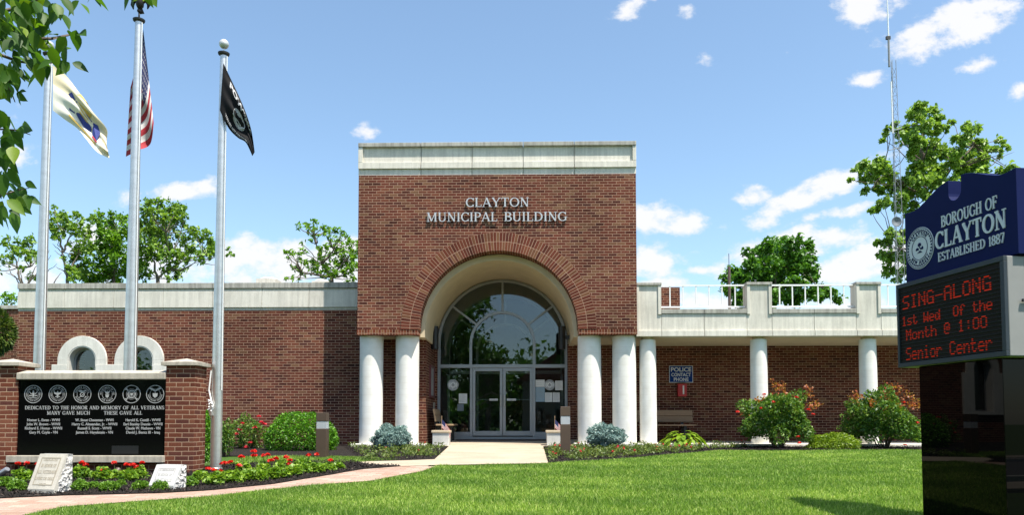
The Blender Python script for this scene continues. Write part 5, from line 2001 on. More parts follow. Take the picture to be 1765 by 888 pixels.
half = []
for k in range(nn + 1):
    f = k / nn
    half.append((f * (Lb / 2 - 0.085), zlow - 0.012 * math.sin(PI * min(1, f * 2.4)) + (zhi - zlow) * (ogee(max(0, (f - .22) / .78)))))
notch = [(Lb / 2 - 0.085 + 0.0, zhi - .13)] + [(Lb / 2 + 0.085 * math.cos(PI + PI * k / 10), zhi - .13 + 0.085 * math.sin(PI + PI * k / 10)) for k in range(1, 10)] + [(Lb / 2 + 0.085, zhi - .13)]
out_ = [(0, zB0)] + half + notch + [(Lb - a_, z_) for a_, z_ in half[::-1]] + [(Lb, zB0)]
TB = 0.20
# x runs from the far (left) end: local x = sB - s
hd = MB()
hd.prism([(x, z) for x, z in out_][::-1], 0, TB, 0, lambda x, z, d: S(sB - x, NB - d, z))
hdo = hd.build('header_panel', M_NAVY, sign, bevel=0.004)
tx = MB()


def sline(s, bl, br, tl, tr, bold=1.0):
    a, b = SP(*bl, NB), SP(*br, NB)
    h = ((SP(*tl, NB)[1] - a[1]) + (SP(*tr, NB)[1] - b[1])) / 2
    zz = (a[1] + b[1]) / 2
    sc = (a[0] + b[0]) / 2
    serif_text(tx, s, lambda x, z, d: S(sc - x, NB + 0.010 - d, zz + z), h, 0.0095, a[0] - b[0], bold=bold)


sline('BOROUGH OF', (1623.5, 395), (1720, 355), (1623.5, 373), (1720, 335.5))
sline('CLAYTON', (1613.5, 432), (1736, 391), (1613.5, 404), (1736, 355.5), 1.15)
sline('ESTABLISHED 1887', (1618, 452), (1732.5, 417.5), (1618, 436.5), (1732.5, 400))
tx.build('header_lettering', M_SIGNTXT, hdo)
sc_, zc_ = SP(1586, 428, NB)
rs = 36 * 7.8 / FPX
dsc = MB()
dsc.prism([(rs * math.cos(2 * PI * i / 48), rs * math.sin(2 * PI * i / 48)) for i in range(48)], 0, 0.005, 0, lambda x, z, d: S(sc_ - x, NB + 0.0055 - d, zc_ + z))
dsc.build('seal_disc', M_SIGNTXT, hdo)
em = MB()
seal(em, lambda x, z, d: S(sc_ - x, NB + 0.009 - d, zc_ + z), rs * .96, 0.0034)
em.build('seal_emblem', M_NAVY, hdo)
# pedestal
NP = -0.10
sp0 = SP(1731.5, 740, NP)[0]
sp1 = SP(1587, 740, NP)[0]
pd = sbox(MB(), sp0, sp1, NP - 0.30, NP, 0.25, zL0 - 0.001)
pd.build('pedestal', M_GRANITE_P, sign, bevel=0.004)
sbox(MB(), 0.10, SL_ - 0.10, NB - TB + 0.01, NB - 0.01, zL1 + 0.001, zB0 - 0.001).build('mounting_rail', M_BLACKR, sign)
cl = MB()
sbox(cl, -0.012, -0.001, -TH, -0.21, zL0 + .05, zL1 - .03)
sbox(cl, -0.03, -0.012, -0.24, -0.15, zL1 - .40, zL1 - .375)
cl.build('access_hatch', M_BLACKR, cab)

# ------------------------------------------------------------------ radio tower and roof items behind the building
def radio_tower():
    Y = 36.0
    zb_ = H(Y)
    pb, pt = P(1551.5, 520, Y), P(1532.5, 104, Y)
    xb = (pb.x + pt.x) / 2 + 0.1
    z1 = pt.z
    t = thing('radio_tower', 'slim steel lattice radio tower with whip aerials in front of the tall tree', 'radio tower', (xb, Y, zb_))
    wid = lambda z: 0.30 - 0.18 * max(0, min(1, (z - zb_) / (z1 - zb_)))
    cor = lambda k, z: Vector((xb + (pt.x - pb.x) * 0.25 * ((z - zb_) / (z1 - zb_) - .5) + wid(z) * math.cos(R(90 + 120 * k + 15)), Y + wid(z) * math.sin(R(90 + 120 * k + 15)), z))
    M_STEEL = plain('galvanised_grey', (0.24, 0.25, 0.26), .6, .3)
    for k in range(3):
        MB().tube([cor(k, zb_), cor(k, z1)], .014, 6).build('leg', M_STEEL, t)
    lt = MB()
    z = zb_ + 3
    st = 0.45
    i = 0
    while z + st < z1:
        for k in range(3):
            a_, b_ = (k, (k + 1) % 3) if i % 2 == 0 else ((k + 1) % 3, k)
            lt.tube([cor(a_, z), cor(b_, z + st)], .007, 4, cap=False)
            lt.tube([cor(k, z), cor((k + 1) % 3, z)], .006, 4, cap=False)
        z += st
        i += 1
    lt.build('lattice', M_STEEL, t)
    top = P(1531.5, 64, Y)
    MB().tube([(pt.x, Y, z1 - .3), (pt.x, Y, top.z)], .05, 8).build('mast', M_STEEL, t)
    MB().tube([(pt.x, Y, top.z), (pt.x - .02, Y, top.z + 3.0)], [.035, .02], 8).build('whip_aerial', M_WHITE, t)
    MB().box(pt.x - .12, pt.x + .08, Y - .05, Y + .05, top.z - .1, top.z + .05).build('mast_clamp', M_BLACKR, t)
    pa, pbb = P(1524.5, 150, Y), P(1528.5, 238, Y)
    MB().tube([(pbb.x, Y - .6, pbb.z), (pbb.x - .02, Y - .6, pa.z)], .03, 8).build('whip_aerial', M_WHITE, t)
    for py in (236, 268, 258):
        q = P(1520 if py != 258 else 1545, py, Y)
        e = P(1556, py - 16, Y)
        MB().tube([(q.x, Y - .7, q.z), (e.x, Y + .1, e.z)], .02, 6).build('side_arm', M_STEEL, t)
    q = P(1518, 262, Y)
    MB().tube([(q.x, Y - .7, q.z - .25), (q.x, Y - .7, q.z + .55)], .018, 6).build('dipole', M_BLACKR, t)
    d = P(1536.5, 387, Y)
    MB().lathe([(0.02, 0), (.16, .03), (.22, .10), (.23, .12)], (0, 0, 0), 24)
    dm = MB()
    vs = []
    for r, dd in ((0.02, .1), (.16, .07), (.22, .0), (.235, -.02), (.2, -.0), (.02, .05)):
        for k in range(24):
            th = 2 * PI * k / 24
            vs.append((d.x + r * math.cos(th), Y - .5 + dd, d.z + r * math.sin(th)))
    dm.add(vs, [(i * 24 + k, i * 24 + (k + 1) % 24, (i + 1) * 24 + (k + 1) % 24, (i + 1) * 24 + k) for i in range(5) for k in range(24)])
    dm.build('dish', plain('dish_grey', (0.13, 0.15, 0.17), .7), t, smooth=True)
    MB().tube([(d.x, Y - .45, d.z), (d.x + .2, Y, d.z)], .025, 6).build('dish_arm', M_STEEL, t)


radio_tower()
Y = 29.0
a = P(1257.5, 528, Y)
t = thing('roof_mast', 'thin dark mast with a needle aerial rising behind the terrace rail', 'mast', (a.x, Y, zf2))
MB().tube([(a.x, Y, zf2 - .1), (a.x, Y, P(1257, 460, Y).z)], .055, 8).build('pole', plain('rusty_pole', (0.09, 0.06, 0.05), .7), t)
MB().tube([(a.x, Y, P(1257, 460, Y).z), (a.x, Y, P(1257, 437, Y).z)], .012, 6).build('aerial', M_BLACKR, t)
for k, (px0, px1, py, lb) in enumerate(((447, 480, 478.5, 'low white skylight dome on the wing roof beside the black flag pole'), (541, 568, 482, 'low white skylight dome on the wing roof under the small tree'))):
    Y = 23.5
    a, b = P(px0, 488, Y), P(px1, 488, Y)
    z1 = P(px0, py, Y).z
    t = thing('skylight', lb, 'skylight', ((a.x + b.x) / 2, Y, zw0), 'white roof skylights')
    r = (b.x - a.x) / 2
    MB().box((a.x + b.x) / 2 - r, (a.x + b.x) / 2 + r, Y - r, Y + r, zw0 + .05, z1 - .09).build('curb', M_CONC, t)
    MB().lathe([(r * .98, 0), (r * .9, .035), (r * .65, .07), (r * .3, .09), (.01, .095)], ((a.x + b.x) / 2, Y, z1 - .089), 28).build('dome', plain('dome_white', (.75, .77, .78), .3) if 'dome_white' not in bpy.data.materials else bpy.data.materials['dome_white'], t, smooth=True)
# ------------------------------------------------------------------ foliage materials
L_TREE = leaf_mat('leaf_maple', [(0.0, (0.073, 0.152, 0.02)), (0.5, (0.145, 0.271, 0.031)), (1.0, (0.254, 0.391, 0.052))], .32)
L_TREE2 = leaf_mat('leaf_sycamore', [(0.0, (0.118, 0.224, 0.037)), (0.5, (0.214, 0.343, 0.058)), (1.0, (0.332, 0.486, 0.1))], .30)
L_TREE3 = leaf_mat('leaf_walnut', [(0.0, (0.069, 0.158, 0.012)), (0.5, (0.124, 0.266, 0.019)), (1.0, (0.207, 0.374, 0.036))], .40)
L_DARK = leaf_mat('leaf_oak', [(0.0, (0.042, 0.12, 0.014)), (0.5, (0.074, 0.194, 0.018)), (1.0, (0.123, 0.28, 0.028))], .28)
L_BOX = leaf_mat('leaf_boxwood', [(0.0, (0.043, 0.132, 0.009)), (0.5, (0.086, 0.24, 0.014)), (1.0, (0.165, 0.365, 0.025))], .30)
L_ROSE = leaf_mat('leaf_rose', [(0.0, (0.04, 0.109, 0.017)), (0.5, (0.086, 0.187, 0.026)), (1.0, (0.187, 0.273, 0.042))], .28)
L_ROSER = leaf_mat('leaf_new_growth', [(0.0, (0.26, 0.050, 0.024)), (0.5, (0.40, 0.115, 0.040)), (1.0, (0.38, 0.26, 0.05))], .35)
L_BLUE = leaf_mat('needle_blue', [(0.0, (0.108, 0.192, 0.168)), (0.5, (0.204, 0.312, 0.282)), (1.0, (0.336, 0.456, 0.42))], .05, tmul=(1, 1, 1))
L_GOLD = leaf_mat('needle_gold', [(0.0, (0.085, 0.160, 0.008)), (0.5, (0.170, 0.270, 0.012)), (1.0, (0.270, 0.370, 0.025))], .30)
L_HOSTA = leaf_mat('leaf_hosta', [(0.0, (0.121, 0.231, 0.013)), (0.6, (0.22, 0.341, 0.024)), (1.0, (0.33, 0.429, 0.05))], .35)
L_GERA = leaf_mat('leaf_geranium', [(0.0, (0.098, 0.213, 0.018)), (0.6, (0.196, 0.336, 0.033)), (1.0, (0.343, 0.474, 0.059))], .35)
L_MOUND = leaf_mat('leaf_mound', [(0.0, (0.072, 0.174, 0.017)), (0.6, (0.132, 0.27, 0.03)), (1.0, (0.222, 0.36, 0.054))], .35)
L_BED = leaf_mat('leaf_bedding', [(0.0, (0.069, 0.109, 0.025)), (0.6, (0.127, 0.19, 0.04)), (1.0, (0.23, 0.265, 0.069))], .3)
L_PEAR = leaf_mat('leaf_pear', [(0.0, (0.025, 0.073, 0.009)), (0.55, (0.052, 0.128, 0.013)), (0.85, (0.098, 0.201, 0.014)), (1.0, (0.184, 0.269, 0.018))], .45, rough=.5, spec=.3)
L_ARB = leaf_mat('leaf_arborvitae', [(0.0, (0.03, 0.07, 0.010)), (0.6, (0.075, 0.125, 0.018)), (1.0, (0.150, 0.190, 0.030))], .25)
F_RED = leaf_mat('petal_red', [(0.0, (0.52, 0.010, 0.008)), (1.0, (0.80, 0.045, 0.025))], .3, tmul=(1.2, .5, .5))
F_PINK = leaf_mat('petal_pink', [(0.0, (0.50, 0.012, 0.035)), (1.0, (0.72, 0.06, 0.08))], .3, tmul=(1.2, .6, .6))
F_WHITE = leaf_mat('petal_white', [(0.0, (0.65, 0.65, 0.62)), (1.0, (0.8, 0.8, 0.8))], .3, tmul=(1, 1, 1))
M_BARK = plain('bark', (0.13, 0.10, 0.08), 0.9, var=.3, scale=9, bump=.6, stretch=(1, 1, .3))
M_BARKP = plain('bark_pale', (0.17, 0.145, 0.12), 0.9, var=.3, scale=5, bump=.4, stretch=(1, 1, .4))
M_STEM = plain('green_stem', (0.07, 0.085, 0.03), 0.8)
M_TWIG = plain('brown_twig', (0.075, 0.05, 0.035), 0.85)


def limb(mb, a, b, r0, r1, seed, n=5, sag=0.12, sides=6):
    g = random.Random(seed)
    a, b = Vector(a), Vector(b)
    L = (b - a).length
    pts = []
    for i in range(n + 1):
        f = i / n
        p = a.lerp(b, f)
        if 0 < i < n:
            p += Vector((g.uniform(-1, 1), g.uniform(-1, 1), g.uniform(-.4, 1))) * L * .05
        p.z -= math.sin(PI * f) * L * sag * .6
        pts.append(p)
    mb.tube(pts, [r0 + (r1 - r0) * (i / n) for i in range(n + 1)], sides, cap=False)


def tree(name, label, Y, base, fork, blobs, mat, bark, leaf, per, spread, seed, rt=0.22, group=None, bare=(), aspect=.7, leaders=(), sub=9, sig=.28):
    g = random.Random(seed)
    b = P(base[0], 700, Y)
    loc = (b.x, Y, H(Y))
    t = thing(name, label, 'tree', loc, group)
    f = P(fork[0], fork[1], Y)
    tr = MB()
    tr.tube([(b.x, Y, H(Y) - .1), (b.x * .8 + f.x * .2, Y, H(Y) + .3), ((b.x + f.x) / 2, Y + .1, (H(Y) + f.z) / 2), tuple(f)], [rt * 1.5, rt * 1.15, rt * .9, rt * .62], 10)
    pts3 = []
    lead = [f] + [P(q[0], q[1], Y + g.uniform(-.3, .3) * spread) for q in leaders]
    for k, l in enumerate(lead[1:]):
        near = min(lead[:k + 1], key=lambda p: (p - l).length + (0 if p.z < l.z else 2))
        limb(tr, near, l, rt * .5, rt * .22, seed * 31 + k, 6, .02, 7)
    for k, (px, py, r) in enumerate(blobs):
        yy = Y + g.uniform(-1, 1) * spread
        p = P(px, py, yy)
        R_ = r * yy / FPX
        pts3.append((p.x, p.y, p.z, R_))
        cand = sorted(lead, key=lambda q: (q - p).length + (0 if q.z < p.z else 1.5))[0]
        limb(tr, cand, p, rt * .2, .012, seed * 77 + k, 5, .1, 5)
    for k, (p0, p1) in enumerate(bare):
        a_, c_ = P(*p0, Y), P(*p1, Y)
        limb(tr, a_, c_, .03, .008, seed * 13 + k, 6, -.05, 5)
    tr.build('trunk', bark, t, smooth=True)
    pt, ow = clump_points(pts3, per, seed, sub=sub, sig=sig)
    v, fc = leaf_geo(pt, leaf, aspect, .5, .25, ow, seed)
    np_mesh('crown', v, fc, mat, t)
    return t


GT = 'trees standing behind the building'
T1 = [(12, 419, 10), (32, 424, 13), (50, 414, 10), (22, 436, 14), (45, 439, 12), (60, 434, 9), (10, 449, 10), (37, 461, 6), (57, 478, 8), (-12, 440, 14), (-25, 460, 16), (52, 450, 8), (66, 446, 8)]
tree('leafy_tree', 'sparse straggly tree with bare twigs at the far west end of the wing', 34, (40, 0), (42, 500), T1, L_TREE, M_BARKP, .17, 950, 1.2, 3, .13, None,
     bare=[((40, 495), (2, 452)), ((42, 490), (10, 470)), ((45, 495), (88, 440)), ((45, 492), (80, 462)), ((60, 495), (98, 455)), ((40, 490), (25, 455)), ((90, 495), (106, 470)), ((70, 495), (85, 430)), ((48, 490), (70, 452))], leaders=[(30, 462), (52, 460)])
T2 = [(95, 357, 5), (97, 372, 11), (92, 382, 9), (109, 374, 11), (119, 387, 13), (134, 377, 11), (99, 399, 12), (97, 409, 7), (111, 397, 12), (129, 402, 13), (146, 392, 11), (149, 404, 10), (159, 379, 8), (121, 424, 6), (149, 421, 14),
      (139, 431, 13), (129, 439, 12), (154, 431, 9), (134, 454, 14), (124, 461, 11), (139, 471, 15), (109, 446, 6), (126, 478, 11), (150, 482, 12)]
tree('leafy_tree', 'slender open tree rising just east of the buff flag pole', 34.5, (118, 0), (116, 480), T2, L_TREE, M_BARKP, .17, 1150, 1.3, 5, .11, None,
     bare=[((110, 440), (90, 420)), ((112, 450), (94, 432)), ((113, 470), (96, 460))], leaders=[(108, 435), (100, 395), (135, 440), (125, 405)])
T3 = [(166, 372, 9), (173, 369, 7), (166, 382, 8), (173, 392, 6), (193, 369, 8), (181, 382, 7), (196, 382, 11), (208, 379, 10), (215, 374, 8), (183, 399, 12), (198, 399, 14), (213, 392, 11), (178, 409, 10), (193, 414, 16), (211, 409, 15), (178, 424, 13),
      (168, 434, 12), (191, 431, 17), (211, 429, 17), (161, 449, 15), (183, 449, 18), (206, 449, 17), (154, 468, 16), (173, 471, 17), (198, 471, 19), (216, 468, 15), (190, 486, 18), (165, 486, 14), (228, 440, 14), (230, 465, 14), (228, 405, 12)]
tree('leafy_tree', 'dense bushy tree behind the tallest flagpole with two thin top shoots', 35.5, (195, 0), (196, 480), T3, L_TREE3, M_BARK, .17, 1050, 1.4, 8, .12, None, leaders=[(195, 430), (180, 400), (205, 400)])
T4 = [(255, 350, 10), (273, 347, 8), (275, 357, 8), (253, 364, 13), (268, 369, 14), (295, 357, 12), (307, 359, 11), (297, 369, 13), (312, 372, 12), (282, 374, 12), (248, 382, 14), (265, 387, 16), (287, 387, 16), (307, 387, 13), (250, 404, 17), (273, 404, 18), (295, 404, 15),
      (250, 424, 16), (273, 424, 16), (295, 421, 14), (248, 444, 15), (268, 441, 11), (287, 439, 12), (295, 454, 12), (305, 439, 11), (250, 461, 13), (248, 476, 11), (285, 468, 8), (307, 464, 9), (307, 476, 8), (290, 483, 7), (327, 399, 8), (339, 397, 8), (357, 402, 7),
      (322, 416, 11), (342, 411, 12), (357, 416, 10), (317, 434, 11), (334, 431, 13), (352, 431, 13), (367, 424, 10), (322, 449, 8), (344, 446, 9), (364, 441, 8), (396, 439, 6), (394, 429, 4), (376, 438, 7), (240, 395, 10), (238, 430, 10)]
tree('leafy_tree', 'broad tree with pale forked trunk between the tallest and the black flag poles', 35, (270, 0), (272, 480), T4, L_TREE, M_BARKP, .17, 1150, 1.5, 9, .13, None,
     bare=[((300, 440), (318, 380)), ((300, 430), (322, 395)), ((345, 455), (372, 458))], leaders=[(262, 440), (283, 470), (258, 400), (290, 440), (285, 400), (320, 448), (350, 440)])
T5 = [(514, 392, 6), (528.6, 386, 6), (540, 386, 8), (534, 393, 8), (543, 395, 7), (540, 405, 6), (549, 408, 4), (558, 390.5, 6), (561, 399, 7), (569.5, 396, 7), (568, 406.6, 6), (580, 399, 7), (590, 402, 7), (597, 408, 5), (581, 412, 7), (571, 420, 8), (584, 421, 8),
      (561, 425.6, 7), (521, 421, 4), (533, 415, 4), (524, 434, 6), (492, 433, 6), (501, 434, 5), (495, 446, 5), (505, 439, 5), (518, 443, 8), (512, 442, 6), (502, 458, 4), (509.5, 465, 7), (526, 453, 8), (537, 455, 9), (552, 433, 7), (552, 443, 8), (564, 443, 9),
      (575, 433, 9), (591.5, 431, 9), (602, 421, 9), (610.5, 418, 9), (610, 431, 11), (602, 440, 11), (587, 446, 11), (572.5, 458, 11), (552, 458, 10), (536, 466.6, 8), (521, 469.6, 7), (561, 465, 10), (593, 458, 12), (607.6, 452, 12), (610.5, 465, 12), (599, 471, 11),
      (578, 478, 11), (564, 478, 10), (552, 472, 7), (496, 478, 5), (505, 481, 5), (514, 483, 4), (602, 481, 9), (625, 440, 12), (630, 460, 14)]
tree('leafy_tree', 'bright yellow-green tree with flat tiered sprays tucked against the entrance block', 32, (575, 0), (572, 478), T5, L_TREE3, M_BARK, .19, 900, 0.9, 12, .12, None, aspect=.42,
     leaders=[(556, 455), (545, 420), (541, 405), (575, 430), (520, 470), (595, 450)], sub=6)
T6 = [(1344, 422, 15), (1323, 425, 13), (1372, 419, 13), (1390, 425, 11), (1311, 437, 15), (1290, 437, 9), (1338, 443, 20), (1366, 440, 18), (1390, 449, 14), (1299, 455, 16), (1323, 461, 20), (1350, 464, 20), (1378, 464, 18), (1399, 464, 11), (1268, 467, 11), (1253, 480, 10),
      (1277, 480, 15), (1305, 480, 18), (1341, 486, 18), (1372, 489, 16), (1396, 480, 13), (1259, 501, 12), (1287, 501, 15), (1274, 519, 14), (1338, 510, 20), (1369, 513, 18), (1396, 507, 14), (1414, 513, 12), (1430, 504, 9), (1442, 516, 9), (1311, 519, 15), (1417, 495, 8)]
tree('leafy_tree', 'round dark green tree showing over the terrace rail', 40, (1330, 0), (1335, 500), T6, L_DARK, M_BARK, .22, 1800, 1.8, 14, .18, None, leaders=[(1335, 460), (1305, 470), (1370, 460)], sub=12)
T7 = [(1586.5, 184, 11), (1574, 196, 12), (1603, 196, 12), (1590, 213, 15), (1619, 205, 8), (1611, 225, 13), (1570, 221, 12), (1639, 209, 6), (1631, 221, 7), (1542, 215, 7), (1530, 227, 8), (1550, 229, 10), (1522, 241, 5), (1578, 245, 16), (1603, 249, 15), (1558, 245, 9),
      (1586.5, 269, 16), (1570, 261, 11), (1607, 273, 11), (1623, 257, 8), (1664, 217, 8), (1680, 225, 9), (1668, 233, 12), (1647, 237, 8), (1692, 241, 10), (1680, 253, 14), (1651, 257, 13), (1631, 265, 10), (1700, 261, 10), (1720, 241, 7), (1732.5, 249, 6), (1716, 257, 8), (1737, 257, 4),
      (1724, 269, 4), (1692, 278, 12), (1664, 273, 14), (1643, 282, 13), (1627, 290, 12), (1676, 290, 13), (1700, 294, 8), (1659, 294, 12), (1603, 294, 16), (1578, 294, 14), (1619, 310, 14), (1590, 310, 14), (1513.5, 278, 10), (1493, 286, 10), (1477, 294, 8), (1465, 310, 5),
      (1501, 298, 12), (1521.6, 290, 12), (1489, 310, 8), (1509.5, 314, 13), (1530, 306, 13), (1493, 330, 7), (1513.5, 330, 11), (1534, 326, 13), (1521.6, 346.5, 9), (1501, 363, 5), (1538, 355, 11), (1513.5, 359, 7), (1558, 322, 13), (1554, 346.5, 13), (1578, 330, 14),
      (1570, 359, 12), (1595, 338, 11), (1538, 403, 9), (1513.5, 419.5, 7), (1530, 419.5, 9), (1554, 419.5, 10), (1517.6, 440, 8), (1538, 444, 11), (1558, 444, 11), (1534, 468, 10), (1554, 472, 10), (1546, 484, 7), (1558, 399, 7), (1640, 320, 16), (1680, 310, 14),
      (1610, 350, 14), (1590, 380, 13), (1575, 440, 14), (1580, 475, 14), (1740, 290, 8), (1755, 300, 9), (1720, 300, 10)]
tree('leafy_tree', 'tall irregular sycamore behind the blue sign and lattice tower', 44, (1600, 0), (1600, 430), T7, L_TREE2, M_BARK, .24, 1700, 2.0, 17, .20, None,
     bare=[((1690, 300), (1748, 262))], leaders=[(1598, 340), (1590, 280), (1588, 215), (1560, 320), (1525, 300), (1640, 290), (1680, 250), (1552, 430)], sub=8)
tree('leafy_tree', 'small pale green treetop showing above the rear wall at the west corner', 30, (15, 0), (14, 540), [(8, 512, 10), (20, 510, 8), (14, 520, 12), (26, 516, 7), (2, 524, 8)], L_TREE3, M_BARK, .13, 700, .5, 21, .06)


# ------------------------------------------------------------------ shrubs
def lump_points(c, rx, ry, rz, n, seed, lumps=26, lo=-0.35, shell=.75, rough=.16):
    g = np.random.default_rng(seed)
    d = unit(g.normal(size=(int(n * 2.2), 3)))
    d = d[d[:, 2] > lo][:n]
    ld = unit(g.normal(size=(lumps, 3)))
    la = g.uniform(.4, 1, lumps)
    dots_ = d @ ld.T
    k = np.max(np.exp((dots_ - 1) * 16) * la, axis=1)
    rr = 1 - rough + rough * 1.6 * k
    rr = rr * np.where(g.random(len(d)) < shell, g.uniform(.88, 1.03, len(d)), g.uniform(.35, .95, len(d)))
    p = d * rr[:, None] * np.array([rx, ry, rz])
    return p + np.array(c), d


def shrub(name, label, px0, px1, pyt, pyb, Y, mat, leaf, n, seed, cat='shrub', group=None, aspect=.55, up=.4, droop=.1, rough=.16, lo=-.35, lift=.5, flowers=None, stems=5, newg=None, ry=None, shell=.75, outw=1.0, lumps=26, stem_mat=None):
    a, b = P(px0, pyb, Y), P(px1, pyt, Y)
    w = (b.x - a.x) / 2
    h = b.z - a.z
    zg_ = H(Y)
    cx_ = (a.x + b.x) / 2
    c = (cx_, Y, a.z + h * lift)
    t = thing(name, label, cat, (cx_, Y, zg_), group)
    p, d = lump_points(c, w, ry or w, h * (1 - lift) if lift >= .5 else h * (1 - lift), n, seed, lo=lo, rough=rough, shell=shell, lumps=lumps)
    p = p[p[:, 2] > zg_ - .01] if True else p
    d = d[:len(p)]
    dd = unit(p - np.array(c))
    v, f = leaf_geo(p, leaf, aspect, up, droop, dd * outw, seed)
    np_mesh('foliage', v, f, mat, t)
    if stems:
        g = random.Random(seed)
        mb = MB()
        for k in range(stems):
            an = 2 * PI * k / stems + g.random()
            limb(mb, (cx_ + .05 * math.cos(an), Y + .05 * math.sin(an), zg_ - .03), (cx_ + w * .6 * math.cos(an), Y + w * .6 * math.sin(an), a.z + h * g.uniform(.5, .85)), .018, .006, seed * 9 + k, 5, .0, 6)
        mb.build('stem', stem_mat or M_TWIG, t, smooth=True)
    if newg is not None:
        q = np.array([tuple(P(x, y, Y + g2)) for x, y, g2 in newg[0]])
        pt, ow = clump_points([(x, y, z, newg[1]) for x, y, z in q], newg[2], seed + 3, sub=5, sig=.4)
        v, f = leaf_geo(pt, leaf * .9, aspect, .2, -.4, ow, seed + 4)
        np_mesh('new_leaves', v, f, L_ROSER, t)
    if flowers:
        for k, (x, y) in enumerate(flowers[0]):
            q = P(x, y, Y - w * .75)
            flower_head(q, flowers[1], flowers[2], t, seed + k)
    return t


def flower_head(q, r, mat, parent, seed, name='flower', n=26):
    g = np.random.default_rng(seed + 400)
    d = unit(g.normal(size=(n, 3)))
    d[:, 2] = np.abs(d[:, 2]) * .8
    pts = np.array(q) + d * r * g.uniform(.55, 1.0, (n, 1))
    v, f = leaf_geo(pts, r * .95, .95, .3, -.1, d, seed)
    return np_mesh(name, v, f, mat, parent)


shrub('boxwood_shrub', 'large clipped round boxwood behind the bollard light', 457, 581, 709, 789, 16.9, L_BOX, .055, 9000, 31, lift=.42, rough=.10, lo=-.75, stems=7, ry=.62, lumps=60)
shrub('rose_bush', 'loose rose bush with pink-red blooms between the black flag pole and the boxwood', 392, 462, 714, 786, 17.6, L_ROSE, .055, 2200, 32, group=None, lift=.5, rough=.28, lo=-.8, shell=.45,
      flowers=([(446, 719), (418, 731), (450, 729), (456, 732), (408, 749), (431, 764), (424, 772), (440, 738), (413, 742)], .045, F_PINK))
shrub('boxwood_shrub', 'narrow upright green shrub squeezed behind the brick pier and flag pole', 344, 364, 706, 806, 13.2, L_BOX, .05, 2200, 33, lift=.45, rough=.2, lo=-.9, stems=3, ry=.25)
shrub('boxwood_shrub', 'pale airy shrub just east of the black flag pole', 376, 402, 722, 792, 14.6, L_ROSE, .05, 1100, 34, lift=.5, rough=.3, lo=-.85, stems=4, ry=.2, shell=.5)
M_TRUNKB = plain('spruce_trunk', (.08, .06, .05), .9)
for (x0, x1, yt, yb, sd, lb) in ((642, 708, 733, 772, 41, 'blue-grey globe spruce on a short trunk before the west pair of columns'), (1011, 1075, 731, 769, 42, 'blue-grey globe spruce on a short trunk before the east pair of columns')):
    Y = 17.2
    t = shrub('globe_spruce', lb, x0, x1, yt, yb + 2, Y, L_BLUE, .062, 9500, sd, group='blue globe spruces', aspect=.26, up=.0, droop=-.2, lift=.42, rough=.34, lo=-.7, stems=0, lumps=70, shell=.7)
    a = P((x0 + x1) / 2, yb, Y)
    mb = MB()
    for k in range(4):
        limb(mb, (a.x + .02 * (k - 1.5), Y, H(Y) - .03), (a.x + .22 * (k - 1.5), Y + .05 * (-1) ** k, a.z + .30), .028, .010, sd * 5 + k, 4, 0, 6)
    mb.build('trunk', M_TRUNKB, t, smooth=True)
NG1 = [(1335, 662, .1), (1345, 668, 0), (1350, 672, .1), (1332, 675, -.1), (1392, 672, 0), (1391, 680, .1), (1390, 700, 0), (1407, 698, 0), (1315, 688, 0), (1372, 690, 0), (1340, 685, -.2), (1360, 680, 0), (1308, 660 + 30, 0), (1285, 712, 0), (1400, 705, .1)]
shrub('rose_bush', 'big wild rose bush under the second porch column, nearest the police sign', 1276, 1404, 672, 772, 17.7, L_ROSE, .066, 11000, 43, group=None, lift=.44, rough=.36, lo=-.6, shell=.6, stems=9, ry=.7, lumps=40,
      newg=(NG1, .115, 2000), flowers=([(1271, 711), (1312, 705), (1333, 694), (1402, 715), (1373, 686), (1376, 754), (1378, 765), (1394, 707), (1317, 681)], .037, F_RED))
NG2 = [(1540, 666, 0), (1528, 676, .1), (1551, 676, 0), (1560, 683, 0), (1575, 690, 0), (1515, 685, -.1), (1480, 683, 0), (1475, 690, 0), (1535, 690, -.2), (1500, 695, -.2), (1545, 700, -.3), (1583, 700, 0), (1520, 705, -.3), (1565, 697, -.2)]
shrub('rose_bush', 'big red-tipped rose bush beside the black pedestal of the sign', 1457, 1590, 674, 772, 17.7, L_ROSE, .066, 11500, 44, group=None, lift=.44, rough=.34, lo=-.6, shell=.6, stems=9, ry=.7, lumps=40,
      newg=(NG2, .13, 2200), flowers=([(1559, 695), (1582, 730), (1560, 768)], .037, F_RED))
shrub('juniper', 'low golden juniper mound between the two big rose bushes', 1385, 1481, 746, 778, 17.5, L_GOLD, .065, 6500, 45, lift=.12, rough=.22, lo=-.1, aspect=.25, stems=0, ry=.45, lumps=50, outw=.8)
shrub('arborvitae', 'dark arborvitae at the west corner of the wing', -30, 24, 530, 640, 15.5, L_ARB, .09, 3200, 46, lift=.6, rough=.2, lo=-1, aspect=.3, stems=0, ry=.35)


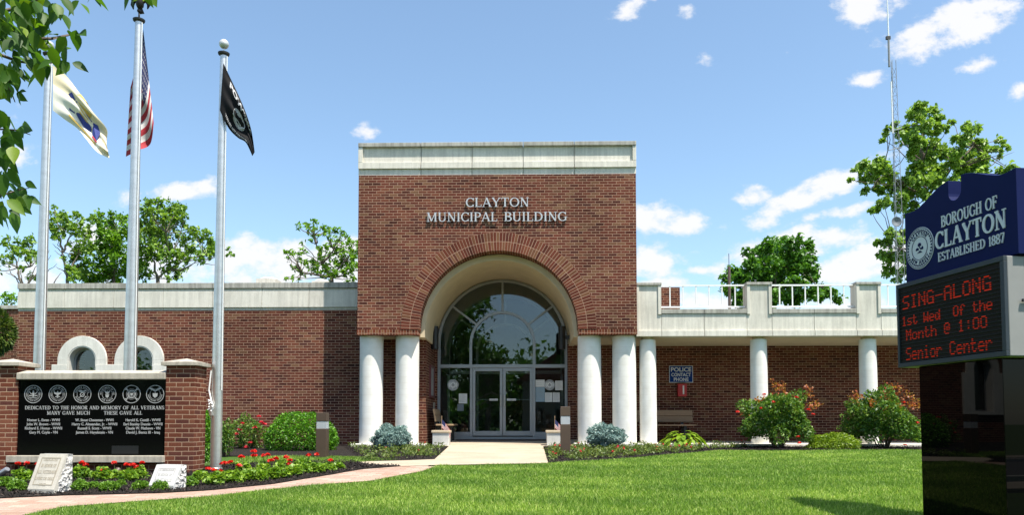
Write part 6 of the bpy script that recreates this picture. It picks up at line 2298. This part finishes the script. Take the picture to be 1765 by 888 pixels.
def hosta():
    Y = 17.3
    a = P(1178, 778, Y)
    t = thing('hosta', 'lime green hosta with broad arching leaves before the porch bench', 'plant', (a.x, Y, H(Y)))
    g = np.random.default_rng(5)
    mb = MB()
    for k in range(70):
        an = g.uniform(0, 2 * PI)
        rr = g.uniform(.05, .34)
        hh = .44 - rr * .7 + g.uniform(-.05, .05)
        c = Vector((a.x + rr * math.cos(an) * 1.3, Y + rr * math.sin(an) * .8, H(Y) + hh))
        L = g.uniform(.15, .22)
        d = Vector((math.cos(an), math.sin(an), .35 - rr * 2.6)).normalized()
        s = d.cross(Vector((0, 0, 1))).normalized()
        up = s.cross(d)
        W = L * .30
        vs, fs = [], []
        for i, (f, w) in enumerate(((0, .15), (.25, .85), (.5, 1), (.75, .7), (1, .03))):
            p = c + d * (L * f) - Vector((0, 0, L * .35 * f * f))
            vs += [p + s * (W * w) + up * (.12 * W), p - up * (.05 * W), p - s * (W * w) + up * (.12 * W)]
        for i in range(4):
            q = 3 * i
            fs += [(q, q + 1, q + 4, q + 3), (q + 1, q + 2, q + 5, q + 4)]
        mb.add(vs, fs)
    mb.build('leaves', L_HOSTA, t, smooth=True)
    st = MB()
    for k in range(12):
        an = k * .52
        st.tube([(a.x, Y, H(Y) - .01), (a.x + .16 * math.cos(an), Y + .12 * math.sin(an), H(Y) + .22)], [.008, .005], 5)
    st.build('stalk', M_STEM, t)


hosta()


# geraniums: (px, py of the base, half width px, height px, flower heads in px)
GER = [(40, 832, 18, 26, [(31, 801), (46, 800.5)]), (72, 828, 12, 22, [(65, 801.5)]), (141, 828, 17, 28, [(141, 799), (148, 803)]), (180, 830, 22, 26, [(178, 811)]), (199, 826, 12, 18, [(197, 799)]),
       (222, 832, 18, 26, [(218, 802.5), (226, 803)]), (241, 828, 15, 26, [(236, 807), (245, 799), (230, 803)]), (346, 832, 17, 24, []), (371, 838, 18, 26, [(359, 810), (370, 812)]), (390, 832, 17, 24, [(381, 814), (388, 800), (397, 798), (384, 801)]),
       (408, 834, 18, 24, [(412, 804)]), (428, 832, 17, 24, [(416, 789)]), (447, 831, 18, 24, [(437, 779.5), (438, 787)]), (452, 818, 15, 22, [(455, 787), (462, 785.5)]), (468, 828, 17, 24, [(467, 795), (475, 792)]), (489, 826, 17, 24, [(493, 790)]),
       (508, 822, 17, 22, [(500, 795), (499, 801)]), (527, 818, 16, 21, [(532, 786)]), (546, 817, 16, 22, [(546, 785)]), (565, 814, 15, 19, [(570, 795)]), (583, 811, 13, 16, []), (420, 816, 16, 20, []), (487, 810, 15, 18, []), (522, 806, 14, 17, [])]
used = {}
for k, (px, py, hw, hp, heads) in enumerate(GER):
    b = G(px, py)
    Y = b.y
    sc = Y / FPX
    nf = len(heads)
    place = ['beside the tall cream stone' if px < 130 else None, 'below the etched slab between the two slanted stones' if 130 <= px < 280 else None, 'around the foot of the black flag pole' if 280 <= px < 415 else None,
             'in the middle of the long flower bed' if 415 <= px < 500 else None, 'at the tapering end of the long flower bed' if px >= 500 else None]
    place = [q for q in place if q][0]
    amt = {0: 'without blooms', 1: 'with a single red bloom', 2: 'with two red blooms', 3: 'with three red blooms', 4: 'with four red blooms'}[nf]
    lab = f'leafy geranium {amt} {place}'
    t = thing('geranium', lab, 'flower', (b.x, Y, b.z), 'red geraniums in the front bed')
    h = hp * sc
    w = hw * sc
    p, d = lump_points((b.x, Y, b.z + h * .35), w, w * .8, h * .62, 420, 100 + k, lo=-.55, rough=.3, shell=.6, lumps=14)
    v, f = leaf_geo(p, .052, .95, .9, .1, d, 100 + k, fold=.1)
    np_mesh('foliage', v, f, L_GERA, t)
    for q, (x, y) in enumerate(heads):
        c = P(x, y, Y)
        fs_ = MB().tube([(b.x + (c.x - b.x) * .4, Y, b.z + h * .4), (c.x, Y, c.z)], .004, 5).build('flower_stalk', M_STEM, t)
        flower_head(c, .036, F_RED, fs_, 900 + k * 5 + q, 'flower_head', 34)
MND = [(8, 842, 15, 22, 'small leafy mound at the end of the bed under the silver spotlight'), (30, 848, 18, 24, 'small leafy mound just west of the tall cream stone'), (136, 848, 16, 23, 'small leafy mound just east of the tall cream stone'),
       (188, 848, 19, 20, 'small leafy mound in front of the dark stubby spotlight'), (162, 845, 12, 15, 'smallest leafy mound between its two larger neighbours before the slab'), (241, 846, 16, 19, 'small leafy mound just west of the low whiter stone'), (284, 845, 16, 18, 'small leafy mound overlapping the face of the low whiter stone'),
       (327, 841, 15, 22, 'small leafy mound just east of the low whiter stone'), (208, 840, 10, 14, 'tiny leafy mound between the dark spotlight and the low stone')]
for k, (px, py, hw, hp, lab) in enumerate(MND):
    b = G(px, py)
    Y = b.y - (.12 if px == 284 else 0)
    sc = Y / FPX
    t = thing('bedding_plant', lab, 'plant', (b.x, Y, b.z), 'small leafy mounds in the front bed')
    p, d = lump_points((b.x, Y, b.z + hp * sc * .3), hw * sc, hw * sc * .9, hp * sc * .68, 620, 300 + k, lo=-.45, rough=.22, shell=.6, lumps=18)
    v, f = leaf_geo(p, .034, .5, .6, -.2, d, 300 + k)
    np_mesh('foliage', v, f, L_MOUND, t)


# ground cover of thin bedding plants on the mulch by the columns
def bedding(name, poly, n, seed, red):
    g = np.random.default_rng(seed)
    A = np.array([(p.x, p.y) for p in poly])
    lo, hi = A.min(0), A.max(0)
    pts = []
    while len(pts) < n:
        q = g.uniform(lo, hi)
        if inside(q[None], A)[0]:
            pts.append(q)
    V, F = [], []
    nv = 0
    fl = []
    for q in pts:
        h = g.uniform(.05, .15)
        k = int(g.integers(14, 30))
        pp = np.stack([q[0] + g.normal(0, .045, k), q[1] + g.normal(0, .045, k), H(q[1]) + .03 + h * g.random(k)], 1)
        v, f = leaf_geo(pp, .055, .36, .2, -.5, None, int(g.integers(1e6)))
        V.append(v)
        F.append(f + nv)
        nv += len(v)
        if g.random() < red:
            fl.append((q[0], q[1], H(q[1]) + .03 + h))
    o = np_mesh(name, np.concatenate(V), np.concatenate(F), L_BED)
    kind(o, 'stuff')
    if fl:
        V, F = [], []
        nv = 0
        for i, q in enumerate(fl):
            d = unit(g.normal(size=(9, 3)))
            v, f = leaf_geo(np.array(q) + d * .018, .03, .9, .3, -.2, d, i)
            V.append(v)
            F.append(f + nv)
            nv += len(v)
        o = np_mesh(name + '_blossoms', np.concatenate(V), np.concatenate(F), F_PINK)
        kind(o, 'stuff')


def inside(q, A):
    x, y = q[:, 0], q[:, 1]
    r = np.zeros(len(q), dtype=bool)
    j = len(A) - 1
    for i in range(len(A)):
        xi, yi, xj, yj = A[i, 0], A[i, 1], A[j, 0], A[j, 1]
        c = ((yi > y) != (yj > y)) & (x < (xj - xi) * (y - yi) / (yj - yi + 1e-12) + xi)
        r ^= c
        j = i
    return r


V2 = lambda x, y: Vector((x, y, 0))
xw = P(938, 772, 18.2).x
bedding('ground_cover', [G(946, 799), G(1000, 796), G(1060, 792), G(1110, 788), G(1180, 782.5), G(1215, 779), V2(5.3, 18.25), V2(xw + .1, 18.15)], 330, 61, .12)
bedding('entry_ground_cover', [G(632, 797), G(700, 795), G(746, 792), V2(P(770, 772, 18.2).x - .05, 18.1), V2(P(600, 776, 18.2).x, 18.2)], 130, 62, .04)


# ------------------------------------------------------------------ lawn grass blades
def grass_mat():
    m, t, out = new_mat('grass_blade')
    ge = t.add('ShaderNodeNewGeometry')
    at = t.add('ShaderNodeAttribute', {'attribute_name': 'tint'})
    c = t.ramp(ge.outputs['Random Per Island'], [(0.0, (0.052, 0.120, 0.009)), (0.4, (0.150, 0.285, 0.026)), (0.75, (0.295, 0.450, 0.064)), (1.0, (0.56, 0.62, 0.21))])
    c = t.mix(1.0, c, t.ramp(at.outputs['Fac'], [(0.0, (0.72, 0.80, 0.75)), (0.5, (1, 1, 1)), (1.0, (1.45, 1.3, 1.5))]), 'MULTIPLY')
    p = t.n.new('ShaderNodeBsdfPrincipled')
    t.put(p.inputs['Base Color'], c)
    p.inputs['Roughness'].default_value = .5
    p.inputs['Specular IOR Level'].default_value = .35
    tr = t.add('ShaderNodeBsdfTranslucent', None, Color=t.mix(1.0, c, (1.2, 1.3, .6, 1), 'MULTIPLY'))
    mx = t.add('ShaderNodeMixShader', None, i0=.35)
    t.l.new(p.outputs[0], mx.inputs[1])
    t.l.new(tr.outputs[0], mx.inputs[2])
    t.l.new(mx.outputs[0], out.inputs[0])
    return m


M_GRASS = grass_mat()


def vnoise(x, y, s, seed):
    g = np.random.default_rng(seed)
    T = g.random((64, 64))
    X, Y_ = x * s + 100.3, y * s + 100.7
    i, j = np.floor(X).astype(int), np.floor(Y_).astype(int)
    fx, fy = X - i, Y_ - j
    fx, fy = fx * fx * (3 - 2 * fx), fy * fy * (3 - 2 * fy)
    q = lambda a, b: T[a % 64, b % 64]
    return (q(i, j) * (1 - fx) + q(i + 1, j) * fx) * (1 - fy) + (q(i, j + 1) * (1 - fx) + q(i + 1, j + 1) * fx) * fy


def lawn(name, polys, n, seed, hmin=.022, hmax=.05):
    g = np.random.default_rng(seed)
    out = []
    for poly, share in polys:
        A = np.array([(p.x, p.y) for p in poly])
        lo, hi = A.min(0), A.max(0)
        need = int(n * share)
        acc = []
        got = 0
        while got < need:
            q = g.uniform(lo, hi, size=(need * 2, 2))
            keep = inside(q, A) & (g.random(len(q)) < np.minimum(1, (9.0 / q[:, 1]) ** 1.6))
            q = q[keep]
            acc.append(q)
            got += len(q)
        out.append(np.concatenate(acc)[:need])
    q = np.concatenate(out)
    N_ = len(q)
    x, y = q[:, 0], q[:, 1]
    z = np.interp(y, _HY, _HZ)
    tint = .46 + .75 * (vnoise(x, y, .8, 1) - .5) + .55 * (vnoise(x, y, 3.1, 2) - .5)
    # mower arcs: curved pale bands
    rr = np.hypot(x - 2.0, (y - 21.0) * 1.0)
    band = np.sin(rr * 2 * PI / 1.15)
    tint += .17 * np.tanh(band * 2.5)
    for (ax, ay, r0, wd) in ((8.2, 15.2, 2.9, .09), (8.6, 13.6, 3.4, .08)):
        d = np.abs(np.hypot(x - ax, y - ay) - r0)
        tint += .38 * np.exp(-(d / wd) ** 2) * (x < ax - 1.2)
    hgt = g.uniform(hmin, hmax, N_) * (.8 + .5 * vnoise(x, y, 2.3, 4))
    an = g.uniform(0, 2 * PI, N_)
    wd = .0028 + .0030 * g.random(N_) + .0005 * np.maximum(0, y - 9)
    ln = hgt * g.uniform(.2, .95, N_)
    la = g.uniform(0, 2 * PI, N_)
    b0 = np.stack([x - wd * np.cos(an), y - wd * np.sin(an), z - .004], 1)
    b1 = np.stack([x + wd * np.cos(an), y + wd * np.sin(an), z - .004], 1)
    tp = np.stack([x + ln * np.cos(la), y + ln * np.sin(la), z + hgt], 1)
    v = np.stack([b0, b1, tp], 1).reshape(-1, 3)
    f = np.arange(N_ * 3).reshape(-1, 3)
    o = np_mesh(name, v, f, M_GRASS, None, attr=np.repeat(np.clip(tint, 0, 1), 3))
    kind(o, 'stuff')
    return o


LAWN_POLY = [G(*p) for p in [(-60, 925), (54, 889), (109, 877), (254, 866), (362, 859), (435, 850), (544, 839), (640, 832), (725, 816), (757, 805), (945, 801.5), (1000, 798), (1060, 795), (1100, 791), (1180, 784), (1240, 779), (1600, 778), (1900, 778), (1950, 950), (-60, 950)]]
STRIP = [G(*p) for p in [(395, 801), (420, 790), (480, 789), (560, 788.5), (622, 790), (690, 795), (622, 799), (600, 800), (560, 803), (480, 805)]]
lawn('lawn_grass', [(LAWN_POLY, .97), (STRIP, .03)], 640000, 71)


# mulch chips
def chips(poly, n, seed):
    g = np.random.default_rng(seed)
    A = np.array([(p.x, p.y) for p in poly])
    q = g.uniform(A.min(0), A.max(0), size=(n * 3, 2))
    q = q[inside(q, A)][:n]
    pts = np.stack([q[:, 0], q[:, 1], np.interp(q[:, 1], _HY, _HZ) + .028 + .018 * g.random(len(q))], 1)
    v, f = leaf_geo(pts, .034, .35, 1.2, .0, None, seed, fold=.1, jitter=.6)
    return v, f


M_CHIP = leaf_mat('bark_chip', [(0.0, (0.006, 0.005, 0.005)), (0.75, (0.024, 0.019, 0.017)), (1.0, (0.075, 0.055, 0.045))], 0.0, rough=.8, spec=.25)
bed_poly = [G(*p) for p in [(-60, 869), (0, 862.5), (109, 857), (275, 853), (362, 848), (471, 837), (580, 819), (625, 811), (690, 806)]] + [G(*p) for p in [(640, 803), (600, 797), (480, 798), (360, 807), (200, 811), (-60, 812)]]
v1, f1 = chips(bed_poly, 15000, 81)
v2, f2 = chips([G(*p) for p in BEDR[:6]] + [V2(6, 18.4), V2(xw, 18.2)], 9000, 82)
v3, f3 = chips([G(628, 798), G(748, 794), V2(P(770, 772, 18.2).x, 18.2), V2(P(592, 776, 18.4).x, 18.4)], 3000, 83)
v4, f4 = chips([G(1240, 778.5), G(1640, 777.5), V2(11, 18.38), V2(5.5, 18.38)], 4000, 84)
kind(np_mesh('bark_mulch', np.concatenate([v1, v2, v3, v4]), np.concatenate([f1, f2 + len(v1), f3 + len(v1) + len(v2), f4 + len(v1) + len(v2) + len(v3)]), M_CHIP), 'stuff')


# ------------------------------------------------------------------ the pear tree whose branch hangs into view
def pear():
    t = thing('pear_tree', 'near tree with glossy pointed leaves hanging in front of the buff flag pole', 'tree', (-3.1, 1.9, H(1.9)))
    g = np.random.default_rng(9)
    Y0 = 2.35
    tr = MB()
    tr.tube([(-3.1, 1.9, H(1.9) - .05), (-3.08, 1.92, 1.2), (-3.0, 1.95, 2.6), (-2.9, 2.0, 4.2)], [.15, .12, .10, .05], 12)
    twig = []

    def T(pts, r0, r1, y=Y0):
        q = [P(a, b, y + .12 * math.sin(a * .05)) for a, b in pts]
        tr.tube(q, [r0 + (r1 - r0) * i / (len(q) - 1) for i in range(len(q))], 6)
        twig.append(q)
    tr.tube([(-3.02, 1.95, 2.3), tuple(P(-160, 60, Y0)), tuple(P(-60, 40, Y0))], [.05, .03, .018], 8)
    tr.tube([(-3.04, 1.94, 2.0), tuple(P(-170, 260, Y0)), tuple(P(-60, 235, Y0))], [.04, .02, .010], 8)
    tr.tube([(-3.05, 1.93, 1.8), tuple(P(-170, 390, Y0)), tuple(P(-60, 345, Y0))], [.035, .018, .009], 8)
    tr.tube([(-3.0, 1.95, 2.7), tuple(P(-100, -120, Y0)), tuple(P(60, -70, Y0)), tuple(P(250, -40, Y0))], [.045, .03, .018, .008], 8)
    T([(-60, 40), (0, 48), (50, 66), (90, 66), (122, 59), (133, 55)], .008, .0018)
    T([(-60, 40), (-10, 90), (30, 105), (62, 110), (100, 107)], .007, .0016)
    T([(-60, 40), (0, 20), (50, 8), (90, -20)], .008, .003)
    T([(-30, 60), (0, 130), (20, 160), (26, 176)], .005, .0015)
    T([(-60, 235), (-10, 222), (30, 224), (52, 232)], .004, .0013)
    T([(-60, 235), (0, 255), (16, 275)], .004, .0013)
    T([(-60, 345), (0, 338), (30, 328), (50, 324)], .004, .0012)
    T([(-60, 345), (0, 318), (12, 306), (30, 300)], .003, .0012)
    T([(-60, 345), (0, 360), (14, 372)], .004, .0012)
    T([(250, -40), (240, -10), (232, -2)], .004, .0015)
    T([(250, -40), (262, -8)], .004, .0015)
    T([(60, -70), (135, -30), (150, -8)], .005, .0018)
    tr.build('trunk', M_BARK, t, smooth=True)
    # leaves: ovate with a pointed tip, hanging
    mb_v, mb_f = [], []
    prof = [(0, .05), (.14, .62), (.32, .98), (.5, .95), (.7, .66), (.86, .30), (1, .01)]

    def leaf(base, d, L, roll):
        d = d.normalized()
        s = d.cross(Vector((0, -1, .3))).normalized()
        s = (Matrix.Rotation(roll, 3, d) @ s).normalized()
        up = s.cross(d)
        W = L * .31
        b0 = sum(len(x) for x in mb_v)
        vs = []
        for f, w in prof:
            p = base + d * (L * f) - Vector((0, 0, L * .22 * f * f))
            vs += [p + s * (W * w) + up * (W * .28 * w), p, p - s * (W * w) + up * (W * .28 * w)]
        mb_v.append([tuple(x) for x in vs])
        for i in range(len(prof) - 1):
            q = b0 + 3 * i
            mb_f.extend([(q, q + 1, q + 4, q + 3), (q + 1, q + 2, q + 5, q + 4)])
    spots = [(10, 15, 34, 34), (50, 12, 30, 26), (92, 18, 22, 14), (140, 2, 12, 4), (165, -2, 16, 5), (18, 55, 32, 28), (55, 60, 30, 24), (95, 72, 14, 5), (20, 95, 30, 24), (55, 98, 26, 16), (88, 100, 20, 8), (8, 130, 22, 16), (35, 125, 18, 9), (112, 64, 8, 2), (62, 128, 10, 4), (125, 118, 6, 2),
             (14, 152, 16, 8), (30, 172, 8, 3), (110, 92, 12, 4), (6, 205, 14, 6), (20, 222, 18, 8), (48, 226, 8, 3), (4, 250, 16, 8), (24, 250, 12, 5), (8, 275, 12, 6), (-5, 300, 14, 6), (12, 306, 10, 3), (38, 328, 10, 2), (6, 340, 18, 7), (28, 345, 16, 6), (48, 345, 8, 2), (6, 370, 14, 5),
             (22, 372, 10, 4), (232, -2, 8, 3), (260, 2, 6, 2), (246, -8, 10, 3), (60, 352, 6, 1), (136, 60, 5, 2), (-45, 50, 35, 30), (-50, 130, 30, 14), (-50, 240, 20, 8), (-50, 340, 20, 8)]
    for (cx_, cy_, r, n) in spots:
        for k in range(int(n * .85 + .5)):
            a = g.uniform(0, 2 * PI)
            q = r * math.sqrt(g.random())
            y = Y0 + g.uniform(-.22, .22)
            b = P(cx_ + q * math.cos(a), cy_ - 8 + q * math.sin(a), y)
            d = Vector((g.normal() * .7 + .25, g.normal() * .5, -.75 + g.normal() * .45))
            leaf(b, d, g.uniform(.035, .060), g.uniform(-1.4, 1.4))
    V = np.array([x for l in mb_v for x in l])
    np_mesh('crown', V, np.array(mb_f), L_PEAR, t, smooth=True)


pear()


# ------------------------------------------------------------------ across the road (mirrored in the entrance glass and the granite)
def street_tree(x, y, h, r, label, seed):
    t = thing('street_tree', label, 'tree', (x, y, 0), 'street trees across the road')
    mb = MB()
    mb.tube([(x, y, -.1), (x + .1, y, h * .3), (x, y, h * .6)], [.3, .22, .12], 8)
    g = np.random.default_rng(seed)
    bl = []
    for k in range(16):
        d = unit(g.normal(size=(1, 3)))[0]
        c = np.array([x, y, h * .62]) + d * np.array([r, r, h * .34]) * g.uniform(.4, .9)
        bl.append((c[0], c[1], c[2], r * .42))
        limb(mb, (x, y, h * .4), c, .09, .02, seed * 50 + k, 4, 0, 5)
    mb.build('trunk', M_BARK, t, smooth=True)
    pt, ow = clump_points(bl, 150, seed, sub=10)
    v, f = leaf_geo(pt, .36, .7, .5, .2, ow, seed)
    np_mesh('crown', v, f, L_DARK, t)


for k, (x, y, h, r) in enumerate(((-6.8, -19, 15, 3.8), (-3.4, -22, 9.0, 2.4), (5.0, -20, 15, 3.3), (13, -20, 12, 4), (-16, -19, 13, 4.6))):
    street_tree(x, y, h, r, ('leafy street tree across the road, mirrored in the west leaf of the door', 'smaller street tree across the road beside the gabled house', 'tall street tree across the road, mirrored in the fanlight', 'spreading street tree across the road beyond the sign', 'wide street tree across the road facing the memorial')[k], 500 + k)
hs = thing('gabled_house', 'pale gabled house with red-brown roof across the road, mirrored in the fanlight', 'house', (2.0, -27, 0))
MB().box(-0.5, 6.5, -31, -24, -.1, 5.2).build('wall', plain('siding', (.24, .225, .2), .8), hs)
MB().prism([(-1.0, 5.21), (7.0, 5.21), (3, 8.2)], -31.4, -23.6).build('roof', plain('roof_red', (.20, .06, .045), .8), hs)
for wx in (0.4, 2.4, 4.6):
    MB().box(wx, wx + 1.0, -23.98, -23.9, 1.2, 2.8).build('window', M_GLASS, hs)


# belt of trees across the road, added to darken the entrance glass reflections
g = np.random.default_rng(77)
bl = [(x, -40 + g.uniform(-2, 2), g.uniform(1, 7), 3.0) for x in np.arange(-48, 49, 1.9)] + [(x, -40 + g.uniform(-2, 2), g.uniform(1, 3), 3.0) for x in np.arange(-48, 49, 2.4)]
pt, ow = clump_points(bl, 55, 78, sub=10)
v, f = leaf_geo(pt, .62, .8, .5, .2, ow, 79)
kind(np_mesh('added_backdrop_woods', v, f, L_DARK), 'stuff')
